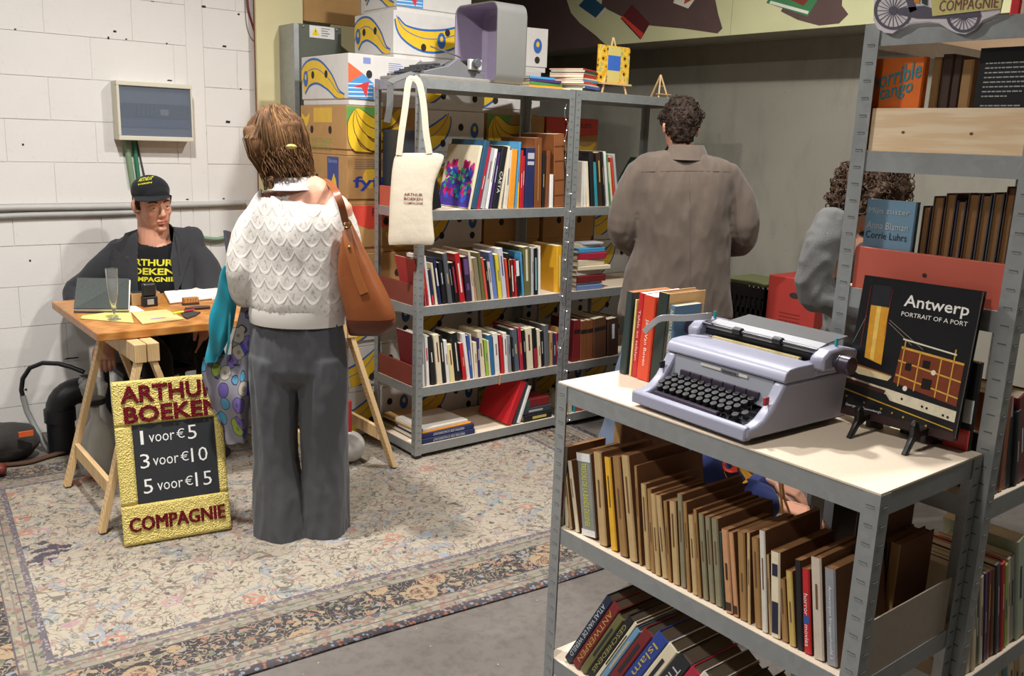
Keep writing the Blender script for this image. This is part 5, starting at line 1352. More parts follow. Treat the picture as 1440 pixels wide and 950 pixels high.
quadslab(np.array(fl)+(.004, .004, .006), np.array(fr_)+(0.004, .004, .006), np.array(bk_r)+(.006, .0, .004), np.array(bk_l)+(.004, 0, .004), .010).build('paper_block', PAPERW, fol)
quadslab(np.array(fl)+(0, 0, .0175), np.array(fr_)+(0, 0, .0175), np.array(bk_r)+(0, 0, .016), np.array(bk_l)+(0, 0, .016), .003).build('cover', M('3c423f', .6, var=.5, scale=120), fol)
MB().box(min(bk_l[0], bk_r[0])+.02, max(bk_l[0], bk_r[0])-.02, bk_l[1]-.005, bk_l[1]+.03, TBZ+.0005, min(bk_l[2], bk_r[2])).build('support', M('2a2a2c', .6), fol)
def flat(name, pts, t_, mat, label, cat, z=TZ_, grp=None):
    P = [tz(*p, z) for p in pts]
    return tag(MB().prism([(p[0], p[1]) for p in P], lambda u, v, w: (u, v, z+w), 0, t_).build(name, mat), label, cat, grp)
flat('paper_sheet', [(138, 443), (203, 437), (182, 425), (170, 430)], .0008, PAPERW, 'white paper sheet under the dark folder', 'paper')
flat('flyer', [(113, 448), (188, 454), (184, 440), (160, 438), (116, 444)], .0016, M('d9d07a', .6, var=.1, scale=60), 'pale yellow flyer under the champagne flute', 'flyer', TZ_+.001)
fy = flat('booklet', [(185, 440), (234, 436), (259, 449), (200, 456)], .004, M('d8c486', .6, var=.1, scale=40), 'tan yellow booklet at the front edge of table', 'booklet', TZ_+.001)
a = tz(222, 447, TZ_+.006)
MB().box(a[0]-.03, a[0]+.03, a[1]-.006, a[1]+.006, TZ_+.0052, TZ_+.0056).build('stamp_print', M('8a7ac0', .6), fy)
# champagne flute
def mat_glass():
    t = NT('clear_plastic_glass')
    return t.fin('eef0f0', .08, 0, Transmission_Weight=.92, IOR=1.3)
g = tz(161, 449, TZ_+.003)
gt = thing('champagne_flute', 'clear plastic champagne flute on the yellow flyer', 'glass', (g[0], g[1], TZ_+.003))
MB().lathe([(.0, .0), (.026, .0), (.026, .002), (.006, .005), (.004, .012), (.005, .03), (.010, .05), (.018, .10), (.0225, .15), (.0235, .21), (.022, .21), (.021, .15), (.0165, .1), (.008, .052), (.0, .045)], tuple(gt.location), 24, cap=False).build('bowl', mat_glass(), gt, True)
# self-inking stamp with a cardboard box behind
s0 = tz(212, 431)
st = thing('self_inking_stamp', 'black self-inking stamp standing on the table', 'stamp', (s0[0], s0[1], TBZ))
MB().box(s0[0]-.032, s0[0]+.032, s0[1]-.002, s0[1]+.034, TZ_, TZ_+.045).build('base', BLACKP, st, bevel=.004)
MB().box(s0[0]-.030, s0[0]+.030, s0[1], s0[1]+.032, TZ_+.045, TZ_+.105).build('handle', M('202226', .3), st, bevel=.012, seg=4)
MB().box(s0[0]-.014, s0[0]+.014, s0[1]-.004, s0[1]-.0021, TZ_+.01, TZ_+.034).build('window', M('9a988c', .4), st)
s1 = (s0[0]-.005, s0[1]+.075)
bx_ = thing('cardboard_tray', 'small brown cardboard box behind the black stamp', 'box', (s1[0], s1[1], TBZ))
MB().box(s1[0]-.062, s1[0]+.062, s1[1]-.03, s1[1]+.03, TZ_, TZ_+.055).build('body', CARD, bx_, bevel=.002)
MB().box(s1[0]-.055, s1[0]+.055, s1[1]-.024, s1[1]+.024, TZ_+.0551, TZ_+.056).build('opening', DARK, bx_)
flat('paper_sheet', [(183, 418), (200, 421), (196, 412), (184, 410)], .001, M('5a86a0', .6), 'small blue card behind the dark folder', 'card')
# open notebook
nb = thing('open_notebook', 'open notebook with blank white pages on the table', 'notebook', (tz(265, 415)[0], tz(265, 415)[1], TBZ))
P = [tz(*p) for p in ((238, 428), (298, 421), (268, 409), (230, 413))]
MB().prism([(p[0], p[1]) for p in P], lambda u, v, w: (u, v, TZ_+w), 0, .003).build('cover', M('8a5a34', .6), nb)
MB().prism([(p[0]+.004, p[1]+.004) for p in P], lambda u, v, w: (u, v, TZ_+w), .003, .012).build('page_block', PAPERW, nb, bevel=.002)
P = [tz(*p) for p in ((298, 421), (340, 415), (308, 405), (268, 409))]
mb = MB()
R = []
for i in range(7):
    u = i/6; a = np.array(P[0])*(1-u)+np.array(P[1])*u; b = np.array(P[3])*(1-u)+np.array(P[2])*u
    zz = .012+.014*math.sin(math.pi*u)
    R.append([(a[0], a[1], TZ_), (a[0], a[1], TZ_+zz), (b[0], b[1], TZ_+zz), (b[0], b[1], TZ_)])
mb.rings(R).build('page_block', PAPERW, nb, True)
# wooden stamp, brush handle, pens, dark pouch
w0 = tz(268, 428)
ws = thing('wooden_stamp', 'small wooden block stamp lying by the notebook', 'stamp', (w0[0], w0[1], TBZ))
MB().box(w0[0]-.036, w0[0]+.036, w0[1]-.013, w0[1]+.013, TZ_, TZ_+.008).build('rubber', M('3a2a26', .7), ws)
MB().box(w0[0]-.035, w0[0]+.035, w0[1]-.012, w0[1]+.012, TZ_+.008, TZ_+.034).build('wood_block', mat_wood('stamp_wood', 'c08a50', '8f5d30', 8, (3, 6, 6)), ws, bevel=.003)
a, b = tz(257, 432, TZ_+.008), tz(292, 430, TZ_+.008)
a = a+np.array([0, -.028, 0]); b = b+np.array([0, -.03, 0])
tag(MB().tube([a, a*.5+b*.5, b], [.006, .0085, .007], 10).build('brush_handle', M('3a261e', .5), None, True), 'dark wooden handle lying beside the block stamp', 'handle')
pn = thing('pen', 'yellow and red pen lying on the dark pouch', 'pen', tuple(tz(245, 439, TZ_)))
a, b, c = tz(244, 440, TZ_+.011), tz(258, 438, TZ_+.011), tz(273, 435, TZ_+.011)
MB().tube([a, b], .0045, 8).build('cap', M('dfe02a', .4), pn, True)
MB().tube([b, c], .0042, 8).build('barrel', M('b03048', .4), pn, True)
flat('cloth_pouch', [(254, 440), (262, 435), (272, 439), (282, 440), (276, 444), (263, 449), (258, 446)], .006, M('34302e', .8), 'dark crumpled pouch at the front of the table', 'pouch')
x0_, y0_ = tz(309, 409)[0], tz(309, 409)[1]
stack([(.16, .12, .03, 'cream', 0, 0, 0, {'label': 'cream paperback lying under the yellow one on table'}), (.15, .115, .022, 'yellow', .05, 0, 0, {'label': 'yellow paperback topmost of small pile on table'})], (x0_, y0_, TZ_), 0, '', 'paperbacks on the table')

# ================================================================== TUFTED SIGN
g0, g1 = oZ(175, 769, RUGZ), oZ(326, 743, RUGZ)
U = np.array(g1)-np.array(g0); SW = np.linalg.norm(U); U /= SW
back = np.array([-U[1], U[0], 0]);  back = back if back[1] > 0 else -back
SHt = .615; lean_ = math.radians(15)
V = np.array([0, 0, math.cos(lean_)])+back*math.sin(lean_)
Nn = np.cross(U, V)                      # towards the viewer
sg = thing('price_sign', 'yellow tufted price sign with black chalk panel leaning on the trestle', 'sign', tuple(g0))
def sgp(u, v, w=0.0): return np.array(g0)+U*u*SW+V*v*SHt+Nn*w
def mat_tuft(name, a, b):
    t = NT(name)
    c = t.mix(t.voro(160), b, a); t.bump(t.voro(170), .9, .006)
    return t.fin(c, .95, 0, Specular_IOR_Level=.1)
TUFT = mat_tuft('yellow_tufted_wool', 'ead888', 'd6c06c'); TUFTR = mat_tuft('maroon_tufted_wool', '7a2028', '561018')
mb = MB()
MB().hexa([sgp(.01, .004, -.012), sgp(.99, .004, -.012), sgp(.99, .996, -.012), sgp(.01, .996, -.012), sgp(.01, .004, 0), sgp(.99, .004, 0), sgp(.99, .996, 0), sgp(.01, .996, 0)]).build('backing_board', M('8a6a44', .7), sg)
PU0, PU1, PV0, PV1 = .155, .915, .245, .725
def tuft_panel(u0, u1, v0, v1, n_, nm_):
    nx = max(2, int((u1-u0)*n_)); ny = max(2, int((v1-v0)*n_*1.5)); vs = []; fs = []
    for j in range(ny+1):
        for i in range(nx+1):
            e = .0 if i in (0, nx) or j in (0, ny) else .010+.0035*noise.noise(Vector((i*1.7, j*1.7, u0*9)))
            uu = u0+(u1-u0)*i/nx+(.002*noise.noise(Vector((j*.9, i, 3))) if i in (0, nx) else 0); vv = v0+(v1-v0)*j/ny
            vs.append(sgp(uu, vv, e))
    for j in range(ny):
        for i in range(nx):
            a = j*(nx+1)+i; fs.append((a, a+1, a+nx+2, a+nx+1))
    return MB().add(vs, fs).build(nm_, TUFT, sg, True, sharp=80)
tuft_panel(0, 1, PV1, 1, 60, 'tufted_border'); tuft_panel(0, 1, 0, PV0, 60, 'tufted_border'); tuft_panel(0, PU0, PV0, PV1, 60, 'tufted_border'); tuft_panel(PU1, 1, PV0, PV1, 60, 'tufted_border')
mb = MB().hexa([sgp(PU0, PV0, 0), sgp(PU1, PV0, 0), sgp(PU1, PV1, 0), sgp(PU0, PV1, 0), sgp(PU0, PV0, .004), sgp(PU1, PV0, .004), sgp(PU1, PV1, .004), sgp(PU0, PV1, .004)])
cp = mb.build('chalk_panel', M('23252a', .7, var=.2, scale=12), sg)
tb = MB()
letters(tb, 'ARTHUR', sgp(.52, .915, .0125), U, V, w=SW*.90, h=SHt*.105, eps=.002, bold=.03, extrude=.02)
tb.build('tufted_word', TUFTR, sg); tb = MB()
letters(tb, 'BOEKEN', sgp(.54, .79, .0125), U, V, w=SW*.90, h=SHt*.105, eps=.002, bold=.03, extrude=.02)
tb.build('tufted_word', TUFTR, sg); tb = MB()
for du_ in (-.006, .006): letters(tb, 'COMPAGNIE', sgp(.50+du_, .125, .012), U, V, w=SW*.88, h=SHt*.085, eps=.0015, bold=.0, extrude=.02)
letters(tb, 'COMPAGNIE', sgp(.50, .125, .0125), U, V, w=SW*.88, h=SHt*.085, eps=.002, bold=.0, extrude=.02)
tb.build('tufted_word', TUFTR, sg)
tc = MB()
def chalk(items, v, hs):
    for s_, u, h_ in items: letters(tc, s_, sgp(u, v+(-.012 if s_ == 'voor' else 0), .004), U, V, h=SHt*h_, w=SW*{'voor': .235, '\u20ac': .075, '1': .05, '3': .085, '5': .085, '10': .155, '15': .155}[s_] if s_ != '1' else SW*.028, eps=.0012, bold=-.004)
chalk([('1', .235, .085), ('voor', .415, .046), ('\u20ac', .59, .058), ('5', .70, .088)], .645, 0)
chalk([('3', .245, .088), ('voor', .435, .046), ('\u20ac', .61, .058), ('10', .75, .088)], .50, 0)
chalk([('5', .255, .088), ('voor', .455, .046), ('\u20ac', .63, .058), ('15', .77, .088)], .345, 0)
tc.build('chalk_lettering', M('e8e8e6', .8, var=.1, scale=90), cp)['kind'] = 'stuff'

# ================================================================== LILAC TYPEWRITER
LIL = M('a3a4b8', .38, var=.05, scale=8, name='lilac_grey_enamel'); LILD = M('8f929c', .5, var=.06, name='grey_enamel_panel')
KEYM = M('1d1b20', .6, name='dark_key_plastic'); PUR = M('3a3040', .3, name='dark_purple_plastic'); CHROME = M('c8c8cc', .2, .85, var=.05)
tw = thing('typewriter', 'lilac-grey manual typewriter on the foreground shelf', 'typewriter', (1.492, 1.243, FT+.001), math.radians(-90-2))
# local frame: x = to the right across the keyboard, y = towards the back, z up
W2 = .172
prof = [(0.0, .012), (.0, .034), (.03, .038), (.052, .047), (.074, .066), (.094, .094), (.110, .1185), (.35, .1185), (.35, .012)]
for s_ in (-1, 1):
    xa, xb = (W2-.030, W2) if s_ > 0 else (-W2, -W2+.030)
    MB().prism(prof, lambda u, v, w: (w, u, v), xa, xb).build('side_shell', LIL, tw, True, bevel=.007, world=False, seg=3)
xi = W2-.030
MB().prism([(-.004, .008), (-.004, .036), (.012, .040), (.020, .022), (.020, .008)], lambda u, v, w: (w, u, v), -W2+.004, W2-.004).build('front_lip', LIL, tw, True, bevel=.004, world=False)
MB().prism([(.012, .010), (.35, .010), (.35, .014), (.012, .014)], lambda u, v, w: (w, u, v), -W2+.006, W2-.006).build('base_plate', M('2c2c30', .6), tw, world=False)
MB().prism([(.096, .060), (.112, .119), (.122, .119), (.106, .060)], lambda u, v, w: (w, u, v), -xi, xi).build('front_panel', LILD, tw, world=False)
MB().prism([(.108, .1195), (.105, .124), (.111, .140), (.122, .148), (.150, .151), (.207, .152), (.212, .146), (.212, .1195)], lambda u, v, w: (w, u, v), -W2, W2).build('hood', LIL, tw, True, bevel=.006, world=False, seg=3)
for s_ in (-1, 1):
    xa, xb = (xi-.004, W2) if s_ > 0 else (-W2, -xi+.004)
    MB().prism([(.2125, .1195), (.2125, .151), (.30, .150), (.34, .136), (.35, .1195)], lambda u, v, w: (w, u, v), xa, xb).build('side_deck', LIL, tw, True, bevel=.005, world=False)
MB().prism([(.315, .012), (.35, .012), (.35, .128), (.325, .143), (.30, .143)], lambda u, v, w: (w, u, v), -xi, xi).build('back_shell', LIL, tw, True, bevel=.004, world=False)
MB().prism([(.20, .10), (.30, .10), (.30, .104), (.20, .104)], lambda u, v, w: (w, u, v), -xi, xi).build('type_basket', M('2a2a2e', .6), tw, world=False)
MB().box(-.06, .075, .1065, .1085, .108, .114).build('name_strip', M('d8d4cc', .3), tw, world=False)
MB().box(.0, .05, .1055, .1067, .1075, .1145).build('name_plate', M('77777a', .3), tw, world=False)
ld_ = MB()
for k_ in range(6): ld_.box(.005+k_*.007, .0095+k_*.007, .1048, .1055, .1092, .1128)
ld_.build('name_marks', M('3a3a40', .4), tw, world=False)['kind'] = 'stuff'
MB().box(-.045, -.015, .15, .185, .148, .1486).build('margin_slot', M('4a4a52', .5), tw, world=False)
MB().box(.06, .085, .165, .19, .1485, .149).build('margin_slot', M('2a2a30', .5), tw, world=False)
kb = MB()
kb.prism([(.012, .020), (.105, .052), (.105, .014), (.012, .014)], lambda u, v, w: (w, u, v), -xi, xi)
kb.build('keyboard_well', M('19181c', .7), tw, world=False)
km = MB()
km.lathe([(.0060, -.004), (.0072, .002), (.0080, .009), (.0076, .0105), (.0060, .0106), (.004, .0098), (.0005, .0094)], (0, 0, 0), 12)
kme = bpy.data.meshes.new('key'); kme.from_pydata(km.v, [], km.f); kme.materials.append(KEYM); kme.polygons.foreach_set('use_smooth', [True]*len(kme.polygons)); kme.set_sharp_from_angle(angle=.7)
sme = MB().box(-.0012, .0012, -.0012, .0012, -.014, .001)
rowsk = [(.040, .040, 11, -.118), (.056, .046, 12, -.128), (.072, .053, 12, -.123), (.088, .060, 12, -.118)]
for (yy, zz, n_, xs) in rowsk:
    for i in range(n_):
        o = link('key', kme, tw); o.location = (xs+i*.0205, yy, zz+.006); o.rotation_euler = (.38, 0, 0)
for (xx, yy, zz) in ((.112, .034, .036), (.128, .046, .042)):
    o = link('key', kme, tw); o.location = (xx, yy, zz+.004); o.rotation_euler = (.38, 0, 0)
lv = MB()
for (yy, zz, n_, xs) in rowsk:
    for i in range(n_): lv.box(xs+i*.0205-.0012, xs+i*.0205+.0012, yy-.001, yy+.001, zz-.014, zz+.007)
lv.build('key_levers', M('8a8a8c', .4, .5), tw, world=False)['kind'] = 'stuff'
MB().box(-.118, .075, .014, .029, .034, .045).build('space_bar', PUR, tw, bevel=.003, world=False)
for i in range(7):
    MB().box(-.112+i*.033, -.112+i*.033+.031, .094, .103, .072, .088).build('tabulator_key', PUR, tw, bevel=.002, world=False)
MB().box(-xi-.018, -xi-.012, .074, .088, .083, .100).build('lever_slider', BLACKP, tw, bevel=.001, world=False)
MB().box(xi+.012, xi+.018, .064, .078, .074, .092).build('lever_slider', M('b03038', .4), tw, bevel=.001, world=False)
# carriage
MB().tube([(-.185, .245, .160), (.185, .245, .160)], .0165, 24).build('platen', M('27272a', .5), tw, True, world=False)
for s_ in (-1, 1):
    x_ = s_*.178
    cg = MB()
    cg.prism([(.205, .138), (.20, .165), (.225, .182), (.275, .186), (.33, .175), (.335, .138)], lambda u, v, w: (w, u, v), x_-.018, x_+.018)
    cg.build('carriage_end', LIL, tw, True, bevel=.006, world=False)
MB().tube([(.19, .245, .156), (.21, .245, .156), (.212, .245, .156)], [.012, .012, .022], 20).build('knob_stem', M('3a3a3e', .4), tw, True, world=False)
MB().tube([(.206, .245, .156), (.238, .245, .156)], .0205, 24).build('platen_knob', PUR, tw, True, bevel=.003, world=False)
MB().tube([(-.206, .245, .156), (-.232, .245, .156)], .0205, 24).build('platen_knob', PUR, tw, True, bevel=.003, world=False)
MB().tube([(-.165, .222, .178), (.165, .222, .178)], .0042, 10).build('paper_bail', M('55555a', .3, .5), tw, True, world=False)
for x_ in (-.055, .06):
    MB().tube([(x_-.011, .222, .178), (x_+.011, .222, .178)], .0095, 14).build('bail_roller', BLACKP, tw, True, world=False)
MB().box(-.158, .158, .228, .231, .168, .182).build('paper_scale', M('d6d6d8', .35), tw, world=False)
MB().prism([(.268, .184), (.345, .193), (.345, .196), (.268, .187)], lambda u, v, w: (w, u, v), -.125, .155).build('paper_table', M('5c5c5e', .6), tw, True, world=False)
MB().prism([(.236, .176), (.266, .184), (.266, .187), (.236, .179)], lambda u, v, w: (w, u, v), -.155, .155).build('carriage_plate', M('b9b9c0', .35), tw, world=False)
MB().box(-.12, .13, .206, .216, .150, .156).build('ruler_strip', M('d8c48a', .5, var=.4, scale=150), tw, world=False)
for x_ in (-.168, .178):
    MB().tube([(x_, .268, .182), (x_, .268, .203)], .0035, 8).build('release_lever', M('2fa0a4', .4), tw, True, world=False)
def tw_local(p):
    q_ = Matrix.Rotation(-tw.rotation_euler[2], 3, 'Z') @ (Vector(p)-tw.location); return tuple(q_)
lvr = [(-.175, .235, .185)]+[tw_local(oX(x, y, X)) for x, y, X in ((1000, 444, 1.715), (962, 447, 1.68), (932, 447, 1.655), (918, 455, 1.645), (906, 467, 1.635))]
MB().ribbon([np.array(p) for p in catmull([np.array(q) for q in lvr], 4)], .016, (0, .25, 1), .004).build('return_lever', M('b4b4b8', .3, .4), tw, True, bevel=.001, world=False)
MB().ball((-.185, .24, .182), .014, 12, 8).build('lever_pivot', M('8a8a90', .3, .4), tw, True, world=False)
for x_ in (-.13, .13):
    for y_ in (.03, .32):
        MB().tube([(x_, y_, .0), (x_, y_, .013)], .012, 12).build('rubber_foot', BLACKP, tw, True, world=False)

# ================================================================== ANTWERP BOOK ON ITS STAND
AB0, AB1 = oX(1198, 603, 1.80), oX(1357, 643, 1.80)
zb = FT+.05
ub = np.array([0, -1.0, 0]); tiltb = math.radians(7)
vb = np.array([math.sin(tiltb), 0, math.cos(tiltb)]); nb_ = np.cross(ub, vb)
yL = 1.048; Wb = .246; Hb = .312
org = np.array([1.790, yL, FT+.030])
rotb = math.radians(5)
R2 = lambda p: np.array([p[0]*math.cos(rotb)-p[1]*math.sin(rotb), p[0]*math.sin(rotb)+p[1]*math.cos(rotb), p[2]])
ub, vb, nb_ = R2(ub), R2(vb), R2(nb_)
ab = thing('picture_book', 'black book titled Antwerp Portrait of a Port on easel', 'book', tuple(org))
def abp(u, v, w=0.0): return org+ub*u*Wb+vb*v*Hb+nb_*w
def abox(u0, u1, v0, v1, w0, w1): return MB().hexa([abp(u0, v0, w0), abp(u1, v0, w0), abp(u1, v1, w0), abp(u0, v1, w0), abp(u0, v0, w1), abp(u1, v0, w1), abp(u1, v1, w1), abp(u0, v1, w1)])
abox(0, 1, 0, 1, -.003, 0).build('cover', M('17171b', .28, var=.1), ab); abox(0, 1, 0, 1, -.024, -.021).build('cover', M('17171b', .4), ab); abox(.01, .985, .01, .99, -.021, -.003).build('page_block', PAPERW, ab)
def art(polys, col, nm_, lift, rough=.3):
    mb = MB()
    for pl in polys: mb.prism(pl, lambda u, v, w: abp(u, v, w), .0001, lift)
    o_ = mb.build(nm_, M(col, rough, var=.25, scale=60), ab); o_['kind'] = 'stuff'; return o_
R4 = lambda a, b, c, d: [(a, c), (b, c), (b, d), (a, d)]
art([[(.13, .43), (.29, .40), (.27, .80), (.105, .80)]], 'd99a30', 'funnel_print', .0006)
art([[(.18, .43), (.215, .42), (.20, .80), (.16, .80)]], 'f0c464', 'funnel_print', .0009)
art([[(.10, .80), (.27, .80), (.262, .945), (.095, .945)]], '26262c', 'funnel_top_print', .0008)
art([R4(.075, .079, .50, .93), R4(.27, .274, .60, .93)], '8a3028', 'mast_print', .0008)
art([[(.03, .375), (.40, .335), (.37, .30), (.10, .305), (.02, .335)]], 'd8c69c', 'boat_print', .0008); art([[(.03, .378), (.40, .342), (.40, .335), (.03, .365)]], '9a5a2c', 'boat_print', .0011)
art([[(.0, .275), (.98, .20), (.98, .125), (.42, .17), (.38, .205), (.0, .235)]], 'ddd3b8', 'hull_print', .0006)
art([[(.0, .262), (.37, .232), (.36, .205), (.0, .232)]], '4a2420', 'hull_print', .0009)
art([[(.0, .185), (.98, .075), (.98, .068), (.0, .175)]], 'c8a030', 'hull_line_print', .0008)
art([[(.42, .30), (.97, .23), (.97, .52), (.62, .54), (.44, .56)]], '7a3a22', 'deckhouse_print', .0006)
art([[(.44, .555), (.97, .52), (.97, .505), (.44, .54)], [(.43, .46), (.97, .40), (.97, .39), (.43, .45)], [(.43, .36), (.97, .29), (.97, .28), (.43, .35)], R4(.60, .61, .27, .54), R4(.78, .79, .26, .52), R4(.88, .89, .25, .6), R4(.46, .47, .28, .60)], 'd8a848', 'rail_print', .0010)
art([[(.44, .61), (.9, .57), (.9, .56), (.44, .60)], circ(.53, .275, .02, .018, 10), circ(.74, .42, .02, .018, 10)], 'e8e0cc', 'rail_print', .0012)
art([R4(.66, .74, .30, .37), R4(.50, .55, .40, .45), R4(.64, .7, .44, .49), circ(.52, .2, .01, .009, 8), circ(.70, .18, .01, .009, 8), circ(.74, .176, .01, .009, 8), circ(.88, .155, .01, .009, 8), circ(.92, .15, .01, .009, 8)], '1c1414', 'window_print', .0013)
art([[(.29, .72), (.62, .56), (.62, .556), (.29, .716)], [(.29, .70), (.52, .575), (.52, .571), (.29, .696)], [(.08, .72), (.0, .52), (.004, .52), (.084, .72)]], '8a8478', 'rigging_print', .0008)
art([circ(x_, .135-.10*x_, .009, .008, 8) for x_ in (.03, .2, .36, .46, .56, .66, .76)], 'b8982c', 'porthole_print', .0008)
art([R4(.0, 1.0, .0, .055)], '34201f', 'hull_foot_print', .0005)
tm = MB()
letters(tm, 'Antwerp', abp(.66, .855), ub, vb, w=Wb*.54, h=Hb*.105, eps=.001, bold=.012)
letters(tm, 'PORTRAIT OF A PORT', abp(.66, .775), ub, vb, w=Wb*.55, h=Hb*.03, eps=.001)
letters(tm, 'George van Cauwenbergh', abp(.20, .072), ub, vb, w=Wb*.33, h=Hb*.022, eps=.0012)
tm.build('title', M('efece6', .4, var=0), ab)
ez = thing('book_easel', 'small black folding easel holding the Antwerp book', 'easel', (1.77, .93, FT))
EZM = M('141416', .35, name='black_easel')
def easel_leg(yy, label=None):
    q = np.array([org[0]-.004, yy, FT])
    pr = [(-.062, .0), (-.048, .0), (-.030, .022), (-.006, .030), (.012, .030), (.012, .012), (.06, .0), (.075, .0), (.07, .014), (.058, .05), (.078, .15), (.068, .15), (.044, .046), (-.012, .044), (-.024, .066), (-.034, .068), (-.040, .058), (-.038, .036), (-.050, .016)]
    return MB().prism(pr, lambda u, v, w: (q[0]+u*1.0, q[1]+w, q[2]+v+.0004), -.0055, .0055).build('easel_leg', EZM, ez, True, bevel=.002)
easel_leg(.985); easel_leg(.86)
MB().box(org[0]+.040, org[0]+.048, .835, .985, FT+.018, FT+.040).build('cross_piece', EZM, ez, bevel=.002)
# book behind, red foot and white face
bb2 = book((1.866, .795, FT), 0, .016, .15, .19, 'black', 'black and red book half hidden behind Antwerp book', GT, 0, False)
mbox(1.8652, 1.8659, .796, .85, FT+.001, FT+.045).build('red_panel', M('d03434', .4), bb2)
mbox(1.8652, 1.8659, .796, .815, FT+.06, FT+.11).build('white_print', M('c8c8c8', .5), bb2)

# ================================================================== CUT-OUT MOTORBIKE SIGN ON THE TALL UNIT
CX = TX0-.006
cs = thing('cutout_sign', 'cardboard motorbike cut-out with yellow name board on tall unit', 'sign', (CX, .95, TL[0]))
def cpx(pts, t0_, t1_, col, nm_, rough=.5):
    P = [oX(x, y, CX) for x, y in pts]
    return MB().prism([(p[1], p[2]) for p in P], lambda u, v, w: (CX-w, u, v), t0_, t1_).build(nm_, M(col, rough, var=.06), cs)
cpx([(1229, 8), (1228, 28), (1234, 40), (1244, 46), (1255, 47), (1272, 34), (1285, 31), (1306, 30), (1320, 32), (1332, 40), (1344, 46), (1357, 48), (1370, 42), (1382, 28), (1406, 18), (1412, -10), (1420, -60), (1240, -60), (1230, -10)], -.004, 0, 'e6e0e4', 'card_outline')
def ring(cx_, cy_, r0, r1, n=28, a0=0, a1=2*math.pi):
    o_ = [(cx_+r1*math.cos(a0+(a1-a0)*k/n), cy_+r1*math.sin(a0+(a1-a0)*k/n)) for k in range(n+1)]
    i_ = [(cx_+r0*math.cos(a0+(a1-a0)*k/n), cy_+r0*math.sin(a0+(a1-a0)*k/n)) for k in range(n, -1, -1)]
    return o_+i_
for (cx_, cy_, r_) in ((1256, 15, 27), (1355, 22, 24)):
    cpx(ring(cx_, cy_, r_-4, r_), .0002, .0008, '5d5668', 'tyre_print')
    for k in range(20):
        a = k*math.pi/10
        cpx([(cx_+5*math.cos(a-.1), cy_+5*math.sin(a-.1)), (cx_+(r_-4)*math.cos(a-.018), cy_+(r_-4)*math.sin(a-.018)), (cx_+(r_-4)*math.cos(a+.018), cy_+(r_-4)*math.sin(a+.018)), (cx_+5*math.cos(a+.1), cy_+5*math.sin(a+.1))], .0002, .0007, '6f687a', 'spoke_print')
    cpx(circ(cx_, cy_, 6, 6, 12), .0003, .001, '5d5668', 'hub_print')
cpx([(1262, 12), (1300, 8), (1318, 14), (1378, 16), (1380, 24), (1318, 26), (1290, 26), (1262, 20)], .0004, .0012, '5d5668', 'frame_print')
cpx([(1268, -20), (1276, -20), (1290, 14), (1280, 18)], .0004, .0012, '5d5668', 'fork_print')
cpx([(1284, -12), (1295, -12), (1293, 5), (1286, 4)], .0008, .0014, 'e8962a', 'rider_print'); cpx([(1295, -12), (1305, -12), (1304, 8), (1297, 5)], .0008, .0014, '2e3a30', 'rider_print')
cpx([(1308, -20), (1312, 23), (1408, 12), (1412, -20)], .0014, .0026, 'e2d88c', 'name_board')
tm = MB()
p0, p1 = oX(1322, 9, CX), oX(1405, 3, CX)
letters(tm, 'COMPAGNIE', (np.array(p0)+np.array(p1))/2-np.array([.0028, 0, 0]), np.array(p1)-np.array(p0), (0, 0, 1), w=np.linalg.norm(np.array(p1)-np.array(p0)), h=.021, eps=.0005)
p0, p1 = oX(1325, -7, CX), oX(1405, -12, CX)
letters(tm, 'BOEKEN', (np.array(p0)+np.array(p1))/2-np.array([.0028, 0, 0]), np.array(p1)-np.array(p0), (0, 0, 1), w=np.linalg.norm(np.array(p1)-np.array(p0)), h=.021, eps=.0005)
tm.build('lettering', M('8a4a50', .6, var=0), cs)
bk_ = TL[0]+.001
for k, (cn, t_) in enumerate((('red', .02), ('off-white', .015), ('green', .018), ('orange', .02), ('cream', .02), ('teal', .02))):
    y_ = oX(1416, 5, TX0+.03)[1]-.002
    book((TX0+.04, y_-sum((.02, .015, .018, .02, .02, .02)[:k])-k*.001, bk_), -math.pi/2, t_, .14, .2, cn, f"{cn} book, {ordw(k+1)} right of cut-out sign on tall unit", 'books on top of the tall unit', 0, False) if y_-sum((.02, .015, .018, .02, .02, .02)[:k+1])-k*.001 > TY0+.0 else None

# ================================================================== ON TOP OF THE BOOKCASES
GRY = M('6f6f72', .5, var=.08, name='old_grey_enamel')
ow = thing('portable_typewriter', 'old grey portable typewriter on top of the tote-bag bookcase', 'typewriter', (2.26, 3.70, BL[0]+.001))
zz = BL[0]+.001
# lies with its keyboard to the left: x runs from keyboard (left) to carriage (right)
ox0, ox1, oy0, oy1 = 2.262, 2.60, 3.525, 3.86
MB().box(ox0-.03, ox1+.02, oy0-.012, oy1+.01, zz, zz+.016).build('tray', M('8c8c88', .5), ow, bevel=.005)
MB().prism([(ox0, .016), (ox0, .03), (ox0+.13, .062), (ox0+.18, .098), (ox0+.27, .05), (ox1, .045), (ox1, .016)], lambda u, v, w: (u, w, zz+v), oy0+.004, oy0+.03).build('side_cheek', GRY, ow, bevel=.003)
MB().prism([(ox0, .016), (ox0, .03), (ox0+.13, .062), (ox0+.18, .098), (ox0+.27, .05), (ox1, .045), (ox1, .016)], lambda u, v, w: (u, w, zz+v), oy1-.03, oy1-.004).build('side_cheek', GRY, ow, bevel=.003)
MB().prism([(ox0+.13, .016), (ox0+.145, .07), (ox0+.18, .094), (ox0+.22, .07), (ox0+.22, .016)], lambda u, v, w: (u, w, zz+v), oy0+.031, oy1-.031).build('cover', GRY, ow, bevel=.003)
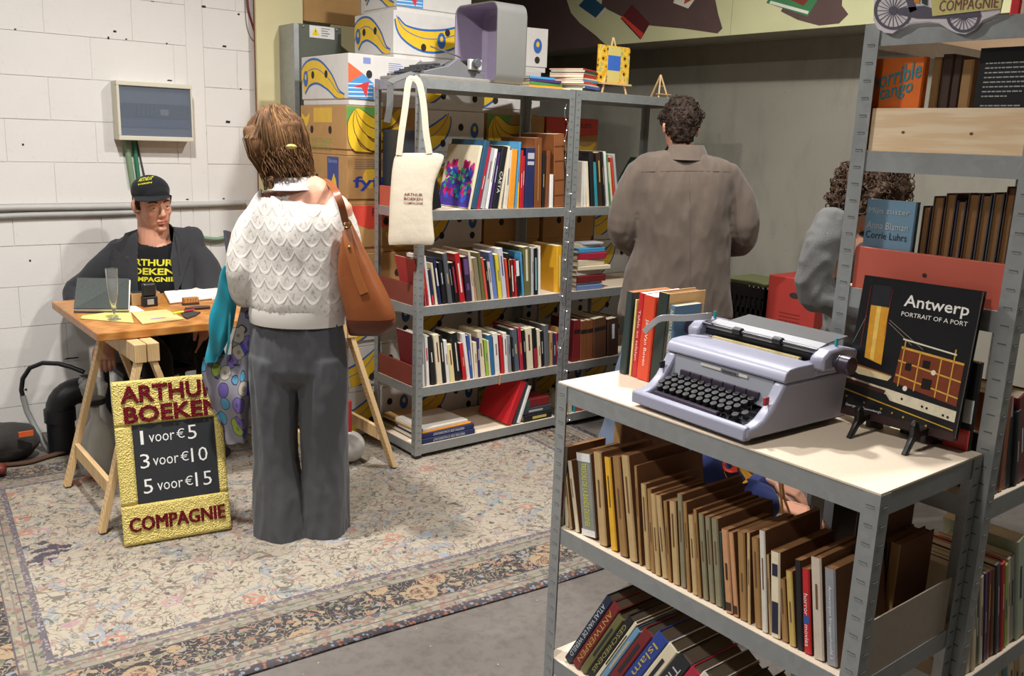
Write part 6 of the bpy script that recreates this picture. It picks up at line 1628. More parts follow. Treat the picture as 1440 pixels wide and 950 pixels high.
for r_i in range(4):
    for k in range(10):
        MB().box(ox0+.012+r_i*.028, ox0+.030+r_i*.028, oy0+.045+k*.025, oy0+.062+k*.025, zz+.030+r_i*.011, zz+.040+r_i*.011).build('key', M('3a3a3e', .4), ow, bevel=.002)
MB().prism([(ox0+.008, .016), (ox0+.008, .026), (ox0+.13, .06), (ox0+.13, .016)], lambda u, v, w: (u, w, zz+v), oy0+.031, oy1-.031).build('key_bed', M('4a4a4e', .6), ow)
MB().tube([(ox0+.27, oy0-.01, zz+.082), (ox0+.27, oy1+.01, zz+.082)], .017, 18).build('platen', M('1e1e20', .5), ow, True)
MB().tube([(ox0+.27, oy0-.035, zz+.082), (ox0+.27, oy0-.012, zz+.082)], .02, 18).build('platen_knob', M('55585c', .4), ow, True, bevel=.002)
MB().box(ox0+.24, ox0+.31, oy0-.010, oy0+.012, zz+.052, zz+.10).build('carriage_end', M('c8c8c6', .3), ow, bevel=.004)
MB().box(ox0+.235, ox0+.31, oy0+.013, oy1-.0, zz+.05, zz+.066).build('carriage', M('2a2a2c', .5), ow, bevel=.003)
MB().ribbon([(ox0+.21, oy0+.02, zz+.105), (ox0+.12, oy0+.02, zz+.125), (ox0+.05, oy0+.03, zz+.14)], .012, (0, 1, 0), .004).build('return_lever', M('77777a', .3, .4), ow)
# upright case lid, open towards the left
cl_ = thing('typewriter_case', 'grey typewriter case lid standing open with lilac lining', 'case', (2.78, 3.68, zz))
cx0, cx1 = 2.655, 2.85
def rr_ring(x, y0, y1, z0, z1, rad, n=6):
    pts = []
    for (cy, cz, a0) in ((y1-rad, z0+rad, -90), (y1-rad, z1-rad, 0), (y0+rad, z1-rad, 90), (y0+rad, z0+rad, 180)):
        for k in range(n+1):
            a = math.radians(a0+90*k/n); pts.append((x, cy+rad*math.cos(a), cz+rad*math.sin(a)))
    return pts
cy0, cy1, cz0, cz1 = 3.515, 3.865, zz, zz+.375
outer = [rr_ring(cx0, cy0, cy1, cz0, cz1, .05), rr_ring(cx1-.02, cy0, cy1, cz0, cz1, .05), rr_ring(cx1, cy0+.02, cy1-.02, cz0+.02, cz1-.02, .04)]
inner = [rr_ring(cx0, cy0+.006, cy1-.006, cz0+.006, cz1-.006, .045), rr_ring(cx1-.03, cy0+.006, cy1-.006, cz0+.006, cz1-.006, .045), rr_ring(cx1-.012, cy0+.03, cy1-.03, cz0+.03, cz1-.03, .03)]
mb = MB(); mb.rings(outer, False); n = len(outer[0]); mb.add(outer[2], [tuple(range(n))])
mb.add(outer[0]+inner[0], [(k, (k+1) % n, n+(k+1) % n, n+k) for k in range(n)])
mb.build('shell', M('7d7d7a', .55, var=.06), cl_, True)
mb = MB(); mb.rings(inner, False); mb.add(inner[2], [tuple(range(n))])
mb.build('lining', M('a99cb4', .6, var=.1, scale=20), cl_, True)
# grey strap hanging over the corner
MB().ribbon(catmull([np.array(p) for p in [(ox0-.02, oy0+.05, zz+.018), (ox0-.035, oy0+.045, zz+.018), fp(551, 114, (2.19, 3.56)), fp(549, 125, (2.19, 3.56)), fp(548, 150, (2.19, 3.56)), fp(544, 172, (2.19, 3.56))]], 4), .03, SV, .003).build('strap', M('6c6c6a', .7), ow)
# easel with sunflower-patterned booklet and an empty one
def mini_easel(x, y, h, label):
    r = thing('mini_easel', label, 'easel', (x, y, TZ))
    w = h*.32
    tops_ = np.array([x, y, TZ+h])
    for nm2, a in (('leg', (x-w, y-.03, TZ)), ('leg', (x+w, y-.03, TZ)), ('rear_leg', (x, y+.07, TZ))):
        MB().bar(a, tops_+np.array([0, 0, .008]), .008, .008).build(nm2, PINE_Z, r)
    MB().box(x-w*1.25, x+w*1.25, y-.045, y-.018, TZ+h*.17, TZ+h*.2).build('ledge', PINE_Z, r)
    MB().box(x-w*.45, x+w*.45, y-.012, y-.006, TZ+h*.55, TZ+h*.57).build('cross_bar', PINE_Z, r)
    return r
q = oY(862, 128, 3.60)
mini_easel(q[0], 3.62, .285, 'small wooden easel holding the sunflower booklet')
z0 = TZ+.285*.2+.001
sf = thing('booklet', 'yellow sunflower-patterned booklet with blue label on small easel', 'booklet', (q[0], 3.60, z0))
def mat_sun():
    t = NT('sunflower_pattern')
    v = t.voro(30, t.coord(), 'F1', 0)
    c = t.ramp(v, [(0, '3a2a18'), (.18, '4a3418'), (.24, 'e0a82a'), (.5, 'ecc84a'), (.7, 'b8b06a')], 'CONSTANT')
    return t.fin(c, .5)
x0_, x1_ = oY(840, 100, 3.6)[0], oY(884, 100, 3.6)[0]
hs = .19
b_ = MB().box(x0_, x1_, 3.597, 3.606, z0, z0+hs).build('cover', mat_sun(), sf)
mbox(x0_+(x1_-x0_)*.3, x0_+(x1_-x0_)*.7, 3.5962, 3.597, z0+.005, z0+hs-.005).build('strip', M('d8c878', .5), sf)
mbox(x0_+(x1_-x0_)*.3, x0_+(x1_-x0_)*.7, 3.5955, 3.5962, z0+hs*.34, z0+hs*.74).build('blue_label', M('3a6cc8', .5), sf)
q = oY(927, 139, 3.62)
mini_easel(q[0], 3.62, .12, 'small empty wooden easel on top of far bookcase')

# ================================================================== TOTE BAG
def px_loft(rows_, B, off=0.0, seg=28, power=.75):
    R = []
    for (y, xl, xr, th) in rows_:
        a = fp(xl, y, B, off); b = fp(xr, y, B, off); c = (a+b)/2; s_ = (b-a)/2
        rg_ = []
        for k in range(seg):
            an = 2*math.pi*k/seg; ca, sa = math.cos(an), math.sin(an)
            rg_.append(c+s_*np.sign(ca)*abs(ca)**.6+NV*th/2*np.sign(sa)*abs(sa)**power)
        R.append(rg_)
    return R
def mat_canvas():
    t = NT('natural_canvas'); c = t.mix(t.noise(180), 'd8cbb4', 'e6dcc8'); t.bump(t.noise(14, None, 3), .35, .01); return t.fin(c, .9)
CANV = mat_canvas()
TB = (2.195, 3.44)
tt = thing('tote_bag', 'cream canvas tote bag with dark red print hanging on bookcase corner', 'tote bag', tuple(fp(580, 345, TB)))
rows_ = [(215, 566, 612, .012), (219, 556, 624, .02), (235, 552, 620, .03), (255, 550, 612, .034), (285, 548, 608, .036), (315, 547, 609, .034), (336, 546, 611, .026), (344, 547, 609, .012)]
rows_ = [tuple(r_) for r_ in catmull([np.array(r_, float) for r_ in rows_], 3)]
mb = MB().rings(px_loft(rows_, TB))
tbg = mb.build('bag_body', CANV, tt, True, sharp=70)
sm_ = MB()
for pts in ([(561, 218), (565, 185), (570, 150), (574, 118), (578, 110)], [(604, 216), (599, 185), (596, 150), (590, 118), (582, 109)]):
    sm_ = MB(); sm_.ribbon(catmull([fp(x, y, TB, -.01) for x, y in pts], 4), .028, SV, .003); sm_.build('strap', CANV, tt, True)
MB().ribbon([fp(575, 111, TB, -.01), fp(580, 107, TB, .03), fp(583, 107, TB, .07), fp(587, 112, TB, -.01)], .026, SV, .003).build('strap', CANV, tt, True)
bv = bvh_of(tbg)
tm = MB()
for s_, yy, wx in (('ARTHUR', 273, 26), ('BOEKEN', 279, 26), ('COMPAGNIE', 285, 27)):
    c = fp(582, yy, TB); w_ = np.linalg.norm(fp(582+wx/2, yy, TB)-fp(582-wx/2, yy, TB))
    letters(tm, s_, c, SV, (0, 0, 1), w=w_, h=.0125 if s_ != 'COMPAGNIE' else .010, eps=.001, bold=.01, onto=(bv, NV))
tm.build('print', M('7a3430', .7, var=0), tt)
# dark storage case and white sheet at the left end of the upper shelf
tag(mbox(BX0+.03, BX0+.16, 3.70, 3.88, BL[1]+.001, BL[1]+.36).build('storage_case', M('2c3036', .5), bevel=.012, seg=3), 'dark grey case standing at left end of upper shelf behind tote bag', 'case')

# ================================================================== CRATE AND RED BOX NEAR THE CONCRETE WALL
cr_ = thing('crate', 'black plastic crate with slatted sides by concrete wall', 'crate', (3.95, 2.86, 0))
# the crate stands on a second crate; the top rim is seen at the coat's right
def crate(z0, parent):
    x0c, x1c, y0c, y1c, h = 3.82, 4.18, 2.72, 3.10, .27
    mb = MB()
    mb.box(x0c, x1c, y0c, y1c, z0, z0+.01)
    for (a, b, c, d) in ((x0c, x0c+.012, y0c, y1c), (x1c-.012, x1c, y0c, y1c), (x0c, x1c, y0c, y0c+.012), (x0c, x1c, y1c-.012, y1c)):
        for (za, zb) in ((0, .05), (.13, .16), (.22, h)): mb.box(a, b, c, d, z0+za, z0+zb)
        n_ = 12
        for k in range(n_):
            if b-a > d-c: mb.box(a+(b-a)*k/n_, a+(b-a)*(k+.5)/n_, c, d, z0+.05, z0+.22)
            else: mb.box(a, b, c+(d-c)*k/n_, c+(d-c)*(k+.5)/n_, z0+.05, z0+.22)
    return mb.build('crate_shell', BLACKP, parent)
crate(.575, cr_)
MB().box(3.85, 4.15, 2.75, 3.07, .59, .72).build('contents', M('7d7a5a', .7, var=.4, scale=30), cr_)
for k, z in enumerate((.001, .288)):
    c2_ = thing('crate', ['lowest black crate under the slatted crate by concrete wall', 'middle black crate under the slatted crate by concrete wall'][k], 'crate', (3.95, 2.86, z))
    crate(z, c2_)
tag(MB().box(3.86, 4.14, 2.77, 3.05, .8462, .862).build('folder', M('666a44', .7)), 'olive green folder lying on the black crate', 'folder')
rb = thing('red_box', 'tall red cardboard box with hand hole by the grey sweater', 'box', (3.95, 2.56, 0))
MB().box(3.80, 4.12, 2.42, 2.70, .0, .93).build('body', M('a2322a', .6, var=.1, scale=10), rb, bevel=.004)
p = oX(1115, 415, 3.80)
MB().prism(circ(0, 0, .03, .014, 12), lambda u, v, w: (3.7995-w, p[1]+u-.01, p[2]+v), 0, .001).build('hand_hole', DARK, rb)
mb = MB()
for k in range(6): mb.box(3.7988, 3.7998, 2.5, 2.62, .66+k*.018, .664+k*.018)
mb.build('small_print', M('7a2018', .7), rb)
tag(MB().lathe([(.05, 0), (.06, .01), (.055, .07), (.02, .08)], (4.06, 2.60, .9305), 16).build('cap', M('1c1c20', .7), None, True), 'dark cap lying on top of the red box', 'cap')

# white globe by the right trestle, bag and shoe at the left edge
q = oZ(492, 655, RUGZ)
gl = thing('white_ball', 'white round ball on the rug beside grey trousers', 'ball', (q[0]+.03, q[1]+.06, RUGZ))
MB().ball((q[0]+.03, q[1]+.06, RUGZ+.075), (.075, .075, .075), 24, 16).build('ball', M('c9c8c4', .4, var=.04), gl, True)
MB().tube([(q[0]+.03, q[1]+.06, RUGZ+.149), (q[0]+.03, q[1]+.06, RUGZ+.30)], .012, 10).build('red_handle', M('b02a2a', .4), gl, True)
# ================================================================== PEOPLE
def V3(*a): return np.array(a, float)
def legs(mb, hips, knees, ankles, toes, k=1.0):
    for h, kn, an, to in zip(hips, knees, ankles, toes):
        chain(mb, [(h, .08*k, .085*k), ((h*.5+kn*.5), .068*k, .072*k), (kn, .05*k, .053*k), (kn*.6+an*.4, .048*k, .052*k), (an, .034*k, .036*k)], SV)
        chain(mb, [(an+V3(0, 0, -.0), .034*k, .035*k), (an*.5+to*.5, .04*k, .03*k), (to, .036*k, .02*k)], (0, 0, 1))

# ------------------------------------------------------------------ WOMAN in the white knitted sweater, seen from behind
B = (1.42, 3.06)
wf = lambda x, y, o=0.0: fp(x, y, B, o)
wom = thing('person', 'person in white knitted sweater and wide grey trousers at the table', 'person', (B[0], B[1], RUGZ))
hd = Head(wf(388, 203, .02), frame(math.radians(112), .18, -.05), .98)
pel, chs, nkb = wf(421, 455), wf(418, 330), wf(412, 268)
shL, shR = wf(362, 300), wf(478, 292)
elL, wrL = wf(341, 392, -.02), wf(338, 372, .22)
elR, wrR = wf(490, 385, .03), wf(455, 375, .28)
body = MB()
hd.skull(body); hd.neck(body, nkb, .05)
chain(body, [(nkb, .07, .06), (wf(416, 274), .13, .085), (wf(416, 288), .148, .098), (chs, .135, .09), (wf(420, 400), .115, .085), (pel, .15, .11)], SV)
for s_, e, w_ in ((shL, elL, wrL), (shR, elR, wrR)):
    chain(body, [(s_, .045, .045), (s_*.5+e*.5, .04, .04), (e, .034, .034), (w_, .024, .024)], SV)
hand(body, wrL, wf(332, 352, .30)-wrL, V3(-.6, 0, .4), 1, .7, .92)
hand(body, wrR, wf(440, 372, .38)-wrR, V3(.2, 0, 1), -1, .6, .92)
fl = (wf(398, 755, .02), wf(462, 735, .0))
legs(body, [wf(396, 475), wf(448, 470)], [wf(393, 610, .03), wf(458, 600, .02)], [wf(398, 738, .0), wf(462, 722, .0)], [V3(fl[0][0]-.02, fl[0][1]+.12, RUGZ+.03), V3(fl[1][0]+.0, fl[1][1]+.12, RUGZ+.03)], .92)
bo = blob('body', body, .006, wom, SKIN, 3)
hd.face(wom)
def mat_knit():
    t = NT('white_lace_knit')
    sp = t.n('ShaderNodeSeparateXYZ'); nz = t.n('ShaderNodeTexNoise'); nz.inputs['Scale'].default_value = 9; t.set(nz.inputs['Vector'], t.coord())
    wv = t.n('ShaderNodeVectorMath', {'operation': 'MULTIPLY_ADD'}); t.set(wv.inputs[0], nz.outputs[1]); wv.inputs[1].default_value = (.018, .018, .018); t.set(wv.inputs[2], t.coord()); t.set(sp.inputs[0], wv.outputs[0])
    ac = t.math('ADD', t.math('MULTIPLY', sp.outputs[0], float(SV[0])), t.math('MULTIPLY', sp.outputs[1], float(SV[1])))
    zr = t.math('DIVIDE', sp.outputs[2], .052)
    rw = t.math('FLOOR', zr); fz = t.math('SUBTRACT', zr, rw)
    xr = t.math('ADD', t.math('DIVIDE', ac, .058), t.math('MULTIPLY', t.math('MODULO', rw, 2.0), .5))
    fx = t.math('SUBTRACT', t.math('SUBTRACT', xr, t.math('FLOOR', xr)), .5)
    # scalloped lower edge: a parabola in every cell, with a slit of lace in its middle
    arc = t.math('ABSOLUTE', t.math('SUBTRACT', fz, t.math('MULTIPLY', t.math('MULTIPLY', fx, fx), 2.6)))
    h = t.math('SUBTRACT', 1.0, t.math('MINIMUM', t.math('MULTIPLY', arc, 5.0), 1.0))
    h = t.math('ADD', h, t.math('MULTIPLY', t.noise(170), .4))
    sl = t.math('ABSOLUTE', t.math('SUBTRACT', t.math('ABSOLUTE', fx), t.math('MULTIPLY', t.math('SUBTRACT', .95, fz), .3)))
    hole = t.math('MULTIPLY', t.math('LESS_THAN', sl, .05), t.math('MULTIPLY', t.math('GREATER_THAN', fz, .4), t.math('GREATER_THAN', t.noise(90), .5)))
    c = t.mix(t.noise(30), 'e4dfd8', 'd6d0c8'); c = t.mix(t.math('MULTIPLY', hole, .55), c, '9a948c')
    t.bump(h, .35, .005)
    return t.fin(c, .92, 0, Specular_IOR_Level=.15)
sw = MB()
def W4(y, xl, xr, b, o=0.0):
    a_, b_ = wf(xl, y, o), wf(xr, y, o)
    return ((a_+b_)/2, np.linalg.norm(b_-a_)/2, b)
chain(sw, [W4(272, 378, 468, .075), W4(290, 352, 488, .105), W4(330, 350, 490, .135), W4(380, 350, 490, .140), W4(420, 352, 492, .142), W4(436, 354, 490, .135)], SV, 32)
chain(sw, [(wf(372, 296), .058, .062), (wf(352, 335, -.01), .066, .072), (wf(344, 385, -.02), .066, .078), (wf(346, 408, .02), .060, .066), (wf(342, 392, .12), .05, .052), (wf(339, 376, .19), .034, .034)], SV)
chain(sw, [(wf(468, 288), .052, .058), (wf(484, 330, .01), .055, .062), (wf(490, 380, .03), .055, .06), (wf(478, 392, .12), .05, .05), (wf(458, 378, .25), .034, .034)], SV)
def neckline(p, n):
    x, y = pix(p)
    # boat neckline: open ring round the neck
    return y < 274-(x-418)*.07-(8 if (p-np.array([*B, 0])) @ NV > .02 else 0) and 366 < x < 476 and p[2] > 1.2
knit = mat_knit()
swo = blob('sweater', sw, .007, wom, knit, 5, wrinkle(.010, 10, 10, 6, 2.0, .003), neckline, .008)
rib = MB()
rr_ = [W4(430, 353, 489, .138), W4(440, 352, 488, .140), W4(452, 354, 487, .136)]
R = []
for (c_, a_, b_) in rr_:
    R.append([c_+SV*a_*(1+.012*(k % 2))*math.cos(2*math.pi*k/120)+NV*b_*(1+.012*(k % 2))*math.sin(2*math.pi*k/120) for k in range(120)])
MB().rings(R, False).build('ribbed_hem', M('dcd7cf', .9, var=.05), wom, True, sharp=180)
tr = MB()
chain(tr, [W4(442, 360, 484, .125), W4(480, 356, 489, .132), W4(515, 356, 489, .130)], SV, 28)
chain(tr, [W4(500, 354, 428, .120), W4(560, 355, 418, .112), W4(640, 360, 416, .108, .0), W4(710, 360, 430, .115), W4(768, 360, 440, .120, .0)], SV, 24, 4, .12)
chain(tr, [W4(500, 416, 490, .118), W4(560, 424, 490, .11), W4(640, 428, 489, .106, .02), W4(700, 428, 491, .112, .03), W4(746, 428, 493, .116, .04)], SV, 24, 4, .12)
GREYT = mat_cloth('grey_wool_trouser', '4b4c50', '5b5c60', 300, .2)
def tfold(co, no):
    n1 = nz3(co, 11, 11, 2.0, 4.0); n2 = nz3(co, 22, 22, 4.5, 8.0)
    return .016*n1+.010*(.25-np.abs(n2))+.002*nz3(co, 40, 40, 20, 1.0)
blob('trousers', tr, .008, wom, GREYT, 3, tfold)
# hair: a wavy bob with strands
HAIRW = mat_hair('light_brown_hair', '432c1a', '7d5836', 70)
hb = MB()
chain(hb, [(hd.p(0, -.055, .03), .07, .07), (hd.p(0, -.015, .048), .087, .092), (hd.p(0, .035, .05), .076, .074)], hd.r, cap=.85)
chain(hb, [(hd.p(0, -.05, .05), .08, .07), (hd.p(0, -.06, -.02), .086, .058), (hd.p(.005, -.062, -.075), .072, .048), (hd.p(.01, -.055, -.115), .05, .03)], hd.r)
for g_ in (-1, 1): chain(hb, [(hd.p(g_*.07, .015, .05), .030, .058), (hd.p(g_*.080, .0, -.0), .030, .058), (hd.p(g_*.080, .005, -.06), .024, .04), (hd.p(g_*.07, .005, -.105), .016, .024)], hd.f)
hair = blob('hair', hb, .006, wom, HAIRW, 4, lambda co, no: .006*nz3(co, 30, 30, 9, 1.0)+.004*nz3(co, 70, 70, 16, 3.0))
rg = random.Random(6)
hbv = bvh_of(hair)
def wstr(q):
    th, ph = q
    pts = []
    for k in range(9):
        u = k/8
        d_ = hd.r*math.cos(th)*math.sin(.35+1.5*min(u*1.3, 1))+hd.f*math.sin(th)*math.sin(.35+1.5*min(u*1.3, 1))+hd.u*math.cos(.35+1.5*min(u*1.3, 1))
        o_ = hd.p(0, -.02, .03)+hd.u*(-.16*max(u-.35, 0)/.65)
        hit = hbv.ray_cast(Vector(o_+d_*.3), Vector(-d_), .3)
        p_ = np.array(hit[0]) if hit[0] is not None else o_+d_*.09
        pts.append(p_+d_*(.002+.004*math.sin(u*9+ph))+hd.r*.006*math.sin(u*7+ph))
    return pts
roots = [(rg.uniform(math.pi*.9, math.pi*2.1), rg.uniform(0, 6.3)) for _ in range(520)]
strands('hair_strands', wom, HAIRW, roots[:260], wstr, .0019)
strands('hair_strands', wom, mat_hair('blonde_highlights', '6e4c2c', 'a87f50', 60), roots[260:400], wstr, .0017)
strands('hair_strands', wom, mat_hair('dark_lowlights', '2a1a10', '43301e', 60), roots[400:], wstr, .0019)
_mw = mat_hair('wavy_hair_ends', '4a3220', '8a6440', 60)
mbw = MB()
rgw = random.Random(12)
for _ in range(170):
    th = rgw.uniform(math.pi*1.0, math.pi*2.0); z0 = rgw.uniform(-.02, .05)
    d_ = hd.r*math.cos(th)+hd.f*math.sin(th)
    h_ = hbv.ray_cast(Vector(hd.p(0, -.02, z0-.06)+d_*.3), Vector(-d_), .3)
    if h_[0] is None: continue
    p0 = np.array(h_[0]); ph_ = rgw.uniform(0, 6.3); L_ = rgw.uniform(.05, .10); am = rgw.uniform(.004, .010)
    mbw.tube([p0+d_*(.001+.006*math.sin(k*.7+ph_)+.003*k/7)-hd.u*L_*k/7+np.cross(d_, hd.u)*am*math.sin(k*1.1+ph_) for k in range(8)], [.0022*(1-.7*k/7) for k in range(8)], 5)
mbw.build('hair_ends', _mw, wom, True)['kind'] = 'stuff'
clip = wf(410, 206, -.115)
MB().ball(clip, (.02, .012, .009), 12, 8).build('hair_clip', M('c8b46a', .3, .3), wom, True)
# pale shirt collar at the neck
cm_ = MB(); Rr = []
for k in range(20):
    a = math.radians(-200+k*220/19)
    u_ = hd.r*math.cos(a)+V3(hd.f[0], hd.f[1], 0)*math.sin(a)
    b0 = nkb+u_*.062+V3(0, 0, .052); b1 = nkb+u_*.100+V3(0, 0, .010)
    Rr.append([b0, b1, b1+u_*.003, b0+u_*.003])
cm_.rings(Rr).build('shirt_collar', M('d8d2ce', .8, var=.06), wom, True)
# phone in her left hand
ph = wf(324, 350, .30)
tag(MB().bar(ph+V3(-.0, 0, -.05), ph+V3(.0, .03, .07), .008, .07, NV).build('phone', M('3c4650', .3), bevel=.002), 'dark phone held up in front of the knitted sweater', 'phone')
# brown leather shoulder bag
BL_ = (B[0]+.0, B[1]-.0)
def mat_leather():
    t = NT('brown_leather'); c = t.mix(t.noise(11, None, 4), '7d4220', 'a05c30'); c = t.mix(t.math('MULTIPLY', t.noise(45, None, 4), .4), c, '5a2c14'); t.bump(t.noise(120), .12, .002); return t.fin(c, .38)
LEA = mat_leather()
lb = thing('shoulder_bag', 'brown leather shoulder bag hanging at the hip of knitted sweater', 'bag', tuple(wf(522, 470, -.07)))
rows_ = [(312, 486, 494, .02), (325, 483, 500, .05), (350, 478, 512, .08), (385, 475, 530, .10), (415, 480, 545, .115), (440, 486, 555, .12), (456, 489, 554, .115), (464, 490, 540, .09)]
rows_ = [tuple(r_) for r_ in catmull([np.array(r_, float) for r_ in rows_], 3)]
lbo = MB().rings(px_loft(rows_, B, -.075)).build('bag_body', LEA, lb, True, sharp=70)
rows2 = [(446, 487, 556, .124), (456, 488, 555, .121), (468, 491, 543, .095), (470, 492, 538, .06)]
rows2 = [(y+ (0), a, b, c) for y, a, b, c in rows2]
MB().rings(px_loft(rows2, B, -.075)).build('base_panel', M('5a2a16', .4, var=.15), lb, True, sharp=70)
st_pts = [wf(455, 252, .10), wf(462, 256, .03), wf(470, 266, -.10), wf(479, 285, -.135), wf(486, 312, -.115)]
MB().ribbon(catmull(st_pts, 5), .026, SV, .005).build('strap', LEA, lb, True, bevel=.001)
MB().tube([wf(488, 314, -.10)+SV*.014*math.cos(a*.524)+V3(0, 0, .014)*math.sin(a*.524) for a in range(13)], .003, 8).build('ring', M('b09a5a', .25, .8), lb, True)
lbv = bvh_of(lbo)
fl_ = []
for (x, y) in [(489, 322), (494, 345), (502, 372), (510, 395), (516, 409)]:
    p = wf(x, y, -.075); hit = lbv.ray_cast(Vector(p-NV*.3), Vector(NV), .5)
    fl_.append((np.array(hit[0]) if hit[0] else p)-NV*.004)
MB().ribbon(catmull(fl_, 4), .030, SV, .004).build('tongue_strap', M('94562c', .38, var=.15), lb, True, bevel=.001)
MB().ball(fl_[1]-NV*.004, .006, 10, 6).build('stud', M('b09a5a', .25, .8), lb, True)
# teal and patterned cloth bag on her left arm
def mat_dots():
    t = NT('dotted_fabric')
    co = t.coord(scale=(1, 1, .8))
    v = t.n('ShaderNodeTexVoronoi'); t.set(v.inputs['Vector'], co); v.inputs['Scale'].default_value = 19; v.inputs['Randomness'].default_value = .8
    sc = t.n('ShaderNodeSeparateColor'); t.set(sc.inputs[0], v.outputs[1])
    dot = t.ramp(sc.outputs[0], [(0, '3a3f9a'), (.25, '6a5a9a'), (.4, '4a8aa8'), (.55, '8aa03a'), (.7, '5a4a8a'), (.85, 'a8a090')], 'CONSTANT')
    base = t.mix(t.noise(9), '6e6c78', '918e98')
    c = t.mix(t.math('LESS_THAN', v.outputs[0], .46), base, dot)
    c = t.mix(t.math('LESS_THAN', v.outputs[0], .18), c, t.mix(.5, dot, '241c4a'))
    c = t.mix(t.math('LESS_THAN', t.math('ABSOLUTE', t.math('SUBTRACT', v.outputs[0], .47)), .02), c, '2a2a34')
    return t.fin(c, .7)
cb_ = thing('cloth_bag', 'patterned cloth bag with shiny teal lining hanging from left arm', 'bag', tuple(wf(328, 620, -.02)))
rows_ = [(500, 291, 352, .05), (520, 291, 353, .07), (545, 295, 354, .08), (570, 300, 354, .075), (595, 310, 352, .06), (612, 320, 350, .04), (622, 326, 348, .015)]
rows_ = [tuple(r_) for r_ in catmull([np.array(r_, float) for r_ in rows_], 4)]
def crumple(R, amp, seed):
    return [[p+NV*amp*noise.noise(Vector((p[0]*22+seed, p[1]*22, p[2]*5)))+SV*amp*.5*noise.noise(Vector((p[0]*16, p[1]*16+seed, p[2]*6))) for p in r_] for r_ in R]
MB().rings(crumple(px_loft(rows_, B, .02, 48), .05, 1)).build('bag_body', mat_dots(), cb_, True, sharp=70)
rows_ = [(372, 322, 330, .02), (388, 312, 334, .04), (410, 302, 332, .05), (440, 295, 326, .05), (470, 292, 324, .05), (495, 290, 318, .04), (508, 290, 306, .02)]
rows_ = [tuple(r_) for r_ in catmull([np.array(r_, float) for r_ in rows_], 4)]
MB().rings(crumple(px_loft(rows_, B, -.01, 48), .045, 7)).build('teal_lining', M('2390a4', .32, var=.2, scale=9), cb_, True, sharp=70)
rows_ = [(425, 338, 354, .03), (450, 334, 356, .04), (480, 328, 356, .05), (510, 326, 356, .05)]
MB().rings(crumple(px_loft(rows_, B, .03, 40), .02, 4)).build('bag_back', mat_dots(), cb_, True, sharp=70)
MB().ribbon([wf(322, 418, -.03), wf(323, 445, -.035), wf(322, 480, -.03), wf(318, 500, -.02)], .008, SV, .003).build('handle', M('2a8fa0', .4), cb_)

# ------------------------------------------------------------------ SEATED MAN behind the table
B = (1.345, 4.52)
mf = lambda x, y, o=0.0: fp(x, y, B, o)
man = thing('person', 'seated person in black cap and dark blazer behind the table', 'person', (B[0], B[1], RUGZ))
hd = Head(mf(214, 288, -.02), frame(math.radians(-82), .10, .10), 1.04)
body = MB()
hd.skull(body)
nkb = mf(217, 344, .0)
hd.neck(body, nkb, .070)
shR, shL = mf(168, 360, .02), mf(274, 362, .02)     # image left is his right
chain(body, [(nkb, .085, .07), (mf(218, 356), .15, .082), (mf(218, 410), .15, .10), (mf(218, 460, .02), .13, .10), (mf(218, 505, .02), .15, .12)], SV)
elR, wrR = mf(106, 412, -.03), mf(150, 478, -.34)
elL, wrL = mf(300, 418, -.04), mf(285, 455, -.22)
for s_, e, w_ in ((shR, elR, wrR), (shL, elL, wrL)):
    chain(body, [(s_, .05, .05), (s_*.5+e*.5, .045, .045), (e, .038, .038), (w_, .027, .027)], SV)
hand(body, wrR, V3(-.05, -.15, -1), V3(-.3, -1, .1), 1, .35, 1.0, .25)
hand(body, wrL, V3(-.1, -.5, -.8), V3(0.5, -.5, .3), 1, .4, 1.0)
seatz = .45
hipz = .50
B = (B[0]-.02, B[1])
hips = [V3(B[0]-.09, B[1]-.02, hipz), V3(B[0]+.10, B[1]-.02, hipz)]
knees = [V3(B[0]-.12, B[1]-.42, .50), V3(B[0]+.13, B[1]-.42, .50)]
anks = [V3(B[0]-.10, B[1]-.36, .10), V3(B[0]+.12, B[1]-.36, .10)]
toes = [V3(B[0]-.11, B[1]-.50, .045), V3(B[0]+.13, B[1]-.50, .045)]
legs(body, hips, knees, anks, toes, .95)
bo = blob('body', body, .0045, man, SKIN, 2)
hd.face(man, '33261c', 'b06258', '3a3a34')
STUB = M('8f6a58', .7, var=.3, scale=200)
# T-shirt
ts = MB()
chain(ts, [(mf(217, 338, .02), .085, .062), (mf(218, 350, .01), .13, .085), (mf(218, 364), .165, .100), (mf(218, 410), .170, .122), (mf(218, 460, .02), .150, .122), (mf(218, 500, .02), .158, .13)], SV, 28)
def tneck(p, n):
    x, y = pix(p)
    return y < 338+max(0, 9-.014*(x-220)**2)
BLK = mat_cloth('black_cotton', '121214', '1c1c1f', 200, .15)
tso = blob('t_shirt', ts, .006, man, BLK, 4, wrinkle(.004, 14, 14, 8, 6.0), tneck, .003)
tv = bvh_of(tso)
tm = MB()
for s_, yy, x0_, x1_, hh in (('ARTHUR', 365, 190, 252, .032), ('BOEKEN', 377, 190, 254, .032), ('COMPAGNIE', 387.5, 190, 255, .023)):
    c = mf((x0_+x1_)/2, yy); w_ = np.linalg.norm(mf(x1_, yy)-mf(x0_, yy))
    letters(tm, s_, c, SV, (0, 0, 1), w=w_, h=hh, eps=.002, bold=.03, onto=(tv, NV))
tm.build('shirt_print', M('d8d22a', .7, var=.1, scale=80), man)
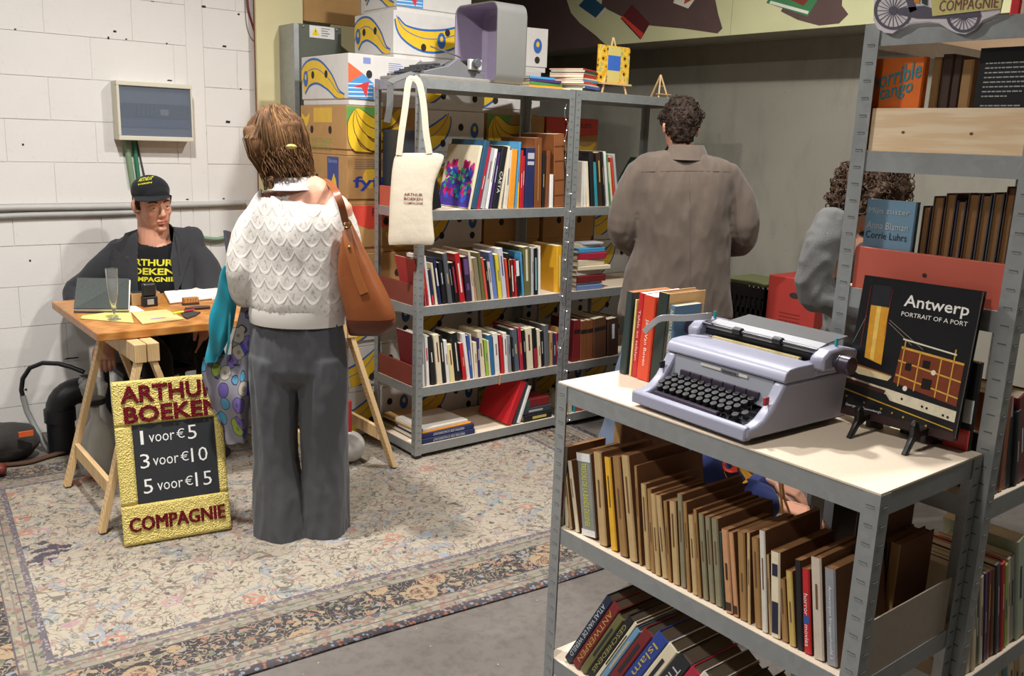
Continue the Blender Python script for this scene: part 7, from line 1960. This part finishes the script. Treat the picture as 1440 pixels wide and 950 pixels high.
# blazer: shoulders, sleeves, open front
bz = MB()
chain(bz, [(mf(219, 322, .045), .085, .060), (mf(220, 331, .035), .185, .078), (mf(221, 344, .02), .235, .100), (mf(220, 385, .01), .225, .135), (mf(219, 430, .01), .200, .142), (mf(218, 470, .02), .19, .145), (mf(218, 505, .02), .19, .15)], SV, 32)
chain(bz, [(mf(172, 352, .02), .066, .070), (mf(150, 374, .01), .072, .075), (mf(128, 396, -.01), .068, .072), (mf(106, 413, -.04), .062, .064), (mf(122, 444, -.17), .050, .05), (mf(144, 470, -.30), .040, .04)], SV)
chain(bz, [(mf(270, 352, .02), .060, .066), (mf(288, 374, .01), .066, .07), (mf(299, 412, -.03), .064, .066), (mf(297, 428, -.08), .058, .06), (mf(287, 450, -.2), .044, .044)], SV)
def front(p, n):
    x, y = pix(p)
    if (p-np.array([*B, 0])) @ NV > .045 or y > 520: return False
    l_ = 193; r_ = 246+(y-330)*.13
    return l_ < x < r_
BLZ = mat_cloth('charcoal_tweed', '2c2d30', '3c3d41', 320, .3)
bzo = blob('blazer', bz, .006, man, BLZ, 4, wrinkle(.009, 10, 10, 6, 9.0, .002), front, .006)
zv = LAST['bvh']
for pl in ([(193, 322), (184, 326), (174, 346), (170, 340), (166, 357), (184, 395), (193, 412), (193, 360)], [(248, 322), (256, 328), (264, 346), (270, 340), (273, 357), (264, 394), (258, 410), (250, 360)]):
    P = []
    for (x, y) in pl:
        p = mf(x, y); h_ = zv.ray_cast(Vector(p-NV*.4), Vector(NV), .45)
        P.append((np.array(h_[0]) if h_[0] else p-NV*.06)-NV*.005)
    n = len(P); c = sum(P)/n-NV*.004
    mb = MB(); mb.add([*P, c], [(i, (i+1) % n, n) for i in range(n)])
    o = mb.build('lapel', BLZ, man); s2 = o.modifiers.new('t', 'SOLIDIFY'); s2.thickness = .005; s2.offset = 0
# trousers and shoes
tr = MB()
for h_, kn, an, to in zip(hips, knees, anks, toes):
    chain(tr, [(h_, .105, .10), (h_*.5+kn*.5, .088, .088), (kn, .072, .074), (kn*.5+an*.5, .064, .068), (an, .056, .06)], SV)
chain(tr, [(hips[0]-V3(.0, 0, 0), .10, .11), (hips[1], .10, .11)], (0, 0, 1))
blob('trousers', tr, .008, man, BLK, 4, wrinkle(.008, 12, 12, 6, 2.0))
for an, to in zip(anks, toes):
    s2 = MB(); chain(s2, [(an+V3(0, .03, -.055), .045, .04), (an*.5+to*.5+V3(0, 0, -.02), .05, .042), (to+V3(0, -.03, -.0), .046, .03)], (1, 0, 0)); blob('shoe', s2, .007, man, M('1a1614', .4), 3)
# cap
cap = MB()
chain(cap, [(hd.p(0, -.05, .052), .075, .062), (hd.p(0, -.012, .068), .088, .072), (hd.p(0, .03, .066), .08, .066), (hd.p(0, .055, .055), .066, .05)], hd.r, 28, cap=.8)
CAPM = mat_cloth('black_cap_cloth', '17181b', '222327', 260, .2)
def capcut(p, n):
    q = p-hd.C; return q @ hd.u < .030
capo = blob('cap', cap, .004, man, CAPM, 4, None, capcut, .004)
cpf = Head(hd.C, frame(math.radians(-104), .0, .10), 1.0)
pk = MB(); Rr = []
for i in range(13):
    a = -1.15+2.3*i/12
    o_ = cpf.p(.083*math.sin(a), .015+.082*math.cos(a), .046)
    e_ = cpf.p(.084*math.sin(a), .02+.138*math.cos(a), .040-.012*math.cos(a))
    Rr.append([o_, e_, e_+cpf.u*.004, o_+cpf.u*.006])
pk.rings(Rr).build('cap_peak', CAPM, capo, True)
cv = bvh_of(capo)
tm = MB()
cc = hd.p(-.012, .075, .092)
letters(tm, 'ARTHUR', mf(200, 252, -.1), SV*math.cos(.2)+V3(0, 0, math.sin(.2)), V3(0, 0, 1), w=.062, h=.017, eps=.001, bold=.03, onto=(cv, NV))
letters(tm, 'BOEKEN', mf(202, 258, -.1), SV*math.cos(.2)+V3(0, 0, math.sin(.2)), V3(0, 0, 1), w=.064, h=.007, eps=.001, bold=.03, onto=(cv, NV))
tm.build('cap_print', M('d0cc28', .7, var=0), capo)
hb = MB()
chain(hb, [(hd.p(0, -.06, .03), .066, .05), (hd.p(0, -.068, .0), .062, .034), (hd.p(0, -.06, -.03), .05, .025)], hd.r)
for g_ in (-1, 1): chain(hb, [(hd.p(g_*.070, .022, .036), .012, .02), (hd.p(g_*.0715, .018, .012), .009, .015), (hd.p(g_*.070, .016, -.01), .006, .01)], hd.f)
blob('hair', hb, .005, man, mat_hair('dark_brown_hair', '1c1410', '3a2a1e', 90), 2, lambda co, no: .003*nz3(co, 60, 60, 30, 1.0))
# chair under him
ch = thing('chair', 'dark chair under the seated person behind the table', 'chair', (B[0], B[1]+.02, 0))
DK = M('2a2624', .6)
MB().box(B[0]-.21, B[0]+.21, B[1]-.2, B[1]+.16, .375, .40).build('seat', DK, ch, bevel=.006)
MB().box(B[0]-.20, B[0]+.20, B[1]+.185, B[1]+.21, .52, .86).build('backrest', DK, ch, bevel=.006)
for dx_ in (-.19, .19):
    for dy_ in (-.18, .185): MB().bar((B[0]+dx_, B[1]+dy_, 0.016), (B[0]+dx_, B[1]+dy_, .375 if dy_ < 0 else .84), .025, .025, (1, 0, 0)).build('leg', DK, ch)

# ------------------------------------------------------------------ MAN in the brown coat, seen from behind
B = (3.28, 2.93)
cf = lambda x, y, o=0.0: fp(x, y, B, o)
bm_ = thing('person', 'person in long brown coat facing the far bookcase', 'person', (B[0], B[1], 0))
hd = Head(cf(957, 180, .03), frame(math.radians(50), .22, .0), 1.0)
nkb = cf(962, 218, .0)
body = MB(); hd.skull(body); hd.neck(body, nkb, .057)
shL, shR = cf(898, 240), cf(1022, 242)
elL, wrL = cf(876, 318, .0), cf(908, 345, .28); elR, wrR = cf(1046, 330, .0), cf(1008, 345, .28)
chain(body, [(nkb, .07, .06), (cf(962, 240), .16, .085), (cf(960, 300), .16, .11), (cf(955, 360), .14, .11), (cf(952, 410), .15, .12)], SV)
for s_, e, w_ in ((shL, elL, wrL), (shR, elR, wrR)):
    chain(body, [(s_, .05, .05), (s_*.5+e*.5, .045, .045), (e, .038, .038), (w_, .027, .027)], SV)
hand(body, wrL, NV+SV*.3, V3(0, 0, 1), -1, .7); hand(body, wrR, NV-SV*.3, V3(0, 0, 1), 1, .7)
legs(body, [cf(918, 425), cf(978, 425)], [cf(890, 505), V3(*(np.array(B)+SV[:2]*.09), .48)], [V3(*cf(862, 590)[:2], .09), V3(*(np.array(B)+SV[:2]*.1), .09)], [V3(*(cf(860, 590)[:2]+NV[:2]*.15), .035), V3(*(np.array(B)+SV[:2]*.12+NV[:2]*.15), .035)])
blob('body', body, .0065, bm_, SKIN, 3)
hd.face(bm_)
def mat_coat():
    t = NT('brown_moleskin'); c = t.mix(t.noise(6, None, 5, .65), '564a41', '685b50'); c = t.mix(t.ramp(t.noise(18, t.coord(scale=(1, 1, .4)), 4), [(.5, 0.0), (.8, .5)]), c, '746659'); t.bump(t.noise(200), .2, .002); return t.fin(c, .92, 0, Sheen_Weight=.2)
COAT = mat_coat()
ct_ = MB()
def C4(y, xl, xr, b, o=0.0):
    a_, b_ = cf(xl, y, o), cf(xr, y, o); return ((a_+b_)/2, np.linalg.norm(b_-a_)/2, b)
chain(ct_, [C4(214, 925, 1000, .085), C4(228, 892, 1030, .12), C4(255, 884, 1036, .15), C4(300, 890, 1030, .165), C4(350, 888, 1026, .165), C4(400, 876, 1028, .165), C4(443, 868, 1030, .165, 0)], SV, 32, 4, .05)
chain(ct_, [(cf(900, 240), .066, .075), (cf(884, 275), .074, .082), (cf(876, 318, .0), .072, .08), (cf(884, 338, .08), .066, .07), (cf(900, 343, .2), .055, .058), (cf(908, 345, .27), .045, .045)], SV)
chain(ct_, [(cf(1022, 242), .066, .075), (cf(1038, 280), .074, .082), (cf(1046, 325, .0), .074, .08), (cf(1038, 340, .08), .066, .07), (cf(1018, 345, .2), .055, .058), (cf(1008, 345, .27), .045, .045)], SV)
def foldc(co, no):
    d = .014*nz3(co, 11, 11, 3.5, 3.0)+.008*(.25-np.abs(nz3(co, 20, 20, 7, 6.0)))+.003*nz3(co, 30, 30, 12, 8.0)
    return d
co_ = blob('coat', ct_, .008, bm_, COAT, 5, foldc)
cvv = bvh_of(co_)
def on_coat(x, y, d=.0025):
    p = cf(x, y); h_ = cvv.ray_cast(Vector(p-NV*.5), Vector(NV), .7); return (np.array(h_[0]) if h_[0] else p)-NV*d
MB().tube([on_coat(x, 240+.0009*(x-960)**2*.6-1.0, -.001) for x in range(900, 1024, 8)], .0026, 6).build('yoke_seam', M('54463e', .9), bm_, True)
MB().tube([on_coat(962+(y-240)*.0, y, -.001) for y in range(244, 450, 12)], .002, 6).build('back_seam', M('5a4c43', .9), bm_, True)
# collar
Rr = []
for k in range(25):
    a = math.radians(-30-60+k*300/24-60)
    u_ = SV*math.cos(a)+NV*math.sin(a)
    c0 = nkb+V3(0, 0, .048)+u_*.080; c1 = nkb+V3(0, 0, -.022)+u_*.116
    Rr.append([c0, c1, c1+u_*.008, c0+u_*.008])
MB().rings(Rr).build('collar', COAT, bm_, True, bevel=.002)
jn = MB()
for sg_, kx in ((-1, .12), (1, .09)):
    h_ = cf(915 if sg_ < 0 else 978, 430); kn = cf(890, 505) if sg_ < 0 else V3(*(np.array(B)+sg_*SV[:2]*kx+NV[:2]*.02), .48); an = V3(*cf(862, 590)[:2], .06) if sg_ < 0 else V3(*(np.array(B)+sg_*SV[:2]*kx), .06)
    chain(jn, [(h_, .10, .11), (h_*.5+kn*.5, .085, .092), (kn, .072, .076), (an, .068, .07)], SV)
DENIM = mat_cloth('blue_denim', '5d6c86', '77869e', 260, .3)
blob('jeans', jn, .008, bm_, DENIM, 4, wrinkle(.010, 14, 14, 9, 1.0))
for s_ in (-1, 1):
    c = cf(862, 590)[:2] if s_ < 0 else np.array(B)+SV[:2]*.1
    s2 = MB(); chain(s2, [(V3(*(c-NV[:2]*.05), .05), .045, .048), (V3(*(c+NV[:2]*.06), .05), .05, .045), (V3(*(c+NV[:2]*.18), .036), .045, .03)], SV); blob('shoe', s2, .008, bm_, M('2a201a', .5), 3)
hb = MB()
chain(hb, [(hd.p(0, -.055, .015), .075, .075), (hd.p(0, -.015, .045), .088, .098), (hd.p(0, .045, .05), .078, .082)], hd.r, cap=.85)
chain(hb, [(hd.p(0, -.055, .02), .076, .06), (hd.p(0, -.068, -.03), .066, .040), (hd.p(0, -.060, -.07), .052, .026)], hd.r)
for g_ in (-1, 1): chain(hb, [(hd.p(g_*.066, .0, .06), .026, .04), (hd.p(g_*.071, .010, .03), .013, .03), (hd.p(g_*.069, .02, .0), .008, .014)], hd.f)
HD = mat_hair('dark_curly_hair', '1e1612', '3c2c22', 110)
hair = blob('hair', hb, .006, bm_, HD, 3, lambda co, no: .008*nz3(co, 45, 45, 45, 1.0)+.004*nz3(co, 95, 95, 95, 3.0))
hv = bvh_of(hair)
def curls(center, hv_, n_, name, parent, mat, rad=.0022, size=.012, up=.0):
    rg_ = random.Random(n_)
    mb = MB()
    for _ in range(n_):
        d_ = np.array([rg_.gauss(0, 1), rg_.gauss(0, 1), rg_.gauss(.25, .8)]); d_ /= np.linalg.norm(d_)
        h_ = hv_.ray_cast(Vector(center+d_*.4), Vector(-d_), .4)
        if h_[0] is None: continue
        n0 = np.array(h_[1]); p0 = np.array(h_[0])-n0*.004
        t1 = np.cross(n0, (rg_.gauss(0, 1), rg_.gauss(0, 1), rg_.gauss(0, 1))); t1 /= np.linalg.norm(t1)+1e-9; t2 = np.cross(n0, t1)
        s_ = size*rg_.uniform(.6, 1.3)
        P = []
        for k in range(9):
            a = k/8*5.2
            P.append(p0+n0*(s_*.9*math.sin(a*.6))+t1*s_*math.sin(a)*.8+t2*s_*(1-math.cos(a))*.6)
        mb.tube(P, [rad*(1-.4*k/8) for k in range(9)], 5)
    o = mb.build(name, mat, parent, True); o['kind'] = 'stuff'
curls(hd.p(0, -.01, .02), hv, 420, 'hair_curls', bm_, HD, .0024, .011)

# ------------------------------------------------------------------ PERSON in the grey sweater behind the tall unit
B = (3.15, 1.86)
gf = lambda x, y, o=0.0: fp(x, y, B, o)
gp = thing('person', 'person in grey sweater with dark curly hair behind tall shelf', 'person', (B[0], B[1], 0))
ang = math.radians(-48)
hd = Head(gf(1219, 277, .0), frame(ang, .45, .0), .98)
nkb = gf(1192, 308, .05)
body = MB(); hd.skull(body); hd.neck(body, nkb, .054)
chain(body, [(nkb, .06, .06), (gf(1180, 330, .06), .10, .13), (gf(1194, 390, .10), .085, .13), (gf(1196, 450, .10), .09, .13), (gf(1196, 490, .10), .09, .14)], SV)
elR, wrR = gf(1144, 402, -.09), gf(1208, 441, -.13); elL, wrL = gf(1165, 400, .26), gf(1225, 440, .2)
for s_, e, w_ in ((gf(1160, 330, -.08), elR, wrR), (gf(1185, 325, .22), elL, wrL)):
    chain(body, [(s_, .045, .045), (s_*.5+e*.5, .042, .042), (e, .036, .036), (w_, .025, .025)], SV)
hand(body, wrR, V3(.5, -.8, -.1), V3(0, 0, 1), -1, .6, .95); hand(body, wrL, V3(.5, -.8, -.1), V3(0, 0, 1), 1, .6, .95)
C2 = np.array(gf(1198, 490, .10)[:2])
legs(body, [V3(*(C2-NV[:2]*.09), .76), V3(*(C2+NV[:2]*.09), .76)], [V3(*(C2-NV[:2]*.1), .42), V3(*(C2+NV[:2]*.1), .42)], [V3(*(C2-NV[:2]*.1), .08), V3(*(C2+NV[:2]*.1), .08)], [V3(*(C2-NV[:2]*.1+SV[:2]*.14), .035), V3(*(C2+NV[:2]*.1+SV[:2]*.14), .035)])
blob('body', body, .0065, gp, SKIN, 3)
hd.face(gp)
sw = MB()
chain(sw, [(gf(1196, 312, .06), .065, .075), (gf(1194, 332, .08), .10, .15), (gf(1196, 390, .10), .105, .16), (gf(1200, 440, .10), .11, .17), (gf(1200, 480, .10), .11, .165)], SV, 30)
chain(sw, [(gf(1172, 312, -.02), .070, .075), (gf(1154, 350, -.07), .066, .068), (gf(1143, 395, -.09), .062, .068), (gf(1150, 416, -.10), .060, .064), (gf(1176, 430, -.12), .054, .056), (gf(1204, 440, -.13), .046, .048)], SV)
chain(sw, [(gf(1188, 318, .2), .07, .075), (gf(1170, 365, .25), .07, .07), (gf(1168, 400, .26), .068, .07), (gf(1198, 425, .23), .058, .058), (gf(1222, 440, .2), .046, .046)], SV)
GKN = mat_cloth('grey_wool_knit', '525251', '6a6a69', 170, .4)
blob('sweater', sw, .007, gp, GKN, 3, lambda co, no: .012*nz3(co, 12, 12, 7, 5.0)+.014*(.25-np.abs(nz3(co, 13, 13, 13, 2.0)))+.003*nz3(co, 34, 34, 20, 1.0))
tr = MB()
chain(tr, [(V3(*(C2-NV[:2]*.06), .80), .12, .12), (V3(*(C2+NV[:2]*.06), .80), .12, .12)], (0, 0, 1))
for s_ in (-1, 1):
    chain(tr, [(V3(*(C2+NV[:2]*.09*s_), .8), .1, .1), (V3(*(C2+NV[:2]*.1*s_), .42), .08, .08), (V3(*(C2+NV[:2]*.1*s_), .06), .07, .07)], SV)
blob('trousers', tr, .009, gp, M('4a4a4c', .9), 4, wrinkle(.008, 12, 12, 6))
for s_ in (-1, 1):
    c = C2+NV[:2]*.1*s_
    s2 = MB(); chain(s2, [(V3(*(c-SV[:2]*.05), .05), .045, .045), (V3(*(c+SV[:2]*.06), .05), .048, .045), (V3(*(c+SV[:2]*.17), .036), .042, .03)], NV); blob('shoe', s2, .008, gp, M('2a201a', .5), 3)
hb = MB()
chain(hb, [(hd.p(0, -.06, .02), .085, .08), (hd.p(0, -.015, .05), .100, .105), (hd.p(0, .05, .055), .09, .09)], hd.r, cap=.85)
chain(hb, [(hd.p(0, -.06, .02), .086, .07), (hd.p(0, -.07, -.04), .08, .055), (hd.p(0, -.062, -.085), .06, .035)], hd.r)
for g_ in (-1, 1): chain(hb, [(hd.p(g_*.075, .0, .06), .035, .05), (hd.p(g_*.084, .0, .01), .028, .05), (hd.p(g_*.08, -.005, -.05), .022, .035)], hd.f)
HC = mat_hair('brown_curly_hair', '2a1e16', '5a4434', 80)
hair = blob('hair', hb, .007, gp, HC, 3, lambda co, no: .014*nz3(co, 32, 32, 32, 1.0)+.006*nz3(co, 75, 75, 75, 3.0))
curls(hd.p(0, -.01, .02), bvh_of(hair), 520, 'hair_curls', gp, HC, .003, .018)

# ------------------------------------------------------------------ PERSON crouching behind the foreground shelf
B = (2.34, 1.66)
kf = lambda x, y, o=0.0: fp(x, y, B, o)
kp = thing('person', 'crouching person in navy jacket reaching behind the foreground shelf', 'person', (B[0], B[1], 0))
ang = math.radians(-75)
hd = Head(kf(1010, 560, .12), frame(ang, .35, 0), .95)
nkb = kf(992, 598, .12)
body = MB(); hd.skull(body); hd.neck(body, nkb, .05)
sh = kf(985, 640, .02); el = kf(1035, 690, .0); wr = kf(1098, 712, -.06)
sh2 = kf(1000, 630, .28); el2 = kf(1045, 690, .3); wr2 = kf(1090, 680, .2)
hipc = kf(925, 760, .12)
chain(body, [(nkb, .06, .06), (kf(985, 630, .12), .1, .12), (kf(960, 690, .12), .1, .12), (hipc, .12, .13)], SV)
for s_, e, w_ in ((sh, el, wr), (sh2, el2, wr2)):
    chain(body, [(s_, .042, .042), (s_*.5+e*.5, .038, .038), (e, .034, .034), (w_, .024, .024)], SV)
hand(body, wr, kf(1160, 728, -.10)-wr, V3(0, -.2, 1), -1, .35, .95)
hand(body, wr2, V3(.3, -.8, -.2), V3(0, 0, 1), 1, .5, .95)
HP = np.array(hipc)
kn_ = [HP+SV*.26-NV*.1+V3(0, 0, .02), HP+SV*.26+NV*.16+V3(0, 0, .02)]
kn_ = [V3(k[0], k[1], .33) for k in kn_]
an_ = [V3(*(HP[:2]+SV[:2]*.06-NV[:2]*.1), .09), V3(*(HP[:2]+SV[:2]*.06+NV[:2]*.14), .09)]
to_ = [V3(*(HP[:2]+SV[:2]*.2-NV[:2]*.12), .035), V3(*(HP[:2]+SV[:2]*.2+NV[:2]*.16), .035)]
legs(body, [HP-NV*.08, HP+NV*.1], kn_, an_, to_, .9)
blob('body', body, .005, kp, SKIN, 2)
hd.face(kp)
jk = MB()
chain(jk, [(kf(992, 606, .12), .07, .075), (kf(985, 632, .12), .125, .16), (kf(960, 690, .12), .125, .16), (HP+V3(0, 0, .05), .135, .165)], SV, 28)
chain(jk, [(kf(985, 645, .0), .07, .07), (kf(1010, 672, .0), .068, .068), (kf(1036, 690, .0), .062, .064), (kf(1062, 700, -.03), .054, .056), (kf(1084, 708, -.05), .046, .048)], SV)
chain(jk, [(kf(1000, 635, .26), .062, .062), (kf(1025, 665, .29), .06, .06), (kf(1045, 690, .3), .056, .056), (kf(1082, 682, .22), .046, .046)], SV)
NAVY = mat_cloth('navy_cotton', '1d2650', '2a3566', 220, .25)
jo = blob('jacket', jk, .006, kp, NAVY, 4, wrinkle(.012, 16, 16, 12, 3.0, .003))
jv = bvh_of(jo)
def on_j(x, y, d):
    p = kf(x, y, 0); h_ = jv.ray_cast(Vector(p-NV*.5), Vector(NV), .9); return (np.array(h_[0]) if h_[0] else p)-NV*d
for (rx, ry, col, d_) in ((28, 20, 'e8a83a', .003), (26, 12, 'd8402a', .006)):
    cx_, cy_ = (1040, 652) if d_ < .005 else (1036, 646)
    pts = [on_j(cx_+rx*math.cos(k*.3307), cy_+ry*math.sin(k*.3307), d_) for k in range(19)]
    MB().add([*pts, on_j(cx_, cy_, d_)], [(k, (k+1) % 19, 19) for k in range(19)]).build('round_patch', M(col, .6, var=.05), jo)
tr = MB()
for h_, k_, a_ in zip([HP-NV*.08, HP+NV*.1], kn_, an_): chain(tr, [(h_, .1, .1), (k_, .075, .075), (k_*.5+a_*.5, .068, .068), (a_, .06, .06)], SV)
chain(tr, [(HP-NV*.06, .11, .11), (HP+NV*.06, .11, .11)], (0, 0, 1))
blob('jeans', tr, .008, kp, DENIM, 4, wrinkle(.008, 12, 12, 8))
for a_, t_ in zip(an_, to_):
    s2 = MB(); chain(s2, [(a_+V3(0, 0, -.045), .042, .042), (a_*.5+t_*.5+V3(0, 0, -.015), .045, .04), (t_, .04, .03)], NV); blob('shoe', s2, .008, kp, M('3a3a3c', .5), 3)
hb = MB()
chain(hb, [(hd.p(0, -.055, .02), .076, .074), (hd.p(0, -.015, .045), .086, .095), (hd.p(0, .04, .05), .078, .08)], hd.r, cap=.85)
blob('hair', hb, .006, kp, HD, 3, lambda co, no: .005*nz3(co, 45, 45, 45, 1.0))
# tan cord loop and green cloth seen under the foreground top
tag(MB().tube(catmull([kf(1096, 676, -.14), kf(1099, 705, -.14), kf(1103, 735, -.13), kf(1112, 728, -.14), kf(1103, 700, -.14), kf(1100, 676, -.14)], 4), .004, 6).build('cord_loop', M('c08a4c', .5), None, True), 'tan cord loop hanging below the foreground top beside the hand', 'cord')
g_ = MB(); chain(g_, [(kf(940, 628, -.05), .02, .02), (kf(952, 640, -.05), .018, .015)], SV, 12)
blob('green_tag', g_, .005, jo, M('9cc82a', .5), 3)
# dark shoulder bag and a shoe at the left picture edge
q = oZ(22, 648, RUGZ)
t = thing('backpack', 'dark grey rucksack slumped against the white wall foot', 'bag', (q[0], q[1]+.08, 0))
bb_ = MB(); chain(bb_, [(V3(q[0]-.12, q[1]+.06, .09), .085, .085), (V3(q[0]-.02, q[1]+.07, .095), .09, .095), (V3(q[0]+.07, q[1]+.08, .08), .075, .075)], (0, 1, 0))
blob('bag_body', bb_, .007, t, mat_cloth('dark_canvas', '33312f', '45423f', 180, .3), 4, wrinkle(.014, 14, 14, 14, 2.0))
p = fp(36, 609, (q[0]+.03, q[1]-.02))
MB().box(p[0]-.03, p[0]+.03, p[1]-.012, p[1]-.002, p[2]-.012, p[2]+.012).build('orange_badge', M('d8602a', .5), t)
tag(MB().ribbon(catmull([V3(q[0]-.1, q[1]-.02, RUGZ+.006), V3(q[0]+.03, q[1]-.06, RUGZ+.006), V3(q[0]+.12, q[1]-.03, RUGZ+.006), V3(q[0]+.2, q[1]+.0, RUGZ+.006)], 5), .035, (0, 1, 0), .006).build('bag_strap', M('5a4030', .7), None), 'brown strap trailing on the rug edge beside rucksack', 'strap')
q2 = oZ(-2, 668, RUGZ)
s2 = MB(); chain(s2, [(V3(q2[0]-.14, q2[1]+.02, .06), .04, .045), (V3(q2[0]-.06, q2[1]+.01, .05), .042, .04), (V3(q2[0]+.02, q2[1], .042), .036, .026)], (0, 1, 0))
tag(blob('shoe', s2, .006, None, M('6a2c22', .4), 3), 'dark red shoe at the left edge on the rug', 'shoe')
